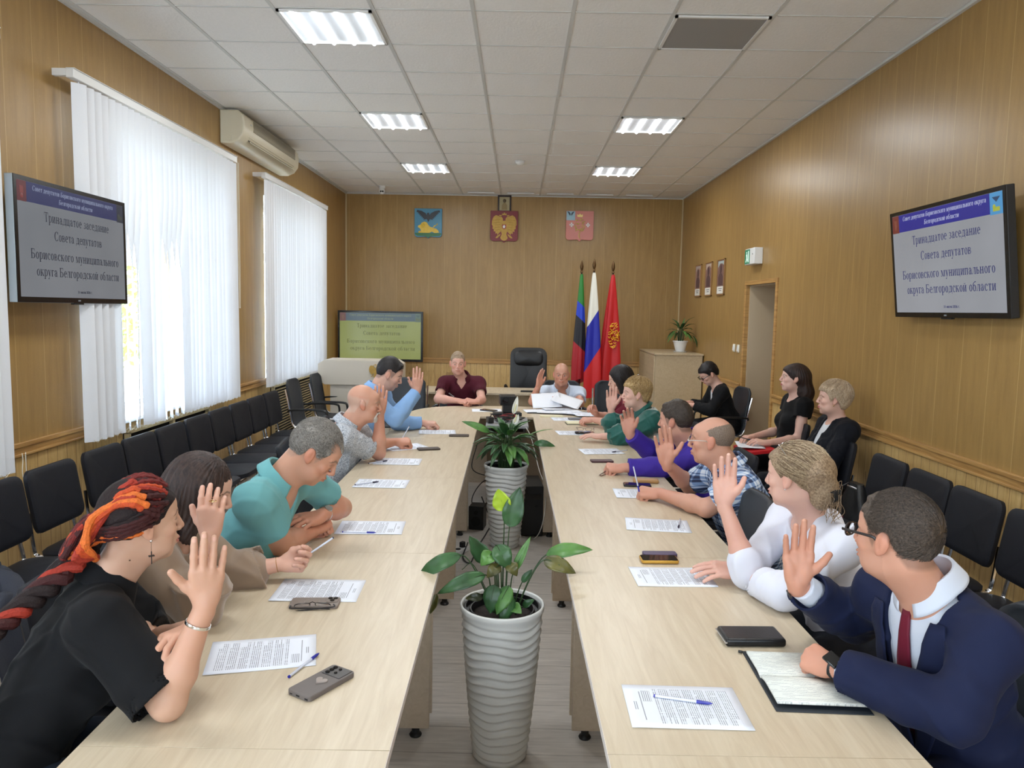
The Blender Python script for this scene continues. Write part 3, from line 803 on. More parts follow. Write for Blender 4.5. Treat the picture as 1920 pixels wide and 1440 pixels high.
meet_chair(-2.18, 8.22, 0, 'spare black chrome armchair against the slatted cover, nearer of two', G2)
meet_chair(-2.12, 8.92, 0, 'spare black chrome armchair against the slatted cover, farther of two', G2)
meet_chair(2.20, 8.27, 185, 'black chrome armchair under the woman with glasses by the cupboard', 'chairs by the doorway')
meet_chair(-1.28, 8.42, -90, 'empty black armchair half hidden behind the raised hand in light blue', G2)
meet_chair(1.12, 8.50, -90, 'empty black armchair right of the man in the pale checked shirt', G2)

# --- executive chair
t = thing('executive_chair', 'tall black leather office chair behind the back desk', 'chair', (.15, 10.35, 0), R(-90))
b = MB(); add_pad(b, frame((.02, 0, .50), (0, 1, 0), (1, 0, 0), (0, 0, 1)), .50, .50, .10, -.01, r=.1, puff=.03); b.build('seat', m_leather, t)
b = MB(); add_pad(b, frame((-.255, 0, .87), (0, -1, 0), (-.12, 0, 1), (1, 0, .12)), .51, .72, .09, .04, r=.11, puff=.03)
for s in (-1, 1): b.tube(smoothpath([(-.18, s * .10, .56), (-.205, s * .12, .8), (-.235, s * .13, 1.0)], 5), .012, 6)
b.build('backrest', m_leather, t)
b = MB(); add_pad(b, frame((-.262, 0, 1.08), (0, -1, 0), (-.12, 0, 1), (1, 0, .12)), .40, .22, .10, .03, r=.09, puff=.035); b.build('headrest', m_leather, t)
for s in (-1, 1):
    b = MB(); b.tube(smoothpath([(.12, s * .27, .50), (.15, s * .30, .62), (.1, s * .31, .70), (-.12, s * .31, .70), (-.24, s * .28, .62)], 5), .022, 8, flat=1.3); b.build('armrest', m_blackp, t)
b = MB(); b.cyl((0, 0, .08), (0, 0, .46), .028); b.build('gas_column', m_chrome, t)
for k in range(5):
    a = k * 2 * math.pi / 5; b = MB(); b.tube([(0, 0, .10), (.3 * math.cos(a), .3 * math.sin(a), .07)], [.03, .018], 8); b.sphere((.3 * math.cos(a), .3 * math.sin(a), .03), .03, 8); b.build('leg', m_blackp, t)

# ================================================================== SCREENS
m_bezel = M('black_gloss_bezel', srgb(14, 15, 17), .25)
m_tvback = M('dark_tv_casing', srgb(30, 31, 33), .5)
m_tvsilver = M('silver_tv_side', srgb(150, 158, 164), .35, .4)
def screen_mat(name, c, s, c2=None):
    n = NT(name); g = n.noise(n.coord('Object'), 1.8, 2)
    col = n.mix(g, tuple(x * .8 for x in c), c2 or c)
    n.col((.01, .01, .012)); n.t.links.new(col, n.b.inputs['Emission Color']); n.set(emis=s, rough=.22, spec=.4); return n.m
LOGO_N = [0]
def tv(loc, rz, tilt, w, h, label, look, nm='wall_television', side=m_tvback, mount=True):
    """screen faces local -y, width along x, centre at origin"""
    root = thing(nm, label, 'television', loc, rz)
    root.rotation_euler = Euler((R(tilt), 0, rz), 'XYZ')
    d = .045
    b = MB(); b.bb((-w / 2, -d / 2, -h / 2), (w / 2, d / 2, h / 2)); b.build('casing', side, root, bevel=.004)
    e = look['bez']; f = -d / 2 - .003
    b = MB(); b.bb((-w / 2 + .001, f, -h / 2 + .001), (-w / 2 + e, -d / 2 + .002, h / 2 - .001)); b.bb((w / 2 - e, f, -h / 2 + .001), (w / 2 - .001, -d / 2 + .002, h / 2 - .001))
    b.bb((-w / 2 + e, f, h / 2 - e), (w / 2 - e, -d / 2 + .002, h / 2 - .001)); b.bb((-w / 2 + e, f, -h / 2 + .001), (w / 2 - e, -d / 2 + .002, -h / 2 + e * 1.25)); b.build('bezel', m_bezel, root)
    sw, sh = w - 2 * e, h - 2.25 * e; zc = e * .125
    b = MB(); b.bb((-sw / 2, -d / 2 - .001, zc - sh / 2), (sw / 2, -d / 2, zc + sh / 2)); scr = b.build('screen', look['bg'], root, smooth=False)
    y1 = -d / 2 - .0016
    top = zc + sh / 2; hb = sh * .175
    b = MB(); b.bb((-sw / 2 + sw * .075, y1 - .0002, top - hb), (sw / 2 - sw * look['rt'], y1, top - .001)); b.build('header_band', look['band'], scr, smooth=False)
    b = MB(); b.bb((-sw / 2 + .002, y1 - .0002, top - hb * 1.02), (-sw / 2 + sw * .075, y1, top - .001)); b.build('emblem_patch', look['red'], scr, smooth=False)
    b = MB(); b.box((-sw / 2 + sw * .038, y1 - .0004, top - hb * .45), (sw * .028, .0003, hb * .35)); b.sphere((-sw / 2 + sw * .038, y1 - .0004, top - hb * .75), hb * .12, 5, (1, .05, 1)); b.build('emblem_mark', look['redmark'], scr)
    b = MB(); b.bb((sw / 2 - sw * look['rt'], y1 - .0002, top - hb * 1.05), (sw / 2 - .002, y1, top - .001)); b.build('emblem_patch', look['blue'], scr, smooth=False)
    b = MB(); xr = sw / 2 - sw * look['rt'] / 2
    b.add([(xr - sw * .03, y1 - .0006, top - hb * .22), (xr + sw * .03, y1 - .0006, top - hb * .22), (xr, y1 - .0006, top - hb * .48)], [(0, 1, 2)]); b.cur = 1
    b.box((xr, y1 - .0006, top - hb * .80), (sw * .05, .0003, hb * .2)); b.sphere((xr - sw * .016, y1 - .0006, top - hb * .68), hb * .12, 5, (1, .05, 1)); b.build('emblem_mark', [look['eag'], look['lion']], scr)
    G = lambda s, fz, fw, sz, m, dx=0, sh_=0: serif_text('lettering', s, sz * sh, m, scr, (dx * sw, y1 - .0012, top - fz * sh), fw * sw, sh_)
    T = lambda s, fz, fw, sz, m, dx=0, sh_=0, bo=.0: text_mesh('lettering', s, sz * sh, m, scr, (dx * sw, y1 - .0012, top - fz * sh), (R(90), 0, 0), bold=bo, shear=sh_, fit=fw * sw)
    G('Совет депутатов Борисовского муниципального округа', .052, .76, .044, look['hd'], 0, .2)
    G('Белгородской области', .125, .32, .044, look['hd'], 0, .2)
    G('Тринадцатое заседание', .29, .62, .085, look['tx'], .02)
    G('Совета депутатов', .45, .46, .085, look['tx'], .02)
    G('Борисовского муниципального', .63, .84, .085, look['tx'], .01)
    G('округа Белгородской области', .78, .80, .085, look['tx'], .03)
    T('31 июля 2026 г.', .945, .14, .035, look['tx'], .06)
    b = MB(); b.box((0, f - .0005, -h / 2 + e * .6), (w * .022, .001, e * .35)); b.build('maker_mark', m_tvsilver, root)
    b = MB(); b.box((0, -d / 2 + .01, -h / 2 - .004), (w * .09, .02, .01)); b.build('sensor_bar', m_blackp, root)
    if mount:
        b = MB(); b.box((0, d / 2 + .02, 0), (w * .55, .05, h * .55)); b.build('rear_housing', m_tvback, root, bevel=.01)
        b = MB(); b.box((0, d / 2 + .07, 0), (.3, .06, .3)); b.build('wall_bracket', m_tvback, root)
    return root
navy = srgb(22, 26, 84)
look_l = dict(bez=.024, rt=.075, bg=screen_mat('slide_background_left', srgb(124, 130, 138), .36, srgb(146, 150, 156)), band=emis('slide_band_left', srgb(22, 34, 92), 0.37), red=emis('slide_red_left', srgb(92, 28, 40), 0.37), redmark=emis('slide_redmark_left', srgb(140, 60, 60), 0.31),
              blue=emis('slide_edge_left', srgb(28, 38, 60), 0.31), eag=emis('slide_eagle_left', srgb(30, 40, 60), 0.31), lion=emis('slide_lion_left', srgb(60, 70, 60), 0.31), hd=emis('slide_header_text_left', srgb(170, 180, 205), 0.37), tx=emis('slide_text_left', srgb(26, 34, 62), 0.22))
look_r = dict(bez=.024, rt=.095, bg=screen_mat('slide_background_right', srgb(140, 144, 150), .48, srgb(158, 161, 168)), band=emis('slide_band_right', srgb(32, 30, 130), 0.50), red=emis('slide_red_right', srgb(120, 50, 40), 0.37), redmark=emis('slide_redmark_right', srgb(150, 80, 60), 0.31),
              blue=emis('slide_blue_right', srgb(70, 140, 190), 0.50), eag=emis('slide_eagle_right', srgb(40, 70, 110), 0.37), lion=emis('slide_lion_right', srgb(170, 180, 60), 0.43), hd=emis('slide_header_text_right', srgb(190, 195, 220), 0.50), tx=emis('slide_text_right', navy, .6))
look_b = dict(bez=.03, rt=.07, bg=screen_mat('slide_background_back', srgb(140, 150, 84), .40, srgb(162, 168, 104)), band=emis('slide_band_back', srgb(92, 108, 118), 0.37), red=emis('slide_red_back', srgb(120, 84, 84), 0.37), redmark=emis('slide_redmark_back', srgb(140, 110, 90), 0.31),
              blue=emis('slide_edge_back', srgb(104, 122, 112), 0.37), eag=emis('slide_eagle_back', srgb(90, 110, 110), 0.31), lion=emis('slide_lion_back', srgb(120, 130, 100), 0.31), hd=emis('slide_header_text_back', srgb(160, 168, 120), 0.37), tx=emis('slide_text_back', srgb(108, 110, 64), 0.31))
tv((XL + .13, 4.47, 2.07), R(90), 0, 1.10, .655, 'wall television on the left, in front of the window wall, showing the grey slide', look_l, side=m_tvsilver)
tv((2.43, 4.39, 2.083), R(-90), 0, 1.16, .66, 'wall television on the right wall, tilted down, showing the grey slide', look_r)
bpy.data.objects['wall_television.001'].rotation_euler = Euler((R(0), 0, R(-90)), 'XYZ')
bpy.data.objects['wall_television.001'].rotation_euler = (Matrix.Rotation(R(-90), 3, 'Z') @ Matrix.Rotation(R(7), 3, 'X')).to_euler()
bt = tv((-2.06, 11.35, 1.325), R(0), 0, 1.27, .75, 'large presentation display by the back left corner showing a greenish slide', look_b, 'presentation_display', mount=False)
b = MB(); b.bb((-.35, .03, -1.0), (-.29, .08, .1)); b.bb((.29, .03, -1.0), (.35, .08, .1)); b.bb((-.4, -.18, -1.325), (-.28, .3, -1.27)); b.bb((.28, -.18, -1.325), (.4, .3, -1.27)); b.bb((-.35, .03, -1.28), (-.29, .08, -1.0)); b.bb((.29, .03, -1.28), (.35, .08, -1.0)); b.build('floor_stand', m_blackp, bt, bevel=.004)

# ================================================================== WALL EMBLEMS
gold = M('gold_relief', srgb(178, 140, 62), .4, .3, bump=.5, bscale=90, var=.3, scale=30)
def shield(w, h):
    hw = w / 2; r = w * .12
    pts = [(-hw, h / 2), (-hw, -h / 2 + h * .13 + r * .2)]
    pts += [(-hw + r * (1 - math.cos(R(a))), -h / 2 + h * .13 - r * math.sin(R(a)) + r * .2) for a in (20, 45, 70, 90)]
    pts += [(-w * .08, -h / 2 + h * .062), (0, -h / 2), (w * .08, -h / 2 + h * .062)]
    pts += [(-x, y) for x, y in pts[5:1:-1]] + [(hw, -h / 2 + h * .13 + r * .2), (hw, h / 2)]
    return pts
FZ = Matrix(((1, 0, 0, 0), (0, 0, -1, 0), (0, 1, 0, 0), (0, 0, 0, 1)))      # local (x,y,z) -> (x,-z,y): face -y
def plaque(loc, w, h, label, c):
    t = thing('coat_of_arms', label, 'coat of arms', loc)
    b = MB(); b.prism(shield(w, h), 0, .02, FZ); b.build('shield', M('shield_enamel', c, .4), t, bevel=.003)
    return t
def sil(b, pts, z0, z1, mir=False):
    b.prism(pts, z0, z1, FZ)
    if mir: b.prism([(-x, y) for x, y in pts][::-1], z0, z1, FZ)
def feathered_wing(sx=1.0, sy=1.0, ox=0, oy=0):
    p = [(.012, .0), (.03, .045), (.075, .08), (.13, .095)]
    for k in range(7): p += [(.135 - .013 * k, .06 - .02 * k), (.112 - .013 * k, .058 - .019 * k)]
    p += [(.012, -.05)]
    return [(x * sx + ox, y * sy + oy) for x, y in p]
t = plaque((-1.44, YB - .021, 3.07), .43, .46, 'blue shield with a black eagle above a yellow lion, left of three', srgb(70, 138, 168))
b = MB(); sil(b, feathered_wing(1.35, .95, 0, .115), .02, .026, True); sil(b, [(-.022, .13), (-.03, .085), (0, .02), (.03, .085), (.022, .13), (.012, .165), (-.02, .16)], .02, .03); b.build('eagle_relief', M('black_enamel', srgb(34, 38, 46), .4), t)
b = MB(); sil(b, [(-.15, -.145), (-.15, -.12), (-.11, -.11), (-.13, -.075), (-.16, -.06), (-.155, -.035), (-.12, -.02), (-.10, .01), (-.06, .028), (-.02, .015), (.0, -.02), (.03, -.05), (.08, -.065), (.13, -.08), (.16, -.11), (.17, -.14), (.1, -.145), (.06, -.125), (.02, -.145)], .02, .03)
sil(b, [(.07, -.065), (.09, -.03), (.13, -.015), (.14, .01), (.15, -.015), (.12, -.03), (.1, -.05)], .02, .026)
for k in range(6): b.sphere((-.08 + .015 * math.cos(k), -.032, -.03 + .02 * math.sin(k * 1.1)), .014, 5, (1, .4, 1))
b.build('lion_relief', M('yellow_enamel', srgb(226, 190, 56), .4, var=.25, scale=40), t)
b = MB(); sil(b, [(-.205, -.145), (-.205, -.168), (-.17, -.19), (-.04, -.195), (0, -.218), (.04, -.195), (.17, -.19), (.205, -.168), (.205, -.145)], .02, .024); b.build('green_base', M('green_enamel', srgb(44, 110, 62), .4), t)
def double_eagle(parent, s, m, z=.02, heads=True):
    b = MB(); q = lambda P: [(x * s, y * s) for x, y in P]
    wing = [(.03, .03), (.045, .10), (.075, .15), (.12, .165), (.155, .14), (.175, .09), (.18, .03), (.165, .01), (.168, -.03), (.148, -.035), (.15, -.07), (.125, -.065), (.125, -.10), (.10, -.09), (.095, -.12), (.07, -.09), (.04, -.06)]
    sil(b, q(wing), z, z + .007, True)
    sil(b, q([(-.045, .06), (-.05, -.05), (-.03, -.11), (0, -.13), (.03, -.11), (.05, -.05), (.045, .06), (0, .09)]), z, z + .01)
    sil(b, q([(-.03, -.10), (-.055, -.16), (-.03, -.19), (0, -.2), (.03, -.19), (.055, -.16), (.03, -.10)]), z, z + .008)
    sil(b, q([(.015, .06), (.02, .12), (.045, .145), (.075, .14), (.095, .125), (.07, .12), (.055, .11), (.045, .07)]), z, z + .012, True)
    sil(b, q([(-.03, .165), (-.035, .19), (-.015, .185), (0, .205), (.015, .185), (.035, .19), (.03, .165)]), z, z + .01)
    sil(b, q([(.04, .15), (.035, .168), (.055, .165), (.075, .168), (.07, .15)]), z, z + .01, True)
    sil(b, q([(.05, -.1), (.10, -.13), (.125, -.16), (.10, -.165), (.06, -.13)]), z, z + .009, True)
    for k in range(5): b.tube([(s * .06 * (1), -z - .008, s * (.10 - .035 * k)), (s * (.16 - .01 * k), -z - .009, s * (.09 - .035 * k))], .0025 * s / 1, 4); b.tube([(-s * .06, -z - .008, s * (.10 - .035 * k)), (-s * (.16 - .01 * k), -z - .009, s * (.09 - .035 * k))], .0025 * s, 4)
    return b.build('eagle_relief', m, parent)
t = plaque((-.255, YB - .021, 3.04), .43, .49, 'dark red shield with a gold double-headed eagle, middle of three', srgb(124, 32, 38))
double_eagle(t, 1.08, gold)
b = MB(); sil(b, [(-.032, .035), (-.032, -.02), (0, -.04), (.032, -.02), (.032, .035)], .031, .034); b.build('breast_shield', M('red_breast', srgb(150, 40, 40), .4), t)
b = MB(); sil(b, [(-.018, -.02), (-.02, .01), (0, .028), (.02, .012), (.012, -.022)], .034, .037); b.build('rider_relief', m_white, t)
t = plaque((.922, YB - .021, 3.07), .43, .47, 'pink shield with a small blue corner, gold figure and two white crosses, right of three', srgb(206, 124, 112))
b = MB(); sil(b, [(-.21, .228), (-.21, .09), (-.075, .09), (-.075, .228)], .02, .023); cq = b.build('corner_patch', M('pale_blue_enamel', srgb(150, 188, 206), .4), t)
b = MB(); sil(b, [(x * .38 - .143, y * .4 + .185) for x, y in feathered_wing()], .023, .025); sil(b, [(-x * .38 - .143, y * .4 + .185) for x, y in feathered_wing()][::-1], .023, .025); b.build('corner_eagle', M('dark_blue_enamel', srgb(52, 66, 84), .4), cq)
b = MB(); random.seed(8)
sil(b, [(-.04, .14), (-.045, .185), (-.02, .17), (0, .195), (.02, .17), (.045, .185), (.04, .14)], .02, .028)
for k in range(46):
    a = random.random() * 6.283; r_ = math.sqrt(random.random()); x = r_ * .085 * math.cos(a); y = r_ * .12 * math.sin(a) + .005
    b.tube([(x - .012, -.024, y), (x, -.03, y + random.uniform(-.02, .02)), (x + .014, -.024, y + random.uniform(-.01, .01))], .005, 5)
b.tube([(0, -.025, -.1), (-.012, -.028, -.15), (.01, -.028, -.19)], .008, 6)
b.build('figure_relief', M('pale_gold_relief', srgb(222, 196, 120), .4, .2), t)
for s in (-1, 1):
    b = MB()
    for dx, dy in ((0, .022), (0, -.022), (.022, 0), (-.022, 0)): b.box((s * .128 + dx, -.024, .02 + dy), (.022 if dx == 0 else .02, .006, .022 if dy == 0 else .022))
    b.box((s * .128, -.024, .02), (.014, .006, .014)); b.build('white_cross', m_white, t)
# small framed icon
t = thing('framed_icon', 'small dark framed icon picture above the middle shield', 'picture', (-.256, YB - .016, 3.395))
m_dwood = M('dark_wood_frame', srgb(46, 26, 18), .4)
b = MB()
for a, c in (((-.105, -.012, -.13), (-.08, .012, .13)), ((.08, -.012, -.13), (.105, .012, .13)), ((-.105, -.012, .105), (.105, .012, .13)), ((-.105, -.012, -.13), (.105, .012, -.105))): b.bb(a, c)
b.build('frame', m_dwood, t, bevel=.003)
b = MB(); b.bb((-.08, -.002, -.105), (.08, .006, .105)); b.build('picture', M('faded_cream_print', srgb(176, 164, 128), .6, var=.15, scale=20), t)
b = MB(); b.sphere((0, -.004, .045), .025, 8, (1, .2, 1.2)); b.cur = 1; b.sphere((0, -.006, .045), .014, 8, (1, .2, 1.3)); b.prism([(-.045, -.09), (-.04, -.02), (-.015, .015), (.015, .015), (.04, -.02), (.045, -.09)], .003, .006, FZ); b.build('figure', [M('dark_brown_paint', srgb(86, 70, 44), .6), M('ochre_paint', srgb(150, 130, 86), .6)], t)

# ================================================================== RIGHT WALL ITEMS
m_pic = M('pine_frame', srgb(150, 112, 66), .5)
m_cap = M('white_caption_card', srgb(226, 222, 212), .6)
pics = [(10.82, (150, 116, 104), (176, 160, 150), 'farthest'), (10.23, (132, 100, 92), (188, 168, 150), 'middle'), (9.61, (124, 92, 84), (170, 180, 176), 'nearest')]
for y, c1, c2, w_ in pics:
    t = thing('framed_print', 'tall narrow framed print with a caption on the right wall, %s of three' % w_, 'picture', (XR - .011, y, 2.21), R(-90), 'three narrow prints')
    b = MB()
    for a, c in (((-.17, -.01, -.225), (-.155, .01, .225)), ((.155, -.01, -.225), (.17, .01, .225)), ((-.17, -.01, .21), (.17, .01, .225)), ((-.17, -.01, -.225), (.17, .01, -.21))): b.bb(a, c)
    b.build('frame', m_pic, t, bevel=.002)
    b = MB(); b.bb((-.155, -.003, -.21), (.155, .008, .21)); b.build('print', M('muted_print', srgb(*c1), .5, var=.5, scale=11), t, smooth=False)
    b = MB(); b.bb((-.15, -.005, -.205), (.15, -.003, -.115)); cp = b.build('caption', m_cap, t, smooth=False)
    b = MB()
    for k in range(2): b.bb((-.08 + .02 * k, -.0062, -.145 - .025 * k), (.08 - .02 * k, -.005, -.138 - .025 * k))
    b.build('caption_lines', m_dark, cp, smooth=False)
    b = MB(); b.sphere((0, -.005, .10), .05, 8, (1, .1, 1.2)); b.prism([(-.09, -.10), (-.10, .0), (-.05, .045), (.05, .045), (.10, .0), (.09, -.10)], .004, .0055, FZ); b.cur = 1; b.prism([(-.13, .12), (-.13, .2), (.13, .2), (.13, .14), (.06, .17), (-.04, .17)], .0035, .0045, FZ); b.build('figures', [M('dark_print_figure', srgb(86, 62, 62), .6), M('pale_print_patch', srgb(*c2), .6)], t)
t = thing('exit_sign', 'white box exit light with a green running figure sign above the doorway', 'sign', (XR, 8.18, 2.365))
b = MB(); b.bb((-.09, -.16, -.085), (0, .17, .085)); b.build('housing', m_white, t, bevel=.006)
b = MB(); b.bb((-.095, .0, -.075), (-.0895, .16, .075)); b.build('green_panel', emis('green_sign', srgb(36, 116, 84), .6), t, smooth=False)
b = MB()
def gp(pts): b.add([(-.0965, y, z) for y, z in pts], [tuple(range(len(pts)))])
gp([(.105, .045), (.09, .055), (.075, .045), (.09, .03)]); gp([(.11, .025), (.07, .03), (.06, -.02), (.09, -.015)]); gp([(.09, -.015), (.06, -.02), (.10, -.06), (.12, -.055)]); gp([(.07, -.01), (.06, -.02), (.035, -.04), (.045, -.055)]); gp([(.04, .06), (.015, .06), (.015, -.06), (.04, -.06)])
b.build('running_figure', emis('white_sign_mark', srgb(210, 235, 220), .7), t)
b = MB(); b.cyl((-.09, -.10, .02), (-.094, -.10, .02), .008, 10); b.build('indicator', M('grey_button', (.3, .3, .3), .4), t)
for y, nm in ((8.90, 'farther'), (8.73, 'nearer')):
    t = thing('light_switch', 'white light switch beside the doorway, %s of two' % nm, 'switch', (XR, y, 1.36), 0, 'light switches')
    b = MB(); b.bb((-.012, -.04, -.045), (0, .04, .045)); b.build('plate', M('ivory_plastic', srgb(232, 226, 206), .35), t, bevel=.004)
    b = MB(); b.box((-.014, 0, 0), (.01, .045, .06), (0, R(4), 0)); b.build('rocker', m_white, t, bevel=.002)

# ================================================================== CUPBOARD, DESK, LECTERN
m_beech = ash_mat('beige_cupboard_laminate', srgb(178, 158, 126), srgb(190, 170, 138), srgb(200, 182, 150), .45)
t = thing('cupboard', 'beige wooden cupboard in the back right corner with a plant on it', 'cupboard', (2.18, 10.95, 0))
b = MB(); b.bb((-.31, -.62, .05), (.33, .62, 1.18)); b.bb((-.29, -.60, 0), (.31, .60, .05)); b.build('carcass', m_beech, t, bevel=.002)
b = MB(); b.bb((-.33, -.64, 1.18), (.34, .64, 1.202)); b.build('top_board', m_beech, t, bevel=.002)
for k in range(3):
    b = MB(); b.bb((-.33, -.62 + .415 * k + .002, .06), (-.312, -.62 + .415 * (k + 1) - .002, 1.172)); d = b.build('door', m_beech, t, bevel=.002)
    hy = -.62 + .415 * k + (.04 if k == 1 else .375)
    b = MB(); b.tube(smoothpath([(-.33, hy, .72), (-.355, hy, .735), (-.355, hy, .80), (-.33, hy, .815)], 4), .006, 8); b.build('handle', m_chrome, d)
t = thing('office_desk', 'long pale desk standing behind the two men at the head of the table', 'desk', (-.15, 9.46, 0))
b = MB(); b.bb((-1.0, -.34, .725), (.75, .34, .75)); b.build('desktop', m_ash, t, bevel=.002)
b = MB(); b.bb((-.95, -.20, .12), (.70, -.18, .725)); b.build('modesty_panel', m_beech, t)
for x in (-.97, .72): b = MB(); b.bb((x - .012, -.30, 0), (x + .012, .30, .725)); b.build('side_panel', m_beech, t)
t = thing('desk_name_holder', 'small white paper standing on the back desk beside the maroon shoulder', 'paper', (-.50, 9.3, .75)); b = MB(); b.box((-.02, 0, .06), (.11, .003, .12), (R(-15), R(12), 0)); b.build('card', m_cap, t)
t = thing('mobile_phone', 'black phone lying on the back desk', 'phone', (.12, 9.3, .75)); b = MB(); b.box((0, 0, .008), (.16, .08, .015)); b.build('body', m_blackp, t, bevel=.004); b = MB(); b.box((0, 0, .016), (.15, .07, .001)); b.build('display', m_bezel, t)
m_lec = M('cream_lectern_laminate', srgb(206, 196, 180), .45)
t = thing('lectern', 'cream lectern with angled top box and a gold eagle emblem', 'lectern', (-1.92, 9.35, 0))
b = MB(); b.prism([(-.50, .86), (-.50, 1.06), (-.42, 1.11), (.42, 1.11), (.50, 1.06), (.50, .86), (.42, .81), (-.42, .81)], -.22, .20, FZ); b.build('top_box', m_lec, t, bevel=.003)
b = MB(); b.bb((-.36, -.17, .05), (.36, .19, .81)); b.build('column', m_lec, t, bevel=.003)
b = MB(); b.bb((-.42, -.22, 0), (.42, .24, .05)); b.build('plinth', m_lec, t, bevel=.003)
e = MB()
lg = thing('tmp', '', ''); bpy.data.objects.remove(lg)
em = double_eagle(t, .42, gold, 0); em.location = (.20, -.22, .985); em.name = 'emblem'

# ================================================================== FLAGS
t = thing('flag_stand', 'dark wooden floor stand holding three flags', 'flag stand', (1.1, 10.95, 0))
b = MB(); b.box((0, 0, .03), (.62, .30, .05)); b.bb((-.03, -.03, .05), (.03, .03, .35)); b.box((0, 0, .33), (.5, .06, .04)); b.build('base', m_dwood, t, bevel=.004)
m_spear = M('bronze_finial', srgb(92, 66, 36), .35, .6)
def flag_mat(name, bands, emblem=None):
    n = NT(name); x, y, z = n.sep(n.coord('Object'))
    s = n.math('ADD', z, n.math('MULTIPLY', x, 1.1))
    n.col(n.ramp(n.math('DIVIDE', n.math('ADD', s, 0.0), 2.0), bands)); n.set(rough=.45, sheen=.3); return n
def flag(x, y, lean, h, mat, label, w0, w1, z1, extra=None, seed=0):
    t = thing('flag', label, 'flag', (x, y, .3), 0, 'three flags on the stand')
    top = Vector((lean, 0, h)); b = MB(); b.tube([(0, 0, 0), top], .012, 8); b.build('pole', m_dwood, t)
    b = MB(); b.lathe([(.012, 0), (.02, .01), (.012, .03), (.022, .06), (.026, .09), (.018, .13), (.006, .17), (.0001, .18)], tuple(top), 12); b.build('finial', m_spear, t)
    rnd = random.Random(seed); ph = rnd.random() * 6
    L = h - z1
    def fn(u, v):
        w = w0 + (w1 - w0) * min(1, v * 1.25) ** .75
        a = u * 2 * math.pi
        fold = 1 + .28 * math.sin(a * 4 + ph + v * 1.5) * min(1, v * 2)
        zz = h - .02 - L * v - .05 * math.sin(a + ph) * v
        cx = lean * (1 - v) + extra[0] * v
        return (cx + w * fold * math.cos(a), -.02 + w * .45 * fold * math.sin(a), zz)
    b = MB(); b.grid(64, 40, fn); b.build('cloth', mat, t)
    return t
g_, bl, bk, rd = srgb(36, 120, 44), srgb(24, 60, 190), srgb(22, 22, 30), srgb(170, 24, 34)
n1 = NT('belgorod_flag_cloth'); x_, y_, z_ = n1.sep(n1.coord('Object')); s_ = n1.math('ADD', z_, n1.math('MULTIPLY', x_, .9))
n1.col(n1.ramp(n1.math('DIVIDE', s_, 2.2), [(0, rd), (.418, rd), (.42, bk), (.60, bk), (.602, bl), (.70, bl), (.702, g_), (1, g_)])); n1.set(rough=.5)
n2 = NT('tricolour_cloth'); x_, y_, z_ = n2.sep(n2.coord('Object')); s_ = n2.math('SUBTRACT', z_, n2.math('MULTIPLY', x_, 1.6))
n2.col(n2.ramp(n2.math('DIVIDE', s_, 2.2), [(0, srgb(206, 32, 36)), (.37, srgb(206, 32, 36)), (.372, srgb(24, 34, 160)), (.64, srgb(24, 34, 160)), (.642, srgb(228, 226, 214)), (1, srgb(228, 226, 214))])); n2.set(rough=.5)
n3 = NT('red_flag_cloth'); n3.col(srgb(190, 26, 30)); n3.set(rough=.5)
for q in (n1, n2, n3):
    for e_ in [e for nd in q.t.nodes if nd.type == 'VALTORGB' for e in [nd]]: e_.color_ramp.interpolation = 'CONSTANT'
flag(.90, 11.0, -.01, 2.0, n1.m, 'green, blue, black and red flag, left of the three flags', .02, .085, .45, (-.02, 0), 2)
flag(1.10, 10.92, -.04, 2.02, n2.m, 'white, blue and red striped flag in the middle of the stand', .02, .125, .28, (-.02, 0), 5)
f3 = flag(1.33, 11.0, .01, 2.0, n3.m, 'red flag with a gold emblem, right of the three flags', .02, .135, .5, (.0, 0), 9)
b = MB(); random.seed(5)
for k in range(44):
    a = random.random() * 6.283; r_ = math.sqrt(random.random()); px_ = .035 + r_ * .07 * math.cos(a); pz = 1.12 + r_ * .17 * math.sin(a)
    b.tube([(px_ - .018, -.088 - .01 * math.sin(a), pz), (px_, -.100, pz + random.uniform(-.03, .03)), (px_ + .018, -.09, pz + random.uniform(-.02, .02))], .007, 5)
b.build('gold_emblem', M('gold_thread', srgb(226, 168, 44), .4, .2), f3)
# ================================================================== PLANTS AND POTS
def leaf_mat(name, c0, c1, rough=.38):
    n = NT(name); g = n.noise(n.coord('Object'), 9, 3)
    n.col(n.ramp(g, [(.35, c0), (.65, c1)])); n.set(rough=rough, spec=.5, sss=0.0)
    w = n.noise(n.coord('Object', (1, 1, 1)), 120, 2); n.bump(w, .08, .002); return n.m
m_lf = leaf_mat('dark_green_leaf', srgb(34, 66, 36), srgb(62, 104, 58))
m_lf2 = leaf_mat('mid_green_leaf', srgb(56, 98, 44), srgb(92, 138, 66))
m_lfy = leaf_mat('lime_new_leaf', srgb(150, 182, 40), srgb(186, 212, 62))
m_lfb = leaf_mat('browned_leaf', srgb(48, 52, 28), srgb(104, 100, 44))
m_stem = M('leaf_stalk', srgb(46, 70, 36), .5)
m_soil = M('potting_soil', srgb(42, 34, 30), .95, var=.5, scale=90, bump=1.0, bscale=120)
m_pot = M('white_wavy_pot', srgb(214, 214, 210), .42)
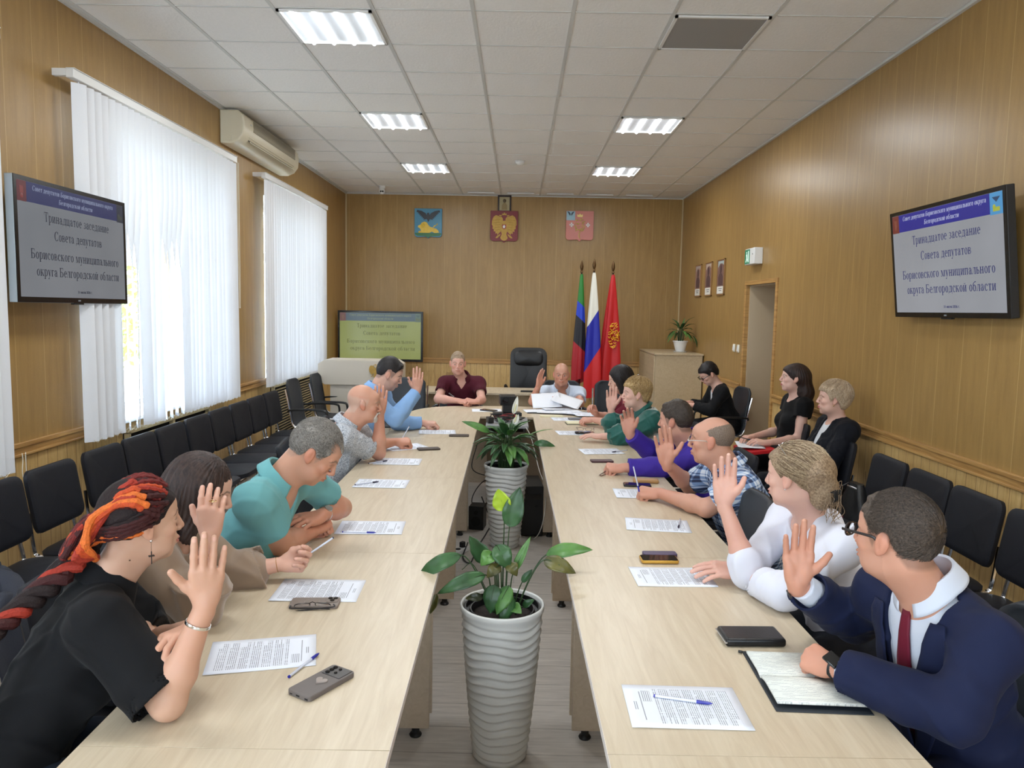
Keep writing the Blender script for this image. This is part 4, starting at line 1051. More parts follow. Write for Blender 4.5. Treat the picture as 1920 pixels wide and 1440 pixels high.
def leaf(root, base, tip, width, mat, curl=.25, start=(0, 0, 0), side=None, bend=None, name='leaf', stalk=True, n=10, face=None):
    """blade from base to tip with a fold along the midrib; stalk from start up to base"""
    base, tip = Vector(base), Vector(tip); ax = tip - base; L = ax.length; t = ax.normalized()
    sd = Vector(side) if side else t.cross(Vector(face or (0, 0, 1)))
    if sd.length < .1: sd = Vector((1, 0, 0))
    sd = (sd - t * sd.dot(t)).normalized(); nm = sd.cross(t).normalized()
    if nm.z < 0 and side is None: nm = -nm
    bd = .12 * L if bend is None else bend
    b = MB()
    def fn(u, v):
        w = width / 2 * (math.sin(math.pi * min(1, v) ** .72) ** .8) * (1 if v < .999 else 0)
        s = (u - .5) * 2
        c = base + ax * v + nm * (bd * math.sin(math.pi * v))
        return c + sd * (w * s) + nm * (curl * w * abs(s) + .03 * width * math.sin(v * 22) * s * s)
    b.grid(6, n, fn); o = b.build(name, mat, root, solid=.0012, angle=60)
    if stalk:
        st = Vector(start); mid = st.lerp(base, .5) + Vector((0, 0, .25 * (base - st).length)) * .5
        pts = smoothpath([st, mid, base, base + ax * .5 + nm * bd], 5)
        k = MB(); k.tube(pts, [.0035 - .002 * i / len(pts) for i in range(len(pts))], 6); k.build('leaf_stalk', m_stem, o)
    return o
def big_pot(x, y, label):
    t = thing('flower_pot', label, 'flower pot', (x, y, 0), 0, 'tall white wavy pots between the tables')
    H = .62; n = 160
    prof = [(.098, 0), (.104, .01)] + [(.104 + (.157 - .104) * (i / 150) ** .85, .01 + (H - .03) * i / 150) for i in range(1, 151)]
    def wv(a, z, i):
        if z > H - .035 or z < .012: return 0
        ph = z * 2 * math.pi / .0335 + 1.1 * math.sin(a * 3 + z * 9) + .7 * math.sin(a * 5 - z * 14 + 1) + .5 * math.sin(a * 2 + 3)
        return .0042 * (math.sin(ph) + .35 * math.sin(2 * ph + .6)) * min(1, (H - .035 - z) / .03)
    prof += [(.163, H - .02), (.164, H - .006), (.161, H), (.156, H), (.153, H - .006), (.150, H - .05), (.14, H - .06)]
    b = MB(); b.lathe(prof, n=n, fn=wv, caps=False); b.add([(0, 0, 0.002)], []); b.build('body', m_pot, t, angle=70)
    b = MB(); b.lathe([(.148, H - .045), (.147, H - .012), (.141, H - .010), (.139, H - .03), (.128, H - .034), (.125, H - .02), (.120, H - .02), (.118, H - .06)], n=48, caps=False); b.build('inner_liner', m_blackp, t)
    b = MB(); b.lathe([(.0001, .0), (.05, .003), (.1, -.001), (.122, -.004)], (0, 0, H - .045), 40, fn=lambda a, z, i: .003 * math.sin(9 * a)); b.build('soil', m_soil, t)
    return t
P1 = (-.042, 2.85, .60); P2 = (-.072, 5.52, .60)
big_pot(P1[0], P1[1], 'tall white wavy flower pot nearest the camera between the tables')
big_pot(P2[0], P2[1], 'tall white wavy flower pot standing farther back between the tables')
pl = thing('peace_lily', 'sparse peace lily with one lime green leaf in the nearest white pot', 'plant', (P1[0], P1[1], .575))
for a in [
    ((-.16, -.01, .235), (-.335, -.02, .135), .062, m_lf, .2, (-.03, 0, 0), None, .035),
    ((-.065, -.03, .165), (-.245, -.08, .105), .06, m_lf, .2, (-.025, 0, 0), None, .02),
    ((-.245, -.08, .105), (-.27, -.09, .03), .035, m_lfb, .5, None, None, .005),
    ((-.04, .03, .19), (-.135, .06, .29), .085, m_lf, .15, (-.02, .01, 0), (.8, -.5, .8), .01),
    ((-.035, .0, .24), (-.085, -.03, .20), .06, m_lf2, .3, (-.015, .01, 0), None, .02),
    ((-.03, .01, .27), (.025, -.02, .185), .075, m_lf, .3, (-.01, .01, 0), None, .02),
    ((.001, .01, .405), (-.024, .0, .495), .072, m_lfy, .25, (0, .01, 0), (1, -.1, .25), .0),
    ((.022, .0, .345), (.060, .015, .50), .082, m_lf, .35, (.01, 0, 0), (1, -.15, -.3), .006),
    ((.04, .0, .165), (.105, .02, .305), .035, m_lf2, .3, (.02, 0, 0), (.9, -.3, -.4), .0),
    ((.165, .01, .235), (.345, .0, .262), .058, m_lf2, .2, (.05, 0, 0), None, .03),
    ((.155, -.02, .225), (.278, -.05, .185), .062, m_lfb, .2, (.05, -.01, 0), None, .018),
    ((-.03, -.05, .135), (-.045, -.075, .03), .075, m_lf, .25, (-.01, -.02, 0), (1, -.1, .1), -.012),
    ((.025, -.055, .135), (-.02, -.095, .035), .07, m_lf2, .3, (0, -.02, 0), (1, -.2, .5), -.01),
    ((.03, -.05, .10), (.0, -.09, -.005), .065, m_lf, .3, (.005, -.02, 0), (1, .1, 0), -.01),
    ((-.01, -.02, .20), (-.06, -.05, .16), .05, m_lfb, .2, (0, -.01, 0), None, .02),
    ((.02, -.01, .205), (.055, -.04, .165), .05, m_lfb, .2, (.01, -.01, 0), None, .02),
    ((.035, -.04, .05), (.075, -.08, .035), .045, m_lf2, .2, (.02, -.02, 0), None, .01),
    ((.075, .02, .12), (.115, .03, .17), .028, m_lf, .4, (.04, 0, 0), None, .005),
    ((.08, .0, .03), (.125, .0, .06), .03, m_lf, .3, (.05, 0, 0), None, .008),
    ((-.075, .02, .055), (-.145, .02, .05), .035, m_lfb, .3, (-.03, 0, 0), None, .01),
]:
    st = a[5]; leaf(pl, a[0], a[1], a[2], a[3], a[4], st or (0, 0, 0), a[6], a[7], stalk=st is not None, n=14, face=(0, -1, .75))
b = MB(); b.tube(smoothpath([(-.02, .01, 0), (-.07, .02, .1), (-.12, .02, .19), (-.16, .02, .165)], 5), .0016, 5); b.build('dry_stalk', m_stem, pl)

def bushy(root, n, spread, h, seed, mats, lw=.05, ll=.2, rbase=.05):
    rnd = random.Random(seed)
    for k in range(n):
        a = k * 2.399 + rnd.uniform(-.3, .3); f = (k + .5) / n; r_ = spread * (.25 + .75 * f) ** .8
        z = h * (1.02 - .72 * f ** 1.2) * rnd.uniform(.85, 1.05)
        tip = Vector((r_ * math.cos(a), r_ * math.sin(a), z)); L = ll * rnd.uniform(.75, 1.15)
        bs = Vector((tip.x * .38, tip.y * .38, z * .72 + .03 + .06 * f))
        d = (tip - bs); tip = bs + d.normalized() * L
        if f > .5: tip.z -= .06 * f
        leaf(root, bs, tip, lw * rnd.uniform(.75, 1.2), rnd.choice(mats), .3, (rbase * math.cos(a), rbase * math.sin(a), 0), None, .12 * L, n=8)
pl = thing('peace_lily', 'bushy peace lily with two white flowers in the farther white pot', 'plant', (P2[0], P2[1], .575))
bushy(pl, 46, .25, .33, 4, [m_lf, m_lf, m_lf2], .055, .18)
leaf(pl, (-.12, -.02, .28), (-.33, -.03, .36), .055, m_lf2, .2, (0, 0, 0), None, .02, face=(0, -1, .6))
leaf(pl, (.14, .0, .25), (.34, .0, .31), .03, m_lf2, .3, (0, 0, 0), None, .01)
leaf(pl, (.2, .0, .20), (.36, -.02, .185), .055, m_lf, .2, (0, 0, 0), None, .03, face=(0, -1, .6))
m_sp = M('white_spathe', srgb(232, 232, 222), .5)
for k, (bx, bz, tx, tz) in enumerate([(.045, .42, .075, .555), (.05, .345, .085, .42)]):
    f = leaf(pl, (bx, -.03, bz), (tx, -.03, tz), .042, m_sp, .5, (0, 0, 0), (1, .2, -.2), .0, name='flower')
    b = MB(); b.tube([(bx + .008, -.045, bz + .02), (bx + .02, -.05, bz + .075)], .005, 6); b.build('spadix', M('cream_spadix', srgb(226, 220, 170), .7), f)
t = thing('flower_pot', 'small white flower pot and saucer on top of the corner cupboard', 'flower pot', (2.30, 10.80, 1.202))
b = MB(); b.lathe([(.055, .012), (.07, .03), (.088, .10), (.098, .14), (.108, .145), (.108, .16), (.098, .16), (.092, .145), (.085, .12)], n=32, caps=False); b.build('body', m_white, t)
b = MB(); b.lathe([(.0001, 0), (.085, 0), (.10, .012), (.094, .014), (.07, .006), (.0001, .006)], n=32); b.build('saucer', m_white, t)
b = MB(); b.lathe([(.0001, .13), (.09, .128)], n=24); b.build('soil', m_soil, t)
pl = thing('lily_plant', 'arching long-leaved green plant growing in the small white pot on the cupboard', 'plant', (2.30, 10.80, 1.325))
bushy(pl, 22, .20, .27, 11, [m_lf, m_lf2], .045, .2, .03)
leaf(pl, (.0, 0, .2), (.05, 0, .36), .03, m_lf2, .4, (0, 0, 0), (1, 0, 0), 0); leaf(pl, (.15, -.06, .12), (.21, -.12, -.06), .045, m_lf, .3, (0, 0, 0), None, .02)

# ================================================================== PAPERS, PENS, PHONES
def paper_mat():
    n = NT('printed_sheet'); v = n.coord('Object'); x, y, z = n.sep(v)
    # lines run across the short side (y), stacked along x (page long side); page spans x -0.1485..0.1485
    row = n.math('DIVIDE', n.math('ADD', x, .1485), .0052)
    inl = n.math('LESS_THAN', n.math('FRACT', row), .40)
    idx = n.math('FLOOR', row)
    wn = n.n('ShaderNodeTexWhiteNoise', noise_dimensions='1D'); n.l(idx, wn, 0, 1)
    block = n.math('LESS_THAN', n.math('FRACT', n.math('DIVIDE', idx, 6.0)), .8)
    words = n.noise(n.coord('Object', (40, 260, 1)), 1, 1); gap = n.math('GREATER_THAN', words, .40)
    body = n.math('MULTIPLY', n.math('GREATER_THAN', x, -.072), n.math('LESS_THAN', x, .128))
    wid = n.math('ADD', .055, n.math('MULTIPLY', n.math('GREATER_THAN', wn.outputs[0], .25), .03))
    inw = n.math('MULTIPLY', n.math('GREATER_THAN', y, n.math('MULTIPLY', wid, -1.0)), n.math('LESS_THAN', y, .085))
    a = n.math('MULTIPLY', n.math('MULTIPLY', inl, gap), n.math('MULTIPLY', body, n.math('MULTIPLY', inw, n.math('ADD', n.math('MULTIPLY', block, .75), .25))))
    hd = n.math('MULTIPLY', n.math('GREATER_THAN', x, -.128), n.math('LESS_THAN', x, -.118))
    hd = n.math('MULTIPLY', hd, n.math('LESS_THAN', n.math('ABSOLUTE', y), .02))
    l2 = n.math('MULTIPLY', n.math('LESS_THAN', n.math('ABSOLUTE', n.math('SUBTRACT', x, -.108)), .0012), n.math('LESS_THAN', n.math('ABSOLUTE', y), .07))
    sg = n.math('MULTIPLY', n.math('MULTIPLY', n.math('GREATER_THAN', x, -.103), n.math('LESS_THAN', x, -.080)), n.math('MULTIPLY', n.math('GREATER_THAN', y, .02), inl))
    sg = n.math('MULTIPLY', sg, n.math('LESS_THAN', y, .075))
    ink = n.math('MAXIMUM', n.math('MAXIMUM', a, n.math('MULTIPLY', hd, inl)), n.math('MAXIMUM', l2, sg))
    n.col(n.mix(n.math('MULTIPLY', ink, .72), srgb(232, 236, 246), srgb(70, 72, 84))); n.set(rough=.75); return n.m
m_sheet = paper_mat(); m_blank = M('white_paper', srgb(232, 234, 240), .75, var=.02)
m_yellow = M('cream_paper', srgb(230, 224, 190), .8)
TZ = .7512
def sheet(x, y, ang, label, mat=None, z=TZ, group='agenda sheets on the tables', warp=.0012, w=.297, h=.21):
    b = MB(); rnd = random.Random(int(x * 1000 + y * 77)); p = rnd.random() * 6
    def fn(u, v): return ((u - .5) * w, (v - .5) * h, warp * (1 + math.sin(u * 3 + p)) * (abs(v - .5) + abs(u - .5)) )
    b.grid(10, 8, fn); o = b.build('sheet_of_paper', mat or m_sheet, solid=.0003, off=0)
    o.location = (x, y, z); o.rotation_euler = (0, 0, R(ang)); return tag(o, label, 'paper', group)
RT = [(.443, 1.852, -.5, 'printed sheet nearest the camera on the right table, blue pen on it'), (.602, 2.812, 1.9, 'printed sheet on the right table beneath the gold-cased phone'),
      (.675, 3.516, -5.9, 'printed sheet on the right table with a pen on its far right corner'), (.698, 4.133, -.6, 'printed sheet under the writing hand of the man in the plaid shirt'),
      (.612, 5.389, 9.9, 'printed sheet in front of the violet shirt man, pen at its edge'), (.48, 6.201, 7, 'printed sheet under the folded eyeglasses and phone at the far right'), (.475, 7.0, 7, 'printed sheet near the black-haired woman\'s notebook')]
LT = [(-.718, 2.096, 194.6, 'printed sheet nearest the camera on the left table, pen lying across it'), (-.687, 2.596, 182, 'printed sheet on the left table behind the phone with eyeglasses'), (-.654, 3.375, 183.3, 'printed sheet before the man in turquoise, pen along its near edge'),
      (-.763, 4.248, 180.4, 'printed sheet on the left table just past the turquoise polo man\'s forearm'), (-.77, 4.88, 181.5, 'printed sheet on the left table nearest the bald man\'s elbow'), (-.80, 5.405, 214, 'slanted sheet under the pen hand of the bald man'), (-.645, 6.109, 187, 'printed sheet beside the light blue sleeve')]
for q in RT: sheet(q[0], q[1], q[2], q[3])
for q in LT: sheet(q[0], q[1], q[2], q[3])
m_pclear = M('clear_pen_barrel', srgb(206, 210, 224), .2, spec=.6); m_pblue = M('blue_pen_grip', srgb(28, 34, 150), .35); m_pdark = M('dark_pen_grip', srgb(30, 28, 60), .4)
m_silver = M('silver_metal', (.62, .62, .64), .28, .9)
def pen(a, c, label, z=None, col=None, cap=True, body=None):
    """pen from tail a to tip c (3D)"""
    a, c = Vector(a), Vector(c); t = thing('pen', label, 'pen', tuple(a), 0, 'ballpoint pens'); d = c - a; L = .145; d = d.normalized() * L
    b = MB(); b.tube([(0, 0, 0), d * .74], .0037, 8); b.build('barrel', body or m_pclear, t)
    b = MB(); b.tube([d * .72, d * .75, d * .92, d * .985, d], [.004, .0046, .0042, .0016, .0006], 8); b.build('grip', col or m_pblue, t)
    b = MB(); b.tube([(0, 0, 0), d * -.03], .0039, 8); b.build('end_plug', col or m_pblue, t)
    return t
zt = .7565
pen((.375, 1.895, zt), (.52, 1.86, zt), 'blue pen lying on the printed sheet nearest the camera on the right')
pen((-.60, 1.96, zt - .002), (-.555, 2.10, zt), 'pen lying across the near left printed sheet')
pen((-.76, 3.285, zt), (-.62, 3.285, zt), 'pen along the sheet of the man in turquoise')
pen((.80, 3.60, zt), (.77, 3.49, zt), 'pen on the far corner of the sheet beside the white-bloused woman\'s hand', col=m_pdark)
pen((-.90, 4.19, zt), (-.82, 4.25, zt), 'pen on the sheet just past the turquoise polo man\'s forearm', col=m_pdark)
pen((-.94, 4.78, zt), (-.86, 4.86, zt), 'pen on the sheet nearest the bald man\'s elbow', col=m_pdark)
pen((.80, 5.43, zt), (.70, 5.36, zt), 'pen at the edge of the sheet before the man in violet', col=m_pdark)
def phone(x, y, ang, label, body, screen=None, L=.158, Wd=.077, T=.011, z=.7502, extra=None, group=None):
    t = thing('mobile_phone', label, 'phone', (x, y, z), R(ang), group)
    b = MB()
    pts = []
    for cx_, cy_, a0 in ((1, 1, 0), (-1, 1, 90), (-1, -1, 180), (1, -1, 270)):
        for k in range(5): a = R(a0 + 22.5 * k); pts.append((cx_ * (L / 2 - .011) + .011 * math.cos(a), cy_ * (Wd / 2 - .011) + .011 * math.sin(a)))
    b.prism(pts, 0, T); b.build('body', body, t, bevel=.0022, seg=3)
    if screen: b = MB(); b.prism([(p[0] * .955, p[1] * .93) for p in pts], T, T + .0006); b.build('display', screen, t)
    return t
m_pgrey = M('grey_phone_case', srgb(104, 96, 92), .55, bump=.1); m_taupe = M('taupe_phone_case', srgb(132, 120, 112), .5); m_glassb = M('black_phone_glass', srgb(16, 16, 18), .08, spec=.6)
m_goldc = M('gold_phone_case', srgb(206, 160, 70), .3, .6); m_brownc = M('dark_brown_phone_case', srgb(64, 52, 44), .5)
ph = phone(-.503, 1.924, 58.7, 'grey phone in a case with a heart sticker near the camera', m_pgrey, L=.168, Wd=.082, T=.014)
b = MB(); b.bb((.028, -.034, .014), (.078, .03, .0155)); c_ = b.build('camera_island', M('dark_grey_camera_island', srgb(60, 56, 54), .4), ph, bevel=.003)
for k, (cx_, cy_) in enumerate(((.068, .018), (.054, .018), (.038, .018), (.066, -.002), (.046, -.004))):
    b = MB(); b.cyl((cx_, cy_, .0155), (cx_, cy_, .0175), .0062 if k < 3 else .0045, 14); b.build('camera_lens', m_glassb, c_)
b = MB(); hp = []
for k in range(24):
    a = 2 * math.pi * k / 24; hp.append((-.006 + .0011 * (13 * math.cos(a) - 5 * math.cos(2 * a) - 2 * math.cos(3 * a) - math.cos(4 * a)), -.002 + .0011 * 16 * math.sin(a) ** 3))
b.prism(hp, .014, .0175); b.build('heart_sticker', M('beige_heart', srgb(150, 138, 130), .35), ph, bevel=.001)
b = MB(); b.box((-.0842, .0, .007), (.001, .012, .004)); b.box((-.0842, .024, .006), (.001, .008, .003)); b.box((-.0842, -.03, .006), (.001, .01, .004)); b.build('port', m_dark, ph)
ph = phone(-.667, 2.467, 4, 'taupe phone with triple camera under folded eyeglasses on the left table', m_taupe, L=.162, Wd=.078, T=.011)
b = MB(); b.bb((.038, -.008, .011), (.076, .034, .0135)); c_ = b.build('camera_island', m_taupe, ph, bevel=.003)
for cx_, cy_ in ((.048, .022), (.066, .022), (.057, .003)): b = MB(); b.cyl((cx_, cy_, .0135), (cx_, cy_, .016), .0075, 16); b.build('camera_lens', m_glassb, c_)
b = MB(); b.tube(arc((-.01, 0, .0112), .024, 0, 360, 28, 'xy')[:-1], .0008, 4, closed=True); b.build('magnet_ring', M('light_ring', srgb(160, 150, 142), .4), ph)
m_gframe = M('dark_eyeglass_frame', srgb(34, 28, 28), .3); m_lens = NT('eyeglass_lens'); m_lens.col((1, 1, 1)); m_lens.set(rough=.02, trans=1.0, ior=1.05); m_lens = m_lens.m
def glasses_mesh(parent, fr, m=None, w=.136, fold=False, rr=.0014, lw=.050, lh=.034, temple=.135, rimless=False, tcol=None):
    """eyeglasses in local coords x right, y forward, z up; fr maps to the parent's space"""
    m = m or m_gframe
    for s in (-1, 1):
        c = s * w * .245; ring = []
        for k in range(20):
            a = 2 * math.pi * k / 20; ring.append(fr @ Vector((c + lw / 2 * math.copysign(abs(math.cos(a)) ** .75, math.cos(a)), -.006 * abs(c + lw / 2 * math.cos(a)) / .06, lh / 2 * math.copysign(abs(math.sin(a)) ** .75, math.sin(a)))))
        b = MB(); b.tube(ring, rr, 6, closed=True); b.build('rim', m, parent)
        b = MB(); b.add(ring, [tuple(range(20))]); b.build('lens', m_lens, parent, solid=.0008)
        b = MB()
        if fold: pts = [(s * w / 2, -.005, .006), (s * w / 2 - s * .002, -.014, .004), (-s * w * .30, -.017 - (.004 if s > 0 else 0), -.002), (-s * w * .44, -.019, -.012)]
        else: pts = [(s * w / 2 * .98, -.004, .006), (s * w / 2 * 1.03, -.014, .006), (s * w / 2 * 1.06, -.085, .004), (s * w / 2 * 1.03, -.10, -.002), (s * w / 2 * 1.0, -temple, -.026)]
        b.tube([fr @ Vector(p) for p in smoothpath(pts, 4)], rr * 1.1, 6, flat=1.6); b.build('temple', tcol or m, parent)
    b = MB(); b.tube([fr @ Vector(p) for p in ((-w * .245 + lw / 2 - .003, 0, .006), (0, .004, .009), (w * .245 - lw / 2 + .003, 0, .006))], rr, 6); b.build('bridge', m, parent)
t = thing('eyeglasses', 'dark framed eyeglasses lying folded on the taupe phone', 'eyeglasses', (-.665, 2.43, .768), R(8)); glasses_mesh(t, Matrix.Rotation(R(50), 4, 'X'), fold=True)
t = thing('wallet', 'black leather zip wallet on the right table before the suited man', 'wallet', (.735, 2.262, .7502), R(2))
b = MB(); b.bb((-.092, -.052, 0), (.092, .052, .026)); b.build('body', m_leather, t, bevel=.009, seg=4)
b = MB(); b.bb((-.0945, -.050, .011), (-.06, .0535, .015)); b.bb((-.0945, .0505, .011), (.08, .0535, .015)); b.build('zip', m_silver, t)
ph = phone(.585, 2.99, 2, 'phone in a gold bumper case lying at the edge of a sheet on the right', m_goldc, m_glassb, L=.15, Wd=.075, T=.012, z=.7535)
ph = phone(.60, 3.055, 2, 'dark purple phone behind the gold-cased phone', M('purple_phone_case', srgb(58, 44, 84), .4), None, L=.14, Wd=.05, T=.016)
phone(-.624, 5.336, 20, 'dark brown phone by the bald man\'s sheet on the left table', m_brownc)
phone(-.454, 5.936, 3, 'dark brown phone near the light blue shirt\'s sheet', m_brownc)
phone(.705, 4.33, -4, 'black phone under the plaid shirt man\'s writing hand', m_blackp, m_glassb)
phone(.575, 5.02, 6, 'dark maroon phone behind the fist of the man in violet', M('maroon_phone_case', srgb(66, 30, 40), .4), L=.15)
phone(.56, 6.17, 3, 'dark phone lying under grey eyeglasses at the far right sheet', m_blackp, m_glassb, z=.7535)
phone(.555, 6.98, 3, 'grey phone on the far right sheet by the notebook', m_pgrey, m_glassb, z=.7535)
t = thing('eyeglasses', 'grey eyeglasses standing open on the dark phone at the far right', 'eyeglasses', (.56, 6.20, .783), R(170)); glasses_mesh(t, Matrix.Rotation(R(0), 4, 'X'), M('grey_frame', srgb(80, 70, 84), .3), lh=.026)
t = thing('eyeglasses', 'brown eyeglasses folded by the violet sleeved fist', 'eyeglasses', (.545, 4.62, .765), R(60)); glasses_mesh(t, Matrix.Rotation(R(60), 4, 'X'), M('brown_frame', srgb(90, 60, 60), .3), fold=True)
t = thing('glasses_case', 'tan case lying behind the writing hand in plaid', 'case', (.77, 4.42, .7502), R(-5)); b = MB(); b.bb((-.075, -.03, 0), (.075, .03, .022)); b.build('body', M('tan_leather', srgb(176, 134, 84), .5), t, bevel=.009, seg=3)
# open notebook of the suited man
t = thing('notebook', 'open lined notebook with handwriting in front of the suited man', 'notebook', (.80, 2.02, .7502), R(-2))
m_nbc = M('black_notebook_cover', srgb(34, 40, 48), .5)
b = MB(); b.bb((-.122, -.185, 0), (.122, .155, .003)); b.build('cover', m_nbc, t, bevel=.001)
n = NT('handwritten_page'); v = n.coord('Object'); x_, y_, z_ = n.sep(v)
row = n.math('FRACT', n.math('DIVIDE', y_, .0085)); wig = n.noise(n.coord('Object', (220, 60, 1)), 1, 2)
ink = n.math('MULTIPLY', n.math('LESS_THAN', n.math('ABSOLUTE', n.math('SUBTRACT', row, wig)), .14), n.math('GREATER_THAN', n.noise(n.coord('Object', (25, 90, 1)), 1, 1), .45))
n.col(n.mix(n.math('MULTIPLY', ink, .38), srgb(226, 228, 220), srgb(92, 98, 118))); n.set(rough=.8); m_hand = n.m
for s, nm in ((1, 'left_pages'), (-1, 'right_pages')):
    b = MB()
    def fn(u, v): yy = s * (.002 + v * .15); return ((u - .5) * .228, yy - .015, .006 + .009 * math.sin(min(1, v * 3.2) * math.pi / 2) - .003 * v)
    b.grid(2, 14, fn); b.build('page_block', m_hand, t, solid=.006, off=-1 if s > 0 else 1)
b = MB(); b.tube([(-.125, .14, .006), (-.135, .145, .006)], .004, 6); b.build('ribbon_end', m_blackp, t)
# far end clutter
sheet(-.30, 7.50, 5, 'white sheet beside the clasped hands at the head of the table', m_blank, group='loose papers at the head of the table')
for k, (x, y, a) in enumerate([(.22, 7.50, 10), (.36, 7.42, -12), (.48, 7.50, 20), (.60, 7.32, -25), (.70, 7.22, 8), (.40, 7.62, 15)]):
    sheet(x, y, a, 'white paper %s' % ['lying left in the pile before the man in the pale shirt', 'lying under the black folder at the head', 'in the middle of the fanned pile at the head', 'fanned out right in the pile at the head of the table', 'rightmost of the fanned papers at the head of the table', 'at the back of the pile before the man in the pale shirt'][k], m_sheet if k in (3, 4) else m_blank, z=TZ + .006 + .0022 * k, group='loose papers at the head of the table', warp=.002)
t = thing('document_folder', 'open thin black folder under the papers at the head of the table', 'folder', (.47, 7.42, .7502), R(-6)); b = MB(); b.bb((-.36, -.12, 0), (.36, .13, .004)); b.build('cover', m_blackp, t, bevel=.001)
t = thing('notepad', 'cream notepad just in front of the black folder', 'notepad', (.33, 7.16, .7502), R(4)); b = MB(); b.bb((-.11, -.04, 0), (.11, .04, .008)); b.build('pages', m_yellow, t)
t = thing('notepad', 'cream open notebook under the black-haired woman\'s hand', 'notepad', (.57, 6.72, .7502), R(5)); b = MB(); b.bb((-.13, -.06, 0), (.16, .08, .004)); b.build('cover', m_blackp, t); b = MB(); b.bb((-.125, -.055, .004), (.155, .075, .016)); b.build('pages', m_yellow, t)
t = thing('mobile_phone', 'black phone lying beside the projector at the head of the table', 'phone', (-.28, 7.47, .7512), R(-30)); b = MB(); b.box((0, 0, .006), (.16, .08, .011)); b.build('body', m_blackp, t, bevel=.002); b = MB(); b.box((0, 0, .012), (.15, .07, .001)); b.build('display', m_glassb, t)
# trolley with cables and the black camera box
t = thing('media_trolley', 'dark brown media cabinet with a grey shelf in the gap between tables', 'cabinet', (-.085, 6.72, 0), TW)
m_dbr = M('dark_brown_cabinet', srgb(74, 60, 40), .6, var=.15)
b = MB(); b.bb((-.17, -.22, .06), (.17, .25, .70)); b.build('carcass', m_dbr, t, bevel=.004)
b = MB(); b.bb((-.185, -.26, .735), (.185, .28, .76)); b.build('shelf', M('grey_shelf_edge', srgb(150, 152, 154), .4), t, bevel=.004)
b = MB()
for sx in (-1, 1):
    for yy in (-.2, .22): b.bb((sx * .15 - .01, yy - .01, .70), (sx * .15 + .01, yy + .01, .735)); b.cyl((sx * .14, yy, .0), (sx * .14, yy, .06), .02)
b.build('castor', m_blackp, t)
m_red = M('red_cable', srgb(130, 30, 34), .5); m_wc = M('white_cable', srgb(214, 212, 205), .5)
random.seed(21)
for k in range(14):
    mat = [m_blackp, m_blackp, m_blackp, m_red, m_wc][k % 5]; cx_, cy_ = random.uniform(-.1, .1), random.uniform(-.16, .16)
    pts = [(cx_ + .07 * math.cos(a * 1.3 + k) * random.uniform(.6, 1), cy_ + .07 * math.sin(a * 1.3 + k) * random.uniform(.6, 1), .772 + .012 * (k % 4) + random.uniform(0, .012)) for a in range(7)]
    b = MB(); b.tube(smoothpath(pts, 5), .0042, 6); o = b.build('cable', mat); o.location = (-.085 - 0, 6.72, 0)
    tag(o, 'coiled %s cable in the tangle on the grey shelf' % {0: 'black', 1: 'black', 2: 'black', 3: 'dark red', 4: 'white'}[k % 5], 'cable', '%s cables tangled on the shelf' % {0: 'black', 1: 'black', 2: 'black', 3: 'red', 4: 'white'}[k % 5])
t = thing('video_projector', 'black boxy camera device standing on the tabletop between the two men', 'device', (-.09, 7.02, .765), R(10))
b = MB(); b.box((0, 0, .02), (.26, .11, .035)); b.build('base', m_blackp, t, bevel=.006)
b = MB(); b.box((.0, 0, .075), (.09, .08, .08)); b.box((.0, -.01, .155), (.15, .10, .085), (R(6), 0, 0)); b.build('head', m_blackp, t, bevel=.006)
b = MB(); b.cyl((-.03, -.06, .155), (-.03, -.075, .153), .028, 18); b.build('lens', m_glassb, t)
t = thing('power_adapter', 'black power adapters stacked at the left end of the grey shelf', 'adapter', (-.235, 6.60, .76)); b = MB(); b.box((0, 0, .03), (.05, .09, .05), (0, 0, .3)); b.build('block', m_blackp, t, bevel=.005); b = MB(); b.tube(smoothpath([(0, 0, .05), (.02, -.02, .08), (.05, 0, .04), (.08, .03, .02)], 5), .004, 6); b.build('lead', m_blackp, t)
t = thing('computer_tower', 'black computer tower on the floor behind the farther pot', 'computer', (.12, 5.95, 0), R(4))
b = MB(); b.bb((-.085, -.2, .012), (.085, .2, .40)); b.build('case', m_blackp, t, bevel=.006); b = MB(); b.bb((-.07, -.204, .30), (.07, -.199, .34)); b.cyl((.03, -.2, .24), (.03, -.206, .24), .01); b.build('front_panel', m_bezel, t)
b = MB(); b.bb((-.08, -.18, 0), (-.05, .18, .012)); b.bb((.05, -.18, 0), (.08, .18, .012)); b.build('foot', m_blackp, t)
t = thing('speaker', 'small black speaker on the floor left of the farther pot', 'speaker', (-.30, 5.98, 0), R(-8)); b = MB(); b.bb((-.06, -.07, 0), (.06, .07, .19)); b.build('cabinet', m_blackp, t, bevel=.006); b = MB(); b.cyl((0, -.07, .07), (0, -.075, .07), .04, 20); b.cyl((0, -.07, .14), (0, -.075, .14), .018, 16); b.build('driver', m_dark, t)
t = thing('power_strip', 'white power strip on the floor by the left table panel', 'power strip', (-.40, 5.30, 0), R(60)); b = MB(); b.box((0, 0, .02), (.22, .055, .038)); b.build('body', m_white, t, bevel=.008)
b = MB()
for k in range(3): b.cyl((-.07 + .065 * k, 0, .039), (-.07 + .065 * k, 0, .041), .02, 16)
b.build('socket', m_dark, t); b = MB(); b.box((.05, 0, .06), (.04, .03, .04)); b.build('plug', m_blackp, t, bevel=.006)
def cable(pts, r, mat, label):
    b = MB(); b.tube(smoothpath(pts, 6), r, 7); return tag(b.build('cable', mat), label, 'cable')
cable([(-.34, 5.42, .05), (-.36, 5.2, .012), (-.30, 5.10, .008), (-.27, 5.45, .008), (-.22, 5.8, .01), (-.20, 6.1, .02), (-.28, 6.2, .2)], .005, m_blackp, 'black cable snaking over the floor left of the farther pot')
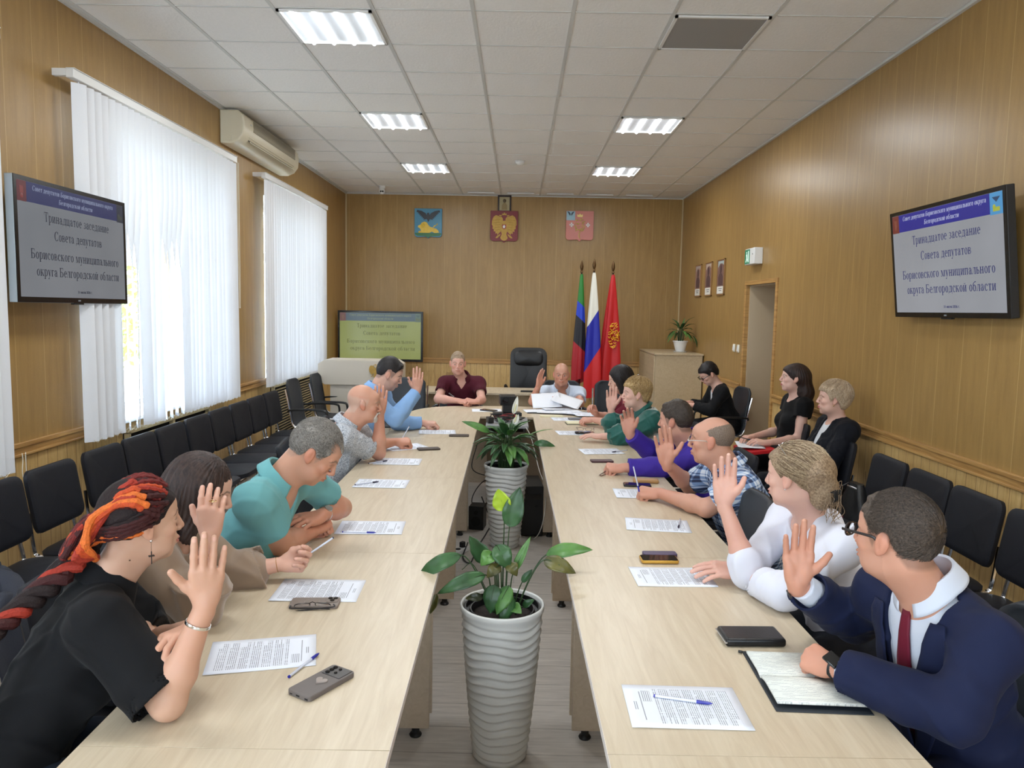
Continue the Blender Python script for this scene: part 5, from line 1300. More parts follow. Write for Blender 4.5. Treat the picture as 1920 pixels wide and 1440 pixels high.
cable([(-.33, 6.35, .62), (-.36, 6.15, .45), (-.22, 6.0, .42), (-.14, 6.1, .40), (-.28, 6.3, .30), (-.36, 6.2, .18), (-.33, 6.25, .03)], .004, m_blackp, 'looped black cable hanging below the left table behind the pot')
cable([(.08, 6.46, .755), (.13, 6.40, .66), (.19, 6.2, .45), (.235, 5.85, .35), (.215, 5.6, .18), (.16, 5.7, .01), (.05, 5.75, .008)], .0035, m_wc, 'white cable hanging from the grey shelf down the right table panel')
# handbag, notebook, jacket on the side chairs
t = thing('handbag', 'black leather handbag on the chair beside the blonde woman', 'bag', (2.14, 4.70, .485), R(8))
b = MB()
def fn(u, v):
    a = u * 2 * math.pi; w = .13 * (1 - .55 * v ** 1.4); d = .085 * (1 - .7 * v ** 1.2)
    return (d * math.copysign(abs(math.cos(a)) ** .7, math.cos(a)) + .004 * math.sin(5 * a + v * 4), w * math.copysign(abs(math.sin(a)) ** .7, math.sin(a)), .225 * v - .012 * math.sin(math.pi * v) * math.cos(a * 2))
b.grid(28, 12, fn); b.add([fn(k / 28, 1) for k in range(28)], [tuple(range(28))]); b.add([fn(k / 28, 0) for k in range(28)], [tuple(range(28))]); b.build('body', m_leather, t)
b = MB(); b.tube(smoothpath([(-.03, .04, .22), (-.10, .07, .16), (-.14, .08, .04), (-.15, .04, .005), (-.15, -.06, .005)], 6), .006, 8, flat=.5); b.build('strap', m_leather, t)
b = MB(); b.box((-.03, .0, .20), (.01, .10, .012)); b.build('clasp', m_silver, t, bevel=.003)
t = thing('notebook', 'maroon and white notebooks lying beneath the black handbag', 'notebook', (1.99, 4.74, .479), R(12)); b = MB(); b.bb((-.09, -.12, 0), (.09, .13, .012)); b.build('pages', m_blank, t); b = MB(); b.bb((-.04, -.08, .012), (.11, .12, .024)); b.build('cover', M('maroon_cover', srgb(92, 26, 40), .5), t, bevel=.002)
t = thing('jacket', 'dark navy jacket thrown over the chair at the left edge', 'jacket', (-2.27, 3.05, .48))
m_jk = M('navy_jacket_cloth', srgb(34, 38, 50), .75, bump=.3, bscale=160)
b = MB()
def fn(u, v):
    x = -.2 + .5 * u; y = -.24 + .48 * v
    z = .03 + .12 * max(0, 1 - u * 1.6) + .035 * math.sin(9 * u + 5 * v) + .03 * math.sin(13 * v - 4 * u) + .02 * math.sin(21 * u + 3)
    if u > .86: z -= (u - .86) * 2.2
    return (x, y, max(z, -.35))
b.grid(40, 40, fn); b.build('cloth', m_jk, t, solid=.006, sub=1)
b = MB(); b.tube(smoothpath([(-.1, .05, .14), (.05, .08, .10), (.16, .02, .09), (.24, -.08, .02)], 5), [.05] * 16, 10, flat=.6); b.build('sleeve', m_jk, t)
b = MB(); b.tube(arc((.02, .12, .13), .03, 0, 300, 12, 'xz'), .006, 6); b.build('hanger_loop', m_jk, t)
# ================================================================== BODY SURFACES
# smooth distance-field bodies meshed with surface nets on sparse blocks
def _smin(a, b, k):
    h = np.maximum(k - np.abs(a - b), 0) / k
    return np.minimum(a, b) - h * h * k * .25
A3 = lambda v: np.array(v, dtype=float)
class Field:
    def __init__(s): s.ops = []; s.M = np.eye(3); s.o = np.zeros(3); s.sc = 1.0; s.disp = []
    def frame(s, M=None, o=None, sc=1.0):
        s.M = np.eye(3) if M is None else M; s.o = np.zeros(3) if o is None else A3(o); s.sc = sc; return s
    def w(s, p): return s.o + s.M @ (A3(p) * s.sc)
    def _add(s, f, c, r, k, mode): s.ops.append((f, c, r, k, mode)); return s
    def cone(s, a, b, ra, rb, k=.012, mode='u', capa=0, capb=0, hollow=0.0, flat=None):
        a, b = s.w(a), s.w(b); ra *= s.sc; rb *= s.sc; ab = b - a; L2 = max(ab @ ab, 1e-9); L = math.sqrt(L2); t_ = ab / L
        def f(P):
            q = P - a; t = np.clip(q @ ab / L2, 0, 1)
            d = np.linalg.norm(q - t[:, None] * ab, axis=1) - (ra + (rb - ra) * t)
            z = q @ t_
            if hollow:
                dd = d + hollow
                if capb: dd = np.maximum(dd, (L - .028) - z)
                d = np.where(z > -1, np.maximum(d, -dd), d)
            if capb: d = np.maximum(d, z - L)
            if capa: d = np.maximum(d, -z)
            return d
        return s._add(f, (a + b) / 2, L / 2 + max(ra, rb), k, mode)
    def ell(s, c, r, k=.012, mode='u', rot=None):
        c = s.w(c); r = A3(r) * s.sc; M = s.M if rot is None else s.M @ rot
        def f(P):
            q = (P - c) @ M; k0 = np.linalg.norm(q / r, axis=1); k1 = np.linalg.norm(q / (r * r), axis=1)
            return k0 * (k0 - 1) / np.maximum(k1, 1e-9)
        return s._add(f, c, r.max(), k, mode)
    def fn(s, g, c, rad, k=.004, mode='s'):
        c = s.w(c); M, o, sc = s.M, s.o.copy(), s.sc
        return s._add(lambda P: g((P - o) @ M / sc) * sc, c, rad * sc, k, mode)
    def add_disp(s, g): 
        M, o, sc = s.M, s.o.copy(), s.sc
        s.disp.append(lambda P: g((P - o) @ M / sc) * sc); return s
    def evalb(s, C, rad, P):
        """C (n,3) block centres, P (n,m,3) points"""
        n, m = P.shape[:2]; D = np.full((n, m), 1.0)
        for f, c, r, k, mode in s.ops:
            sel = np.nonzero(np.linalg.norm(C - c, axis=1) < r * 1.05 + k + rad * 1.1 + .006)[0]
            if not len(sel): continue
            d = f(P[sel].reshape(-1, 3)).reshape(len(sel), m); o = D[sel]
            if mode == 'u': D[sel] = _smin(o, d, k)
            elif mode == 's': D[sel] = -_smin(-o, d, k)
            elif mode == 'i': D[sel] = -_smin(-o, -d, k)
        for g in s.disp: D = D + g(P.reshape(-1, 3)).reshape(n, m)
        return D
    def mesh(s, h):
        B = 8; bs = B * h; rad = bs * .87
        keys = set()
        for f, c, r, k, mode in s.ops:
            if mode != 'u': continue
            lo = np.floor((c - r - .01) / bs).astype(int); hi = np.floor((c + r + .01) / bs).astype(int)
            for i in range(lo[0], hi[0] + 1):
                for j in range(lo[1], hi[1] + 1):
                    for l in range(lo[2], hi[2] + 1): keys.add((i, j, l))
        K = np.array(sorted(keys)); C = (K + .5) * bs
        D = s.evalb(C, 0.02, C[:, None, :])[:, 0]
        K = K[np.abs(D) < rad * 1.7 + .004]
        C = (K + .5) * bs
        g = np.arange(B + 1); G = np.stack(np.meshgrid(g, g, g, indexing='ij'), -1).reshape(-1, 3)
        V = np.empty((len(K), (B + 1) ** 3))
        for i0 in range(0, len(K), 600):
            kk = K[i0:i0 + 600]; P = (kk[:, None, :] * B + G[None]) * h
            V[i0:i0 + 600] = s.evalb(C[i0:i0 + 600], rad, P)
        V = V.reshape(-1, B + 1, B + 1, B + 1); S = V < 0
        off = [(i, j, l) for i in (0, 1) for j in (0, 1) for l in (0, 1)]
        cs = sum(S[:, i:i + B, j:j + B, l:l + B].astype(np.int8) for i, j, l in off)
        act = np.argwhere((cs > 0) & (cs < 8))
        vals = np.stack([V[act[:, 0], act[:, 1] + i, act[:, 2] + j, act[:, 3] + l] for i, j, l in off], 1)
        acc = np.zeros((len(act), 3)); cnt = np.zeros(len(act)); O = np.array(off, float)
        for a in range(8):
            for b in range(a + 1, 8):
                if np.abs(O[a] - O[b]).sum() != 1: continue
                va, vb = vals[:, a], vals[:, b]; m = (va < 0) != (vb < 0)
                t = np.where(m, va / np.where(m, va - vb, 1), 0)
                acc += np.where(m[:, None], O[a] + t[:, None] * (O[b] - O[a]), 0); cnt += m
        cell = K[act[:, 0]] * B + act[:, 1:]
        pos = (cell + acc / cnt[:, None]) * h
        mn = cell.min(0) - 2; dim = cell.max(0) - mn + 3
        key = lambda c: ((c[:, 0] - mn[0]) * dim[1] + (c[:, 1] - mn[1])) * dim[2] + (c[:, 2] - mn[2])
        kc = key(cell); order = np.argsort(kc); ks = kc[order]
        def look(c):
            k_ = key(c); i = np.searchsorted(ks, k_); i = np.minimum(i, len(ks) - 1)
            return np.where(ks[i] == k_, order[i], -1)
        faces = []
        for ax in range(3):
            sl0 = [slice(0, B)] * 3; sl1 = [slice(0, B)] * 3; sl1[ax] = slice(1, B + 1)
            s0 = S[(slice(None), *sl0)]; s1 = S[(slice(None), *sl1)]
            e = np.argwhere(s0 != s1)
            if not len(e): continue
            c = K[e[:, 0]] * B + e[:, 1:]; inside = s0[e[:, 0], e[:, 1], e[:, 2], e[:, 3]]
            u = np.zeros(3, int); v = np.zeros(3, int); u[(ax + 1) % 3] = 1; v[(ax + 2) % 3] = 1
            q = np.stack([look(c), look(c - u), look(c - u - v), look(c - v)], 1)
            ok = (q >= 0).all(1); q = q[ok]; inside = inside[ok]
            q[~inside] = q[~inside][:, ::-1]; faces.append(q)
        F = np.concatenate(faces)
        # one light relaxation pass, then pull back to the surface average
        e = np.concatenate([F[:, [0, 1]], F[:, [1, 2]], F[:, [2, 3]], F[:, [3, 0]]])
        for lam in (.5, -.35):
            acc = np.zeros_like(pos); n = np.zeros(len(pos))
            for k_ in range(3):
                acc[:, k_] = np.bincount(e[:, 0], pos[e[:, 1], k_], len(pos)) + np.bincount(e[:, 1], pos[e[:, 0], k_], len(pos))
            n = np.bincount(e[:, 0], minlength=len(pos)) + np.bincount(e[:, 1], minlength=len(pos))
            pos = pos + lam * (acc / np.maximum(n, 1)[:, None] - pos)
        return pos, F

def np_mesh(name, pos, F, mat, org, parent=None, col=None):
    me = bpy.data.meshes.new(name); p = (pos - A3(org)).astype(np.float32)
    me.vertices.add(len(p)); me.vertices.foreach_set('co', p.ravel())
    me.loops.add(F.size); me.loops.foreach_set('vertex_index', F.ravel().astype(np.int32))
    me.polygons.add(len(F)); me.polygons.foreach_set('loop_start', np.arange(0, F.size, 4, dtype=np.int32))
    try: me.polygons.foreach_set('loop_total', np.full(len(F), 4, dtype=np.int32))
    except Exception: pass
    me.polygons.foreach_set('use_smooth', np.ones(len(F), dtype=bool)); me.update(calc_edges=True)
    if col is not None:
        a = me.color_attributes.new('Col', 'FLOAT_COLOR', 'POINT'); c4 = np.ones((len(p), 4), np.float32); c4[:, :3] = col
        a.data.foreach_set('color', c4.ravel())
    me.materials.append(mat)
    o = bpy.data.objects.new(name, me); COL.objects.link(o)
    if parent: o.parent = parent
    return o

def skin_mat():
    n = NT('skin'); a = n.n('ShaderNodeVertexColor', layer_name='Col')
    v = n.coord('Object'); m = n.noise(v, 45, 4)
    c = n.mix(n.math('MULTIPLY', m, .10), a.outputs[0], (.45, .16, .10))
    n.col(c); n.set(rough=.48, sss=.12, spec=.4)
    n.b.inputs['Subsurface Radius'].default_value = (.9, .35, .2); n.b.inputs['Subsurface Scale'].default_value = .006
    n.bump(n.noise(v, 420, 3), .12, .0008); return n.m
m_skin = skin_mat()
_hm = {}
def hair_mat(name, c0, c1, stretch=(1, 1, .12), scale=70, rough=.5, bump=.6):
    n = NT(name); v = n.coord('Object', stretch); g = n.noise(v, scale, 4, .6, .6)
    big = n.noise(n.coord('Object'), 14, 2)
    c = n.ramp(g, [(.32, c0), (.68, c1)]); c = n.mix(n.math('MULTIPLY', big, .4), c, c0)
    n.col(c); n.bump(g, bump, .003); n.set(rough=rough, spec=.35); return n.m
def cloth_mat(name, c, rough=.8, var=.08, weave=900, bump=.15, sheen=.03):
    n = NT(name); v = n.coord('Object'); g = n.noise(v, 6, 3)
    n.col(n.mix(g, tuple(x * (1 - var) for x in c), tuple(min(1, x * (1 + var)) for x in c)))
    n.bump(n.noise(v, weave, 2), bump, .001); n.set(rough=rough, sheen=sheen, spec=.25); return n.m

# ---------------------------------------------------------------- anatomy
def unit(v): v = A3(v); return v / np.linalg.norm(v)
def head_frame(az, pitch, roll=0):
    a, p, r = R(az), R(pitch), R(roll)
    f = A3((math.cos(a) * math.cos(p), math.sin(a) * math.cos(p), -math.sin(p)))
    x = unit(np.cross(f, (0, 0, 1))); z = np.cross(x, f)
    x2 = x * math.cos(r) - z * math.sin(r); z2 = x * math.sin(r) + z * math.cos(r)
    return np.stack([x2, f, z2], 1)
def add_head(F, fem=False, jaw=1.0, nose=1.0, fat=0.0, chin=1.0, eyes=True):
    F.ell((0, -.018, .030), (.0745 + fat * .3, .094, .086), .02)
    F.ell((0, .022, -.02), (.064 + fat, .068, .088), .03)
    F.ell((0, .030, -.072), ((.046 if fem else .052) * jaw + fat, .052, .040), .03)
    F.ell((0, .070, -.099), (.018, .016, .016 * chin), .022)
    F.ell((0, .052, .045), (.055, .040, .038), .02)                                     # forehead
    for s in (-1, 1):
        F.cone((s * .012, .088, .021), (s * .044, .072, .022), .008 if fem else .010, .007, .012)       # brow
        F.ell((s * .043, .064, -.022), (.018, .018, .017), .018)                        # cheekbone
        F.ell((s * .031, .100, .001), (.0155, .016, .0125), .012, 's')                  # socket
        F.ell((s * .0315, .0755, .001), (.0150, .0135, .0120), .004)                    # lids
        if eyes: F.ell((s * .0315, .0920, .0005), (.0118, .0085, .0048), .0015, 's')
        F.ell((s * .040, .040, -.07), (.018 + fat, .028, .026), .02)                    # jowl
    F.cone((0, .090, .016), (0, .105 + .003 * nose, -.022), .0070, .0098 * nose, .010)          # nose
    F.ell((0, .1065 + .003 * nose, -.026), (.0095, .0092, .0085), .005)
    for s in (-1, 1):
        F.ell((s * .0115, .099, -.031), (.0075, .0095, .0068), .005)
        F.ell((s * .0062, .104, -.0385), (.0028, .0042, .0035), .002, 's')
    F.ell((0, .082, -.060), (.026, .018, .020), .014)                                   # muzzle
    F.ell((0, .0985, -.0565), (.0205 if not fem else .021, .0070, .0046), .004)
    F.ell((0, .0965, -.0685), (.0185, .0078, .0062), .004)
    F.cone((-.023, .090, -.0625), (0, .1045, -.0620), .0012, .0014, .003, 's'); F.cone((.023, .090, -.0625), (0, .1045, -.0620), .0012, .0014, .003, 's')
    F.cone((-.010, .0985, -.079), (.010, .0985, -.079), .003, .003, .008, 's')          # chin fold
    for s in (-1, 1):                                                                   # ears
        t = R(12); rot = np.array([[1, 0, 0], [0, math.cos(t), -math.sin(t)], [0, math.sin(t), math.cos(t)]])
        F.ell((s * .079, -.008, -.004), (.0105, .0185, .0315), .005, rot=rot)
        F.ell((s * .0775, .002, -.028), (.0085, .010, .012), .005)
        F.ell((s * .0915, -.004, .001), (.0070, .0115, .0225), .004, 's', rot=rot)
        F.ell((s * .0845, -.011, -.002), (.0045, .008, .018), .004)
        F.ell((s * .090, .005, -.010), (.0055, .006, .0075), .003, 's')
def skin_colour(L, c, fem=False, beard=None, buzz=None, brow=(60, 44, 34), lip=None, ruddy=.25):
    """albedo of facial features (lips, brows, stubble) in head-local coordinates; L (n,3)"""
    base = np.tile(A3(c), (len(L), 1)); x, y, z = np.abs(L[:, 0]), L[:, 1], L[:, 2]
    def blend(m, cc): m = np.clip(m, 0, 1)[:, None]; base[:] = base * (1 - m) + A3(cc) * m
    sm = lambda d, w: np.clip(.5 - d / w, 0, 1)
    red = A3(c) * A3((1.0, .68, .62))
    blend(ruddy * sm(np.sqrt((x - .045) ** 2 + (y - .07) ** 2 + (z + .03) ** 2) - .022, .03), red)
    blend(ruddy * sm(np.sqrt(x ** 2 + (y - .112) ** 2 + (z + .028) ** 2) - .012, .016), red)
    blend(ruddy * 1.2 * sm(.074 - x, .01) * (np.abs(z) < .05) * (y < .03) * (y > -.04), red)
    lc = A3(lip) if lip is not None else A3(c) * A3((.78, .46, .42))
    blend((.85 if fem else .6) * sm(np.sqrt((x / .024) ** 2 + ((z + .0625) / .0115) ** 2) - 1, .25) * (y > .080), lc)
    bz = .023 + .006 * np.clip((x - .012) / .02, 0, 1) - .010 * np.clip((x - .036) / .016, 0, 1)
    blend(.8 * sm(np.abs(z - bz) - (.0028 if fem else .0042), .003) * (x > .011) * (x < .052) * (y > .05), srgb(*brow))
    blend(.75 * sm(np.abs(z - .004 - .006 * (1 - ((x - .031) / .014) ** 2)) - .0008, .002) * (np.abs(x - .031) < .015) * (y > .07), srgb(48, 34, 28))
    if beard is not None:
        cc, st = beard
        m = sm(z + .045 - .25 * np.clip(.085 - y, 0, .1), .012) * (y > .0) * (z > -.13) * (1 - sm(np.sqrt((x / .022) ** 2 + ((z + .0625) / .010) ** 2) - 1, .3))
        blend(st * m, srgb(*cc))
    if buzz is not None and True:
        cc, st, line, top = buzz
        zl = np.interp(y, [p[0] for p in line], [p[1] for p in line])
        m = sm(zl - z, .014)
        if top is not None: m = m * (1 - sm(-(z - top[0]) / .02, 1.0) * sm(-(y - top[1]) / .04, 1.0))
        blend(st * m, srgb(*cc))
    return base

FINGERS = [((.0325, .088, .004), (.041, .025, .020), .0108), ((.0105, .093, .006), (.045, .028, .021), .0110), ((-.0120, .088, .005), (.042, .026, .020), .0105), ((-.0330, .078, .001), (.033, .020, .017), .0094)]
POSE = {
 'open': dict(c=[(4, 6, 4), (2, 5, 4), (4, 6, 4), (8, 8, 5)], s=[1.5, 0, -2, -6], t=[(.016, .018, -.006), (.045, .050, -.012), (.062, .076, -.012), (.071, .102, -.008)]),
 'wide': dict(c=[(3, 6, 4), (0, 4, 4), (4, 6, 4), (10, 10, 5)], s=[1.2, 0, -1.5, -8], t=[(.016, .018, -.004), (.048, .048, -.006), (.069, .069, -.004), (.086, .091, .002)]),
 'soft': dict(c=[(18, 22, 12), (22, 24, 14), (24, 26, 16), (28, 28, 16)], s=[2, 0, -2, -6], t=[(.016, .018, -.008), (.042, .048, -.020), (.056, .072, -.026), (.064, .094, -.030)]),
 'curl': dict(c=[(40, 62, 40), (48, 66, 42), (54, 70, 44), (60, 70, 44)], s=[2, 0, -2, -5], t=[(.016, .018, -.010), (.038, .044, -.028), (.038, .066, -.042), (.030, .086, -.048)]),
 'fist': dict(c=[(66, 92, 58), (72, 95, 60), (76, 96, 60), (80, 94, 60)], s=[1, 0, -1, -3], t=[(.016, .018, -.010), (.036, .042, -.030), (.026, .060, -.046), (.004, .066, -.050)]),
 'flat': dict(c=[(10, 12, 8), (10, 12, 8), (12, 14, 8), (14, 14, 8)], s=[3, 0, -3, -8], t=[(.016, .018, -.008), (.042, .050, -.010), (.054, .076, -.012), (.060, .100, -.014)]),
 'grip': dict(c=[(52, 48, 24), (58, 58, 30), (64, 68, 36), (68, 70, 40)], s=[2, 0, -2, -5], t=[(.016, .018, -.010), (.040, .050, -.028), (.040, .076, -.038), (.034, .100, -.044)]),
}
def add_hand(F, W, d, back, side, pose, sc=1.0, tips=None):
    y = unit(d); z = A3(back) - y * (A3(back) @ y); z = unit(z); x = np.cross(y, z); tx = 1.0 if side == 'L' else -1.0
    M = np.stack([x * tx, y, z], 1); P = POSE[pose]
    F.frame(M, W, sc)
    F.cone((0, -.02, 0), (0, .012, 0), .0235, .022, .012)
    for (kn, ln, r), cu, sp in zip(FINGERS, P['c'], P['s']):
        F.cone((kn[0] * .5, .012, -.001), kn, .0145, r * 1.22, .014)
        F.cone((kn[0] * .5, .020, -.006), (kn[0], kn[1] - .012, kn[2] - .007), .011, r * .9, .012)
    F.ell((.024, .034, -.011), (.016, .030, .014), .012); F.ell((-.024, .034, -.009), (.013, .030, .012), .012)
    for (kn, ln, r), cu, sp in zip(FINGERS, P['c'], P['s']):
        p = A3(kn); a = 0.0; s_ = R(sp); rr = r
        for i in range(3):
            a += R(cu[i]); dv = A3((math.sin(s_) * math.cos(a), math.cos(s_) * math.cos(a), -math.sin(a)))
            q = p + dv * ln[i]; r2 = rr * (.93 if i < 2 else .86)
            F.cone(p, q, rr, r2, .0030); p = q; rr = r2
        if tips is not None:
            nb = A3((0, math.sin(a), math.cos(a))); tips.append((F.w(p + nb * rr * .9 - dv * .003), .0066 * sc))
    t = P['t']; rs = [.0145, .0130, .0118, .0098]
    for i in range(3): F.cone(t[i], t[i + 1], rs[i], rs[i + 1], .007 if i == 0 else .0035)
    F.cone((.020, .045, -.006), t[1], .010, .010, .012)
    F.frame()
    return M

def fold_noise(seed, amp, freq=26.0, dirs=7):
    """narrow cloth creases of limited length"""
    rng = np.random.RandomState(seed); K = rng.normal(size=(dirs, 3)); K /= np.linalg.norm(K, axis=1)[:, None]; K *= freq * rng.uniform(.9, 2.0, (dirs, 1))
    ph = rng.uniform(0, 6.28, dirs); Q = rng.normal(size=(dirs, 3)) * freq * .40; G = rng.normal(size=(dirs, 3)) * freq * .45
    def f(P):
        o = np.zeros(len(P))
        for i in range(dirs):
            v = np.sin(P @ K[i] + ph[i] + 1.5 * np.sin(P @ Q[i] + ph[i] * 2)); m = np.clip(np.sin(P @ G[i] + ph[i] * 3) * 1.4, 0, 1)
            o -= m * (np.exp(-(v / .38) ** 2) - .35)
        return o * amp * .95
    return f

class Person:
    """pose is given by real joint positions in metres"""
    def __init__(s, label, head, az, pitch, N, SR, SL, ER, EL, WR, WL, P, roll=0, fem=False, hs=1.0, bulk=1.0, fat=0.0, skin=(214, 164, 138), res=.0035, hand=(), mscale=1.0,
                 arm=1.0, jaw=1.0, nose=1.0, headfat=0.0, **kw):
        s.label = label; s.fem = fem; s.hs = hs * (0.955 if fem else 1.0); s.res = res; s.bulk = bulk; s.fat = fat; s.arm = arm * (.86 if fem else 1.0)
        s.H = A3(head); s.MH = head_frame(az, pitch, roll); s.N = A3(N); s.SR, s.SL, s.ER, s.EL, s.WR, s.WL, s.P = map(A3, (SR, SL, ER, EL, WR, WL, P))
        s.org = A3((s.P[0], s.P[1], 0)); g_ = sum(skin) / 3; s.sk = srgb(*[c * .86 + g_ * .14 + 4 for c in skin]); s.hand = hand; s.kw = kw; s.mk = mscale * (.92 if fem else 1.02); s.jaw = jaw; s.nose = nose; s.hf = headfat
        s.U = unit(s.N - s.P); X = s.SR - s.SL; X = X - s.U * (X @ s.U); s.X = unit(X); s.Y = np.cross(s.U, s.X)
        s.MT = np.stack([s.X, s.Y, s.U], 1); s.L = np.linalg.norm(s.N - s.P)
        s.seed = int(abs(s.H[0] * 1000 + s.H[1] * 100)) % 1000
        s.build_skin()
    def torso(s, F, o=0.0, bust=False, low=True):
        b = s.bulk * (.9 if s.fem else 1.0); f = s.fat; F.frame(s.MT, s.N)
        F.ell((0, .012, -.15), (.150 * b + o, .100 * b + f * .3 + o, .185 + o), .05)
        F.ell((0, .012 + f * .4, -.60 * s.L), ((.128 if s.fem else .142) * b + f + o, .098 * b + f + o, .17 + o), .07)
        if low: F.ell((0, -.01, -s.L + .02), (.172 * b + f * .6 + o, .128 + f * .5 + o, .14 + o), .06)
        F.frame()
        mr = s.N * .35 + s.SR * .65 - s.U * .03; ml = s.N * .35 + s.SL * .65 - s.U * .03
        F.cone(ml, mr, .062 * b + o, .062 * b + o, .04)
        for S in (s.SR, s.SL):
            F.cone(s.N - s.U * .010 - s.Y * .018, S + s.U * .004, .040 * b + o * .8, .046 * b + o, .035)
            F.ell(S, (.051 * s.arm + o,) * 3, .03)
        if bust or (s.fem and o > 0):
            F.frame(s.MT, s.N)
            for sx in (-1, 1): F.ell((sx * .072, .085 * b + o * .5, -.21), (.062 + o * .5, .052 + o * .5, .060 + o * .5), .035)
            F.frame()
    def arm_(s, F, S, E, W, o=0.0, end=1.0, start=0.0, cap=False, hollow=0.0, loose=0.0, flare=0.0):
        """end: 0..1 along upper arm, 1..2 along forearm"""
        a = s.arm
        if end <= 1:
            q = S + (E - S) * end; F.cone(S, q, .053 * a + o + loose, .047 * a + o + loose + flare, .045, capb=cap, hollow=hollow); return q
        F.cone(S, E, .052 * a + o + loose, .042 * a + o + loose * .7, .04)
        m = E + (W - E) * min(.3, (end - 1)); F.cone(E, m, .041 * a + o + loose * .7, .044 * a + o + loose, .03)
        q = E + (W - E) * (end - 1); t = (end - 1)
        if t > .3: F.cone(m, q, .044 * a + o + loose, (.044 + (.027 - .044) * (t - .3) / .7) * a + o + loose + flare, .02, capb=cap, hollow=hollow)
        return q
    def build_skin(s):
        F = Field(); s.tips = []
        F.frame(s.MH, s.H, s.hs); add_head(F, s.fem, s.jaw, s.nose, s.hf, eyes=s.kw.get('eyes', True)); F.frame()
        nb = s.H + s.MH @ (A3((0, -.030, -.060)) * s.hs); rn = (.047 if s.fem else .057) * s.kw.get('neck', 1.0)
        F.cone(s.N - s.U * .03, nb, rn * 1.1, rn, .025)
        F.cone(s.N + s.Y * .02 - s.U * .01, s.H + s.MH @ (A3((0, .018, -.075)) * s.hs), rn * .75, rn * .72, .03)
        s.torso(F, 0.0, low=False)
        for S, E, W in ((s.SR, s.ER, s.WR), (s.SL, s.EL, s.WL)): s.arm_(F, S, E, W, end=2.0)
        s.HM = {}
        for side, d, back, pose in s.hand:
            W = s.WR if side == 'R' else s.WL
            s.HM[side] = add_hand(F, W, d, back, side, pose, s.mk, s.tips)
        pos, Q = F.mesh(s.res)
        L = (pos - s.H) @ s.MH / s.hs
        isH = (np.linalg.norm(L, axis=1) < .16)
        col = np.tile(A3(s.sk), (len(pos), 1))
        k = s.kw
        col[isH] = skin_colour(L[isH], s.sk, s.fem, k.get('beard'), k.get('buzz'), k.get('brow', (70, 52, 40)), srgb(*k['lip']) if 'lip' in k else None, k.get('ruddy', .3))
        for W in (s.WR, s.WL):                               # hands slightly redder
            d = np.linalg.norm(pos - W, axis=1); m = (np.clip((.22 - d) / .10, 0, 1) * .28)[:, None] * (~isH)[:, None]; col = col * (1 - m) + m * A3(s.sk) * A3((1.0, .74, .68))
        for c, r in s.tips:
            m = np.clip((r - np.linalg.norm(pos - c, axis=1)) / .0015, 0, 1)[:, None] * .6; col = col * (1 - m) + m * A3(srgb(226, 178, 164))
        o = np_mesh('person', pos, Q, m_skin, s.org, None, col); o.location = tuple(s.org)
        tag(o, s.label, 'person'); s.o = o
        # eyes
        for sx in ((-1, 1) if s.kw.get('eyes', True) else ()):
            b = MB(); c = A3((sx * .0315, .0752, .001)); r = .0124
            n = 14
            for ring in range(n + 1):
                pass
            vs = []; fs = []; mi = []
            for i in range(n + 1):
                th = math.pi * i / n
                for j in range(16):
                    ph = 2 * math.pi * j / 16; p = A3((r * math.sin(th) * math.cos(ph), r * math.cos(th), r * math.sin(th) * math.sin(ph)))
                    if i < 3: p[1] += .0003
                    vs.append(s.H + s.MH @ ((c + p) * s.hs) - s.org)
            for i in range(n):
                for j in range(16): fs.append((i * 16 + j, i * 16 + (j + 1) % 16, (i + 1) * 16 + (j + 1) % 16, (i + 1) * 16 + j))
            b.add(vs, fs); b.mi = [2 if k_ // 16 == 0 else (1 if k_ // 16 == 1 else 0) for k_ in range(len(fs))]
            b.build('eye', [m_eyew, m_iris, m_dark], o)
    def part(s, name, F, mat, res=None, disp=None):
        if disp: F.frame(); F.add_disp(disp)
        pos, Q = F.mesh(res or max(s.res * 1.5, .0045)); return np_mesh(name, pos, Q, mat, s.org, s.o)
    def top(s, mat, name='shirt', o=.012, endR=.62, endL=.62, capd=True, loose=.006, neck=None, seed=0, amp=.0028, hollow=.008, hem=True, res=None, extra=None, flare=.004, freq=26):
        F = Field(); s.torso(F, o)
        for S, E, W, e in ((s.SR, s.ER, s.WR, endR), (s.SL, s.EL, s.WL, endL)):
            if e: s.arm_(F, S, E, W, o=o * .8, end=e, cap=capd, hollow=hollow, loose=loose, flare=flare)
        F.frame(s.MT, s.N)
        nc = (lambda L: np.linalg.norm((L - A3((0, .012, .03))) / A3((1, 1.05, 1.1)), axis=1) - (.066 if not s.fem else .062))
        F.fn(neck or nc, (0, .01, 0), .5 if neck else .12, .006, 's')
        if extra: extra(F)
        F.frame()
        return s.part(name, F, mat, res, fold_noise(s.seed + seed, amp, freq) if amp else None)
    def legs(s, mat, name='trousers', skirt=False, dirv=None, o=.012, shoes=True, shoe=None):
        F = Field(); Yh = A3(dirv) if dirv is not None else A3((s.Y[0], s.Y[1], 0)); Yh = unit(Yh); Xh = np.cross(Yh, (0, 0, 1))
        P = s.P; F.frame(np.stack([Xh, Yh, A3((0, 0, 1))], 1), P)
        F.ell((0, 0, -.0), (.172 + s.fat * .6 + o, .14 + s.fat * .5 + o, .115 + o), .04); F.frame()
        K = []
        for sx in (-1, 1):
            hp = P + Xh * sx * .09 + A3((0, 0, -.01)); kn = P + Xh * sx * (.13 if not skirt else .07) + Yh * .41; kn[2] = .50; an = kn - Yh * .03; an[2] = .09
            F.cone(hp, kn, .086 + o, .058 + o, .03 if not skirt else .08)
            if not skirt: F.cone(kn, an, .058 + o, .042 + o, .02, capb=1)
            else: F.cone(kn, kn + (an - kn) * .35, .058 + o, .055 + o, .06)
            K.append((kn, an))
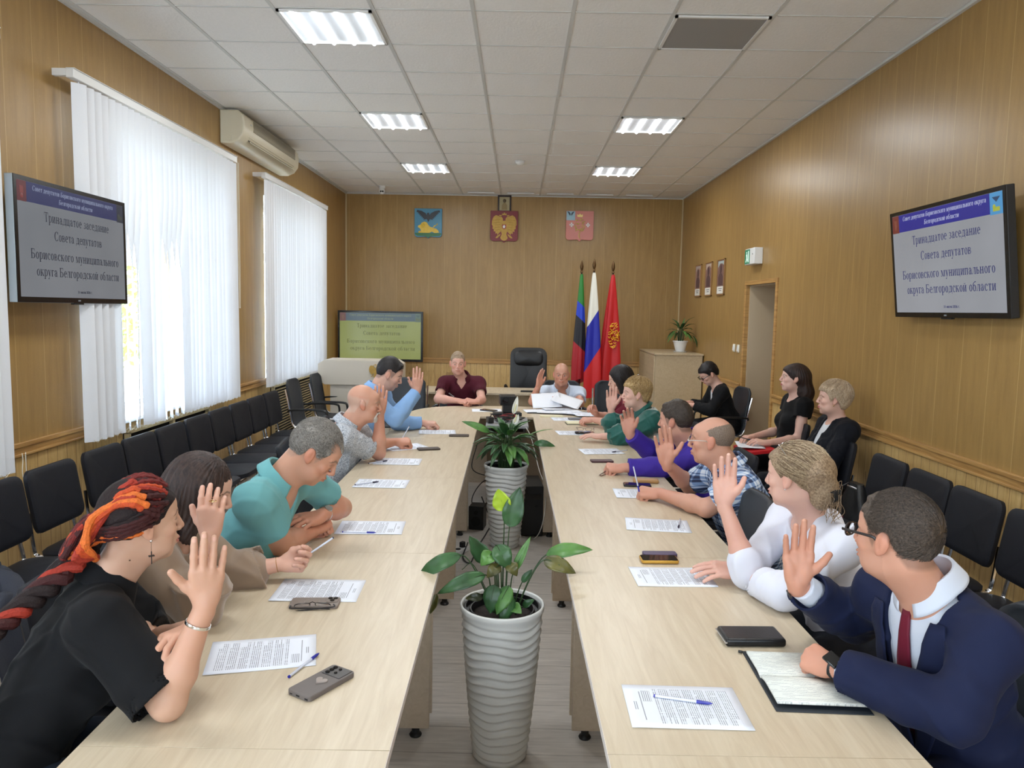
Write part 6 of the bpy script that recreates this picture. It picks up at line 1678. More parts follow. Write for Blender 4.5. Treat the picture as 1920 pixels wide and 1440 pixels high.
        s.part(name, F, mat, .009, fold_noise(s.seed + 5, .003, 22))
        for kn, an in K:
            F = Field(); F.frame(np.stack([Xh, Yh, A3((0, 0, 1))], 1), A3((an[0], an[1], 0)))
            F.cone((0, 0, .10), (0, 0, .05), .034, .036, .02); F.ell((0, .0, .04), (.038, .055, .038), .02); F.ell((0, .09, .035), (.044, .085, .032), .03)
            F.fn(lambda L: -L[:, 2] + .002, (0, .05, 0), .3, .002, 'i'); F.frame(); s.part('shoe', F, shoe or m_shoe, .007)
    def hair(s, fn, mat, name='hair', res=None, disp=None):
        F = Field(); F.frame(s.MH, s.H, s.hs); fn(F)
        if disp is not None: F.add_disp(disp)
        F.frame(); pos, Q = F.mesh(res or max(.003, s.res)); return np_mesh(name, pos, Q, mat, s.org, s.o)
    def fr(s, which='head'):
        """4x4 matrix mapping local frame into this person's object space"""
        M, o, k = {'head': (s.MH, s.H, s.hs), 'torso': (s.MT, s.N, 1.0)}[which] if which in ('head', 'torso') else (s.HM[which], s.WR if which == 'R' else s.WL, s.mk)
        o = o - s.org; M = M * k
        return Matrix([[*M[i], o[i]] for i in range(3)] + [[0, 0, 0, 1]])
    def collar(s, mat, r=.064, h=.034, fall=.045, gap=34, lift=.040, name='collar', tilt=0.0):
        fr = s.fr('torso'); b = MB(); ax = unit(s.H - s.N); axl = s.MT.T @ ax; axl = unit(axl * .55 + A3((0, 0, 1)) * .45)
        ux = unit(np.cross(np.cross(axl, (1, 0, 0)), axl) * 1.0) if False else unit(A3((1, 0, 0)) - axl * axl[0]); uy = np.cross(axl, ux)
        c = A3((0, .008, lift))
        g = R(gap)
        def fnn(u, v):
            a = math.pi / 2 + g + u * (2 * math.pi - 2 * g); fw = max(0, math.sin(a))
            pr = [(0, 0.0, -.032), (.33, .0, h), (.5, .006, h + .002), (1, .024 + .008 * fw, h - fall - .022 * fw ** 2)]
            for i in range(3):
                if v <= pr[i + 1][0]: t = (v - pr[i][0]) / (pr[i + 1][0] - pr[i][0]); break
            rr = r + pr[i][1] + (pr[i + 1][1] - pr[i][1]) * t; zz = pr[i][2] + (pr[i + 1][2] - pr[i][2]) * t - .020 * fw * (1 - .3 * v)
            p = c + ux * rr * math.cos(a) + uy * rr * 1.05 * math.sin(a) + axl * zz
            return fr @ Vector(p)
        b.grid(48, 12, fnn); return b.build(name, mat, s.o, solid=.0022, off=0, angle=60)

m_eyew = M('eye_white', srgb(196, 186, 180), .25); m_iris = M('brown_iris', srgb(70, 52, 38), .2); m_shoe = M('black_shoe_leather', srgb(24, 22, 22), .35)
HL = [(-.14, -.072), (-.06, -.062), (-.036, -.03), (-.022, .014), (0.0, .024), (.014, .004), (.026, -.022), (.034, -.004), (.048, .036), (.066, .058), (.13, .072)]
def hair_short(top=.010, side=.006, line=HL, up=0.0, quiff=0.0, crown=None, wave=.0012, messy=0.0):
    def f(F):
        F.ell((0, -.018, .032), (.0745 + side, .095 + side, .087 + top), .01)
        F.ell((0, .045, .048), (.058 + side * .5, .044 + side * .6, .036 + top * .7), .02)
        if quiff: F.cone((-.035, .055, .098), (.035, .055, .096), quiff, quiff * .9, .02); F.cone((0, -.02, .11), (0, .05, .10), quiff * .8, quiff, .02)
        ly = [p[0] for p in line]; lz = [p[1] + up for p in line]
        F.fn(lambda L: (np.interp(L[:, 1] + .004 * np.sin(L[:, 0] * 90), ly, lz) - L[:, 2]) * .75, (0, 0, 0), .5, .005, 'i')
        if crown: F.fn(crown, (0, 0, .1), .3, .006, 's')
        rng = np.random.RandomState(3)
        def d(L):
            a = np.arctan2(L[:, 0], L[:, 2] + .02); w = np.sin(a * 19 + 3 * np.sin(L[:, 1] * 25 + a * 2)) + .5 * np.sin(a * 34 + L[:, 1] * 40)
            o = wave * .5 * w
            if messy: o = o + messy * (np.sin(L[:, 0] * 130 + 3 * np.sin(L[:, 1] * 90)) * np.sin(L[:, 1] * 110 + 2 * np.sin(L[:, 2] * 80)))
            return o
        F.add_disp(d)
    return f
# ================================================================== PEOPLE
def vneck(depth, w, ball=.064, back=True):
    def g(L):
        b = np.linalg.norm((L - A3((0, .012, .03))) / A3((1, 1.05, 1.1)), axis=1) - ball
        z = L[:, 2]; ww = w * np.clip((z + depth) / depth, 0, 1.3)
        v = np.maximum(np.maximum(np.abs(L[:, 0]) - ww, np.maximum(-L[:, 1] + .01, L[:, 1] - .165)), -(z + depth))
        return np.minimum(b, v)
    return g
def scoop(rx, ry, zc=.03, rz=.09): return lambda L: (np.linalg.norm((L - A3((0, .02, zc))) / A3((rx, ry, rz)), axis=1) - 1) * min(rx, ry, rz)
def front_y(p, pts, o):
    """y of the clothed chest surface at (x,z) in the torso frame"""
    F = Field(); p.torso(F, o); P = []; ys = np.linspace(.30, -.02, 81)
    for x, z in pts:
        for y in ys: P.append(p.N + p.MT @ A3((x, y, z)))
    P = A3(P); D = F.evalb(P, 0.0, P[:, None, :])[:, 0].reshape(len(pts), -1); out = []
    for d in D:
        i = np.argmax(d < 0); i = i if d[i] < 0 else len(ys) - 1; out.append(ys[i])
    return out
def strip(p, name, mat, left, right, zs, o, off=.004, n=5, thick=.0025, parent=None):
    """flat strip of cloth lying on the chest: left/right edge x at each z"""
    b = MB(); pts = []
    for l, r, z in zip(left, right, zs):
        for i in range(n + 1): pts.append((l + (r - l) * i / n, z))
    ys = front_y(p, pts, o); fr = p.fr('torso')
    vs = [fr @ Vector((x, y + off, z)) for (x, z), y in zip(pts, ys)]
    fs = [(j * (n + 1) + i, j * (n + 1) + i + 1, (j + 1) * (n + 1) + i + 1, (j + 1) * (n + 1) + i) for j in range(len(zs) - 1) for i in range(n)]
    b.add(vs, fs); return b.build(name, mat, parent or p.o, solid=thick, off=1, angle=70)
def specs(p, m, **kw): 
    fr = p.fr('head'); f2 = fr @ Matrix.Translation((0, .112 if not kw.pop('up', 0) else .07, .004))
    g = thing_part('eyeglasses', p.o); glasses_mesh(g, f2, m, w=.148, rr=kw.get('rr', .0014), temple=.122, lw=.052, lh=kw.get('lh', .034)); return g
def thing_part(name, parent):
    o = bpy.data.objects.new(name, None); COL.objects.link(o); o.parent = parent; return o
def band(p, name, mat, A, B, t, r, w, parent=None, flat=1.0):
    """bracelet / watch strap ring around the forearm A->B at fraction t"""
    c = A + (B - A) * t - p.org; ax = unit(B - A); u = unit(np.cross(ax, (0, 0, 1)) if abs(ax[2]) < .9 else np.cross(ax, (1, 0, 0))); v = np.cross(ax, u)
    b = MB(); n = 28; prof = [(r, -w / 2), (r + .0022, -w / 2 + .001), (r + .0026, 0), (r + .0022, w / 2 - .001), (r, w / 2)]
    vs = [tuple(c + (u * math.cos(2 * math.pi * k / n) + v * flat * math.sin(2 * math.pi * k / n)) * rr + ax * z) for rr, z in prof for k in range(n)]
    fs = [(i * n + k, i * n + (k + 1) % n, (i + 1) * n + (k + 1) % n, (i + 1) * n + k) for i in range(len(prof) - 1) for k in range(n)]
    b.add(vs, fs); return b.build(name, mat, p.o, solid=.001)
def held_pen(a, c, label, **k): return pen(a, c, label, **k)
m_silverj = M('silver_jewellery', (.7, .7, .7), .2, 1.0)
m_goldj = M('gold_jewellery', (.8, .6, .3), .2, 1.0)

def strands(p, mat, n, L, c=(0, -.018, .032), r=(.083, .103, .097), crown=(0, -.35, .94), goal=None, rad=.0009, line=HL, up=0.0, seed=1, lift=.002, jit=.25, skip=None, name='hair_strands', thr=.004):
    """short hair strands combed over the scalp, from the crown outwards or towards a goal direction"""
    rnd = random.Random(seed); fr = p.fr('head'); b = MB(); cw = unit(crown); C = A3(c); r = A3(r); k = 0; tries = 0
    while k < n and tries < n * 12:
        tries += 1; u = unit([rnd.gauss(0, 1), rnd.gauss(0, 1), rnd.gauss(0, 1)]); q = C + r * u
        zl = np.interp(q[1], [t[0] for t in line], [t[1] + up for t in line])
        if q[2] < zl + thr: continue
        if skip is not None and skip(q): continue
        g = unit(goal) if goal is not None else None
        t = (g - u * (g @ u)) if g is not None else (u * (u @ cw) - cw)
        nt = np.linalg.norm(t)
        if nt < .05: continue
        t = t / nt; t = t + A3([rnd.gauss(0, 1) for _ in range(3)]) * jit; t = unit(t - u * (t @ u)); pts = []; l = L * rnd.uniform(.6, 1.2)
        for i in range(4):
            d = unit(u + t * (l * i / 3 / .09)); qq = C + r * d * (1 + lift / .09 * (.3 + i / 3 * rnd.uniform(.4, 1)))
            if qq[2] < np.interp(qq[1], [t_[0] for t_ in line], [t_[1] + up for t_ in line]) - .006: break
            pts.append(fr @ Vector(qq))
        if len(pts) < 2: continue
        b.tube(pts, [rad * (1 - .6 * i / (len(pts) - 1)) for i in range(len(pts))], 3, caps=False); k += 1
    return b.build(name, mat, p.o)
# ---- 1 woman with red dreadlocks
m_blackshirt = cloth_mat('black_shirt_cloth', srgb(13, 14, 17), .85, .2); m_darktr = cloth_mat('dark_trouser_cloth', srgb(34, 38, 48), .85); m_jeans = cloth_mat('dark_jeans', srgb(40, 50, 66), .85)
p = Person('woman with red and orange dreadlocks in a black shirt, hand raised', (-1.00, 1.98, 1.17), 42, 3, (-1.10, 1.95, .985), (-1.015, 1.80, .955), (-1.185, 2.10, .955),
    (-.825, 1.735, .795), (-1.00, 2.02, .80), (-.742, 1.765, 1.03), (-.815, 1.875, .925), (-1.27, 1.76, .57), fem=True, hs=.98, skin=(204, 158, 130), res=.0027,
    hand=[('R', (.05, .04, 1), (.42, -.88, .05), 'wide'), ('L', (-.28, -.95, .02), (-.15, .15, 1), 'soft')], lip=(176, 98, 92), brow=(58, 36, 28), arm=1.02)
p.top(m_blackshirt, 'shirt', .016, .93, .97, loose=.016, flare=.012, neck=vneck(.09, .07, .068), amp=.0050, freq=17)
p.collar(m_blackshirt, r=.068, gap=40, fall=.05, h=.03); p.legs(m_jeans)
band(p, 'bracelet', m_silverj, p.ER, p.WR, .80, .0285, .009)
HCOL = [srgb(38, 24, 24), srgb(70, 26, 26), srgb(118, 34, 30), srgb(176, 56, 38), srgb(214, 84, 40), srgb(240, 122, 50)]
HM = [hair_mat('dreadlock_colour_%d' % i, tuple(x * .6 for x in c), c, (1, 1, 1), 140, .7, 1.0) for i, c in enumerate(HCOL)]
p.hair(hair_short(.010, .007, up=.0), HM[0], 'hair')
fr = p.fr('head'); random.seed(12)
bunches = {i: MB() for i in range(6)}
def skull(a, t, lift=.0):
    """point on the skull: a = angle across (−90..90), t 0 front .. 1 back gather"""
    th = R(a); y0 = .066 - .030 * abs(math.sin(th)) ** 1.5; y = y0 + (-.118 - y0) * t
    ry = max(0.02, 1 - ((y + .018) / .104) ** 2) ** .5
    w_ = (.0885 + lift) * ry * (1 - .10 * t); h_ = (.099 + lift) * ry
    z0 = .028; spread = math.sin(th) * (1 - .45 * t ** 3)
    x = w_ * spread; z = z0 + h_ * math.sqrt(max(0, 1 - spread ** 2)) * (1 - .9 * t ** 3)
    return Vector((x, y, z))
for k in range(34):
    a = -86 + 172 * k / 33 + random.uniform(-1.5, 1.5); lay = k % 2; ci = [1, 2, 1, 3, 2, 1, 0, 2, 3, 1, 2, 4, 1][(k * 5) % 13]
    t0 = random.choice([0, 0, .03, .1]) if abs(a) < 75 else .12; pts = []; ph = random.random() * 6; r = random.uniform(.0064, .0086)
    for i in range(11):
        t = t0 + (1 - t0) * i / 10; pts.append(skull(a + 3.5 * math.sin(ph + 4 * t), t, .001 + .006 * lay + .004 * math.sin(math.pi * t)))
    e = pts[-1]
    for j in range(1, 5): pts.append(e + Vector((random.uniform(-.012, .012) - e.x * .12 * j, -.020 * j, -.012 * j * (1 + .3 * j) + random.uniform(-.008, .008))))
    P_ = smoothpath([fr @ q for q in pts], 3); bunches[ci].tube(P_, [r * (1 + .18 * math.sin(i * 1.9 + ph)) for i in range(len(P_))], 7)
for k, (a, ci, r) in enumerate([(74, 5, .0095), (60, 5, .0085), (84, 4, .0085), (48, 4, .009), (30, 3, .009), (66, 3, .0085)]):   # loops over the near side
    pts = [skull(a, .30 + .05 * k, .012), skull(a - 6, .55, .022), skull(a - 10, .8, .026), Vector((.035, -.135, .03 - .01 * k)), Vector((.06, -.155 - .005 * k, -.03 - .008 * k)), Vector((.045, -.13, -.075)), Vector((.02, -.12, -.085))]
    P_ = smoothpath([fr @ q for q in pts], 5); bunches[ci].tube(P_, [r * (1 + .15 * math.sin(i * 1.7)) for i in range(len(P_))], 8)
for k in range(26):     # from the temples and above the ears, both sides
    sg = 1 if k % 2 == 0 else -1; f = (k // 2) / 12; ci = [0, 1, 0, 2, 1, 0, 3, 1, 0, 4, 1, 5, 5][k // 2]
    y0 = .052 - .06 * f; z0_ = .062 - .075 * f; pts = []
    for i in range(9):
        t = i / 8; y = y0 + (-.118 - y0) * t; ww = (.0815 + .008 * math.sin(math.pi * t) + .004 * (k % 3)) * math.sqrt(max(.05, 1 - ((y + .018) / .108) ** 2)) * (1 - .35 * max(0, z0_ + .03 - .02) * 8 * 0)
        zz = z0_ + (-.035 + .03 * (1 - f) - z0_) * t ** 1.3 + .006 * math.sin(5 * t + k)
        hz = math.sqrt(max(.1, 1 - ((zz - .03) / .105) ** 2)); pts.append(Vector((sg * ww * hz, y, zz)))
    e = pts[-1]; pts += [e + Vector((-e.x * .3 * j, -.022 * j, -.014 * j)) for j in (1, 2, 3)]
    P_ = smoothpath([fr @ q for q in pts], 3); bunches[ci].tube(P_, [.0062 * (1 + .2 * math.sin(i * 1.9 + k)) for i in range(len(P_))], 7)
for ci, b in bunches.items(): b.build('dreadlocks', HM[ci], p.o)
# braid down the back
bp = [Vector(q) - Vector(p.org) for q in [(-1.10, 1.925, 1.13), (-1.145, 1.88, 1.07), (-1.19, 1.83, 1.02), (-1.22, 1.77, .985), (-1.25, 1.70, .95), (-1.29, 1.64, .90), (-1.33, 1.60, .82)]]
bp = smoothpath(bp, 8)
for s_i, (ci, r) in enumerate([(0, .020), (1, .019), (3, .017), (0, .020), (5, .010)]):
    b = MB(); pts = []
    for i, q in enumerate(bp):
        a = i * .42 + s_i * 2 * math.pi / 4; w_ = .021 * (1 - .45 * i / len(bp)); pts.append(q + Vector((w_ * math.cos(a), w_ * .8 * math.sin(a) * .6, w_ * math.sin(a))))
    b.tube(pts, [r * (1 - .5 * i / len(bp)) for i in range(len(pts))], 8); b.build('braid', HM[ci], p.o)
b = MB(); e0 = fr @ Vector((.080, .004, -.040)); b.sphere(e0, .004, 6)
b.tube([e0, e0 + Vector((0, 0, -.03))], .0008, 5); b.build('earring', m_silverj, p.o)
b = MB(); c = e0 + Vector((0, 0, -.045)); b.box(c, (.0018, .0018, .034)); b.box(c + Vector((0, 0, .005)), (.014, .010, .002), (0, 0, R(35))); b.build('cross_pendant', m_blackp, p.o)

# ---- 2 woman with straight dark hair, beige blouse
m_beige = cloth_mat('beige_satin', srgb(150, 128, 108), .5, .12, 400, .1, .4)
p = Person('woman with straight dark hair in a beige blouse holding a pen', (-1.055, 2.49, 1.13), 14, 20, (-1.17, 2.46, .97), (-1.14, 2.31, .935), (-1.19, 2.62, .935),
    (-.985, 2.30, .79), (-1.0, 2.64, .79), (-.945, 2.29, 1.035), (-.845, 2.68, .815), (-1.27, 2.43, .57), fem=True, skin=(216, 168, 144), res=.003, eyes=False,
    hand=[('R', (.04, .06, 1), (.25, -.95, .0), 'soft'), ('L', (1, .06, .12), (.12, .72, -.60), 'grip')], lip=(176, 92, 88), brow=(52, 36, 30))
p.top(m_beige, 'blouse', .016, 1.35, 1.62, loose=.026, flare=.014, neck=scoop(.085, .10, .02, .08), amp=.006, freq=15)
p.legs(m_darktr); band(p, 'bracelet', m_goldj, p.EL, p.WL, .90, .026, .003); band(p, 'ring', m_goldj, p.WR + A3((0.012, -.0, .075)), p.WR + A3((.012, 0, .115)), .9, .010, .003)
m_brownhair = hair_mat('dark_brown_hair', srgb(34, 25, 24), srgb(78, 60, 54))
def bob(F, L=.17, w=.096, back=.112, front=.06, vol=.014):
    F.ell((0, -.018, .032), (.0745 + vol, .095 + vol, .088 + vol), .02)
    F.ell((0, -.03, -.03), (w, back - .01, .115), .03)
    F.cone((0, -.055, -.04), (0, -.050, -L), .080, .066, .03)
    for s in (-1, 1): F.cone((s * .070, .012, .03), (s * .076, .020, -L * .92), .030, .024, .03)
    F.fn(lambda P: np.linalg.norm((P - A3((0, .118, -.038))) / A3((.066, .090, .105)), axis=1) * .07 - .07, (0, .1, -.04), .2, .01, 's')
    F.fn(lambda P: -(P[:, 2] + L), (0, 0, -L), .4, .008, 'i')
    def d(P):
        a = np.arctan2(P[:, 0], -P[:, 1] + .02); return .0016 * np.sin(a * 50 + 4 * np.sin(P[:, 2] * 22) + 3 * np.sin(a * 7)) + .0008 * np.sin(a * 110 + 9 * P[:, 2] * 10)
    F.add_disp(d)
p.hair(lambda F: bob(F), m_brownhair)
held_pen((-.675, 2.745, .895), (-.80, 2.68, .815), 'slim pen held in the fingers of the beige-bloused woman', z=0, col=m_pdark)

# ---- 3 man in turquoise polo
m_teal = cloth_mat('turquoise_pique', srgb(112, 172, 176), .85, .05, 1200, .25)
p = Person('grey-haired man in a turquoise polo shirt leaning on folded arms and looking down', (-.80, 2.97, 1.175), 8, 40, (-.955, 2.95, 1.045), (-.975, 2.77, 1.02), (-.90, 3.17, 1.02),
    (-.925, 2.955, .80), (-.80, 3.42, .83), (-.855, 3.16, .80), (-.825, 3.175, .862), (-1.21, 2.99, .58), hs=1.0, skin=(206, 146, 116), res=.003,
    hand=[('R', (.2, .95, -.02), (-.2, 0, 1), 'fist'), ('L', (-.62, -.78, -.06), (.25, -.2, 1), 'flat')], buzz=((128, 118, 108), .35, HL, None), ruddy=.5, brow=(110, 92, 76), fat=.01, eyes=False)
p.top(m_teal, 'polo_shirt', .012, .62, .60, loose=.009, flare=.006, neck=vneck(.075, .045, .070), amp=.0035, freq=16); p.legs(m_darktr)
p.collar(m_teal, r=.071, gap=34, h=.030, fall=.05)
m_greyhair = hair_mat('grey_hair', srgb(92, 86, 80), srgb(182, 176, 168), (1, 1, 1), 190)
p.hair(hair_short(.013, .006, crown=lambda L: np.linalg.norm((L - A3((.045, .075, .07))) / A3((.022, .05, .04)), axis=1) * .03 - .03), m_greyhair); strands(p, m_greyhair, 2200, .03, rad=.0008, lift=.004, jit=.35, r=(.0810, .1015, .1005), goal=(.1, .9, .0), skip=lambda q: q[1] > .035 and abs(q[0]) > .03)
m_watch = M('steel_watch', (.55, .55, .55), .25, 1.0)
band(p, 'watch_strap', m_watch, p.EL, p.WL, .88, .0315, .012)
b = MB(); c = p.EL + (p.WL - p.EL) * .88 - p.org + A3((.02, -.012, .026)); b.cyl(Vector(c), Vector(c + A3((.003, -.002, .006))), .017, 18); b.build('watch_case', m_watch, p.o)

# ---- 4 bald man grey shirt
n = NT('grey_scribble_shirt'); v = n.coord('Object'); w1 = n.n('ShaderNodeTexVoronoi', feature='DISTANCE_TO_EDGE'); w1.inputs['Scale'].default_value = 75
dn = n.n('ShaderNodeVectorMath', operation='ADD'); nz_ = n.n('ShaderNodeTexNoise'); nz_.inputs['Scale'].default_value = 30; n.t.links.new(v, nz_.inputs['Vector'])
sc_ = n.n('ShaderNodeVectorMath', operation='SCALE'); sc_.inputs[3].default_value = .06; n.t.links.new(nz_.outputs[1], sc_.inputs[0]); n.t.links.new(v, dn.inputs[0]); n.t.links.new(sc_.outputs[0], dn.inputs[1]); n.t.links.new(dn.outputs[0], w1.inputs['Vector'])
n.col(n.mix(n.math('LESS_THAN', w1.outputs[0], .07), srgb(196, 200, 206), srgb(134, 140, 150))); n.set(rough=.85); m_scrib = n.m
p = Person('bald man with a white goatee in a grey patterned short-sleeved shirt, right hand raised', (-.985, 4.85, 1.135), 10, 10, (-1.105, 4.84, .975), (-1.08, 4.66, .945), (-1.09, 5.03, .945),
    (-.905, 4.92, .80), (-.99, 5.18, .80), (-.905, 4.965, 1.055), (-.86, 5.34, .80), (-1.25, 4.85, .57), skin=(210, 150, 122), res=.0036,
    hand=[('R', (.03, .05, 1), (.25, -.95, 0), 'open'), ('L', (.95, .15, .05), (.1, -.4, 1), 'fist')], goatee=(222, 214, 206), buzz=((206, 184, 168), .45, [(-.14, -.08), (-.05, -.06), (-.02, .0), (.02, -.01), (.04, .1), (.12, .2)], (.035, -.25)), ruddy=.6, brow=(170, 150, 132), fat=.02, neck=1.1)
p.top(m_scrib, 'shirt', .012, .70, .66, loose=.010, flare=.010, neck=vneck(.09, .05, .072), amp=.004, freq=16); p.collar(m_scrib, r=.072, gap=36, h=.03, fall=.05); p.legs(m_darktr)
m_whair = hair_mat('white_goatee', srgb(186, 176, 168), srgb(226, 220, 212), (1, 1, 1), 220)
def goatee(F):
    F.ell((0, .086, -.092), (.026, .017, .024), .01); F.ell((0, .105, -.047), (.026, .0075, .0065), .006)
    for s_ in (-1, 1): F.cone((s_ * .024, .094, -.052), (s_ * .026, .083, -.085), .006, .008, .008)
    F.fn(lambda L: np.linalg.norm((L - A3((0, .11, -.063))) / A3((.021, .02, .010)), axis=1) * .01 - .01, (0, .11, -.063), .05, .003, 's')
p.hair(goatee, m_whair, 'beard', .0028)
held_pen((-.775, 5.42, .90), (-.835, 5.37, .79), 'pen held upright in the fist of the bald man with a goatee', z=0, col=m_pdark)

# ---- 5 man in light blue shirt
m_lblue = cloth_mat('light_blue_cotton', srgb(138, 176, 222), .8, .05)
p = Person('dark-haired man in a light blue long-sleeved shirt, right arm raised', (-1.005, 5.92, 1.235), 8, 26, (-1.125, 5.9, 1.08), (-1.09, 5.73, 1.045), (-1.09, 6.08, 1.045),
    (-.93, 5.76, .90), (-.98, 6.15, .815), (-.79, 5.93, 1.10), (-.775, 6.25, .80), (-1.26, 5.9, .57), skin=(214, 162, 138), res=.0038,
    hand=[('R', (.05, .05, 1), (.35, -.9, 0), 'open'), ('L', (1, .03, -.02), (0, -.2, 1), 'curl')], buzz=((92, 80, 74), .6, HL, None), brow=(34, 28, 26), beard=((120, 96, 86), .25), eyes=False)
p.top(m_lblue, 'shirt', .012, 1.95, 1.9, loose=.010, flare=.002, hollow=0, neck=vneck(.07, .04, .070), amp=.0035, freq=17); p.collar(m_lblue, r=.069, gap=30); p.legs(m_darktr)
m_blackhair = hair_mat('black_hair', srgb(16, 14, 15), srgb(44, 38, 38), (1, 1, 1), 160, .45)
p.hair(hair_short(.020, .002, up=.018, quiff=.016), m_blackhair)
b = MB(); fr = p.fr('torso'); b.tube([fr @ Vector(q) for q in smoothpath([(.02, .13, -.25), (.05, .09, -.10), (.07, .03, .02), (.03, -.055, .075), (-.03, -.055, .075), (-.07, .03, .02), (-.05, .09, -.10), (-.02, .13, -.25)], 5)], .005, 6, flat=.4); b.build('lanyard', m_white, p.o)

# ---- 6 man in maroon polo at the head
m_maroon = cloth_mat('maroon_pique', srgb(74, 16, 32), .8, .1)
p = Person('fair-haired man in a maroon polo shirt sitting at the head of the table, hands clasped', (-.640, 8.07, 1.175), -84, 6, (-.600, 8.17, .995), (-.785, 8.17, .955), (-.415, 8.17, .955),
    (-.835, 7.98, .80), (-.375, 7.97, .80), (-.60, 7.83, .800), (-.425, 7.80, .800), (-.60, 8.42, .57), skin=(214, 158, 138), res=.0042,
    hand=[('R', (.9, -.4, .0), (.0, -.3, 1), 'curl'), ('L', (-.8, -.3, .12), (.0, -.4, 1), 'curl')], brow=(150, 120, 96), buzz=((176, 150, 126), .4, HL, None), ruddy=.6, bulk=1.1, fat=.01)
p.top(m_maroon, 'polo_shirt', .012, .60, .60, loose=.006, flare=.005, neck=vneck(.05, .035, .068), amp=.003, freq=16); p.collar(m_maroon, r=.071, gap=36); p.legs(m_darktr)
p.hair(hair_short(.010, .003, up=.006, quiff=.007), hair_mat('fair_hair', srgb(120, 100, 80), srgb(176, 154, 128), (1, 1, 1), 170))
b = MB(); ys = front_y(p, [(.085 + .012 * k, -.135 + .003 * k) for k in range(6)], .014)
for k in range(6): b.box(Vector(p.fr('torso') @ Vector((.085 + .012 * k, ys[k] + .003, -.135 + .005 * k))), (.009, .002, .006)); b.box(Vector(p.fr('torso') @ Vector((.085 + .011 * k, ys[k] + .003, -.150 + .005 * k))), (.008, .002, .004))
b.build('chest_print', m_white, p.o)

# ---- 7 bald man pale shirt
n = NT('pale_blue_check'); v = n.coord('Object'); x_, y_, z_ = n.sep(v)
st = n.math('ADD', n.math('LESS_THAN', n.math('FRACT', n.math('MULTIPLY', x_, 70)), .25), n.math('LESS_THAN', n.math('FRACT', n.math('MULTIPLY', z_, 70)), .25))
n.col(n.mix(n.math('MULTIPLY', st, .35), srgb(206, 216, 230), srgb(160, 178, 206))); n.set(rough=.8); m_check = n.m
p = Person('balding man in a pale checked short-sleeved shirt, right hand raised, holding papers', (.462, 7.99, 1.085), -92, 6, (.470, 8.09, .915), (.285, 8.08, .875), (.66, 8.09, .875),
    (.165, 7.90, .80), (.655, 7.86, .80), (.215, 7.84, .965), (.455, 7.76, .835), (.47, 8.36, .56), skin=(206, 144, 118), res=.0042,
    hand=[('R', (.18, -.02, 1), (-.70, .65, .15), 'open'), ('L', (-.92, -.30, .02), (.1, -.75, .6), 'soft')], brow=(130, 100, 80), buzz=((170, 132, 108), .45, HL, None), ruddy=.7, bulk=1.15, fat=.025, jaw=1.12, headfat=.004, neck=1.15)
p.top(m_check, 'shirt', .012, .66, .72, loose=.008, flare=.008, neck=vneck(.07, .05, .074), amp=.004, freq=16); p.collar(m_check, r=.075, gap=32, fall=.055); p.legs(m_darktr)
strip(p, 'breast_pocket', m_check, [.05, .05], [.14, .14], [-.14, -.23], .016, .004); strip(p, 'pocket_phone', m_blackp, [.06, .06], [.13, .13], [-.125, -.17], .016, .009, thick=.006)
o = sheet(.30, 7.70, 8, 'left page lifted by the man in the pale checked shirt', m_blank, z=.84, group='pages held in the hand at the head'); o.rotation_euler = (R(38), R(-4), R(4))
o = sheet(.51, 7.70, -20, 'right page lifted by the man in the pale checked shirt', m_blank, z=.842, group='pages held in the hand at the head'); o.rotation_euler = (R(20), R(16), R(-16))

# ---- 8 man in navy suit
m_navy = cloth_mat('navy_suit_wool', srgb(20, 28, 58), .8, .1, 1100, .2, .03); m_wshirt = cloth_mat('white_dotted_shirt', srgb(206, 212, 224), .7, .04)
m_tie = cloth_mat('burgundy_tie', srgb(104, 20, 42), .5, .15, 500, .2)
p = Person('man in a navy suit and burgundy tie with glasses, palm raised beside an open notebook', (1.005, 1.96, 1.175), 124, 2, (1.125, 1.97, 1.005), (1.075, 2.145, .955), (1.175, 1.80, .955),
    (1.06, 2.285, .805), (1.055, 1.735, .81), (.825, 2.155, .975), (.862, 1.965, .812), (1.24, 1.98, .57), skin=(206, 146, 118), res=.0027, mscale=.97,
    hand=[('R', (.00, -.03, 1), (.15, .98, -.05), 'wide'), ('L', (-.38, .92, -.12), (-.5, -.2, .85), 'grip')], buzz=((74, 62, 52), .5, HL, None), brow=(70, 54, 44), ruddy=.35, beard=((150, 110, 92), .2))
p.top(m_wshirt, 'shirt', .008, 1.92, 1.93, loose=.000, hollow=0, neck=vneck(.02, .02, .058), amp=0)
p.collar(m_wshirt, r=.067, gap=16, h=.044, fall=.046, lift=.044)
p.top(m_navy, 'suit_jacket', .022, 1.82, 1.90, loose=.006, flare=.008, hollow=.013, neck=vneck(.40, .085, .080), amp=.0042, freq=15); p.legs(m_navy)
zs = [-.005 - .40 * i / 16 for i in range(17)]; ed = [.085 * max(0, (z + .40) / .40) for z in zs]
lw_ = [.030 + .050 * math.sin(min(1, (-z) / .16) * math.pi / 2) * (1 if z > -.17 else max(.0, (z + .40) / .23)) for z in zs]
for s in (-1, 1): strip(p, 'lapel', m_navy, [s * (e - .004) for e in ed], [s * (e + l + .002) for e, l in zip(ed, lw_)], zs, .022, .009, thick=.004)
strip(p, 'necktie', m_tie, [-.010] + [-.014 - .026 * i / 10 for i in range(11)], [.014] + [.014 + .026 * i / 10 for i in range(11)], [-.0] + [-.022 - .034 * i for i in range(11)], .008, .007, thick=.006)
strip(p, 'pocket_square', m_tie, [-.165, -.150, -.125], [-.10, -.105, -.115], [-.185, -.170, -.150], .022, .010, thick=.003)
strip(p, 'breast_pocket', m_navy, [-.168, -.165], [-.095, -.098], [-.20, -.18], .022, .007, thick=.003)
b = MB()
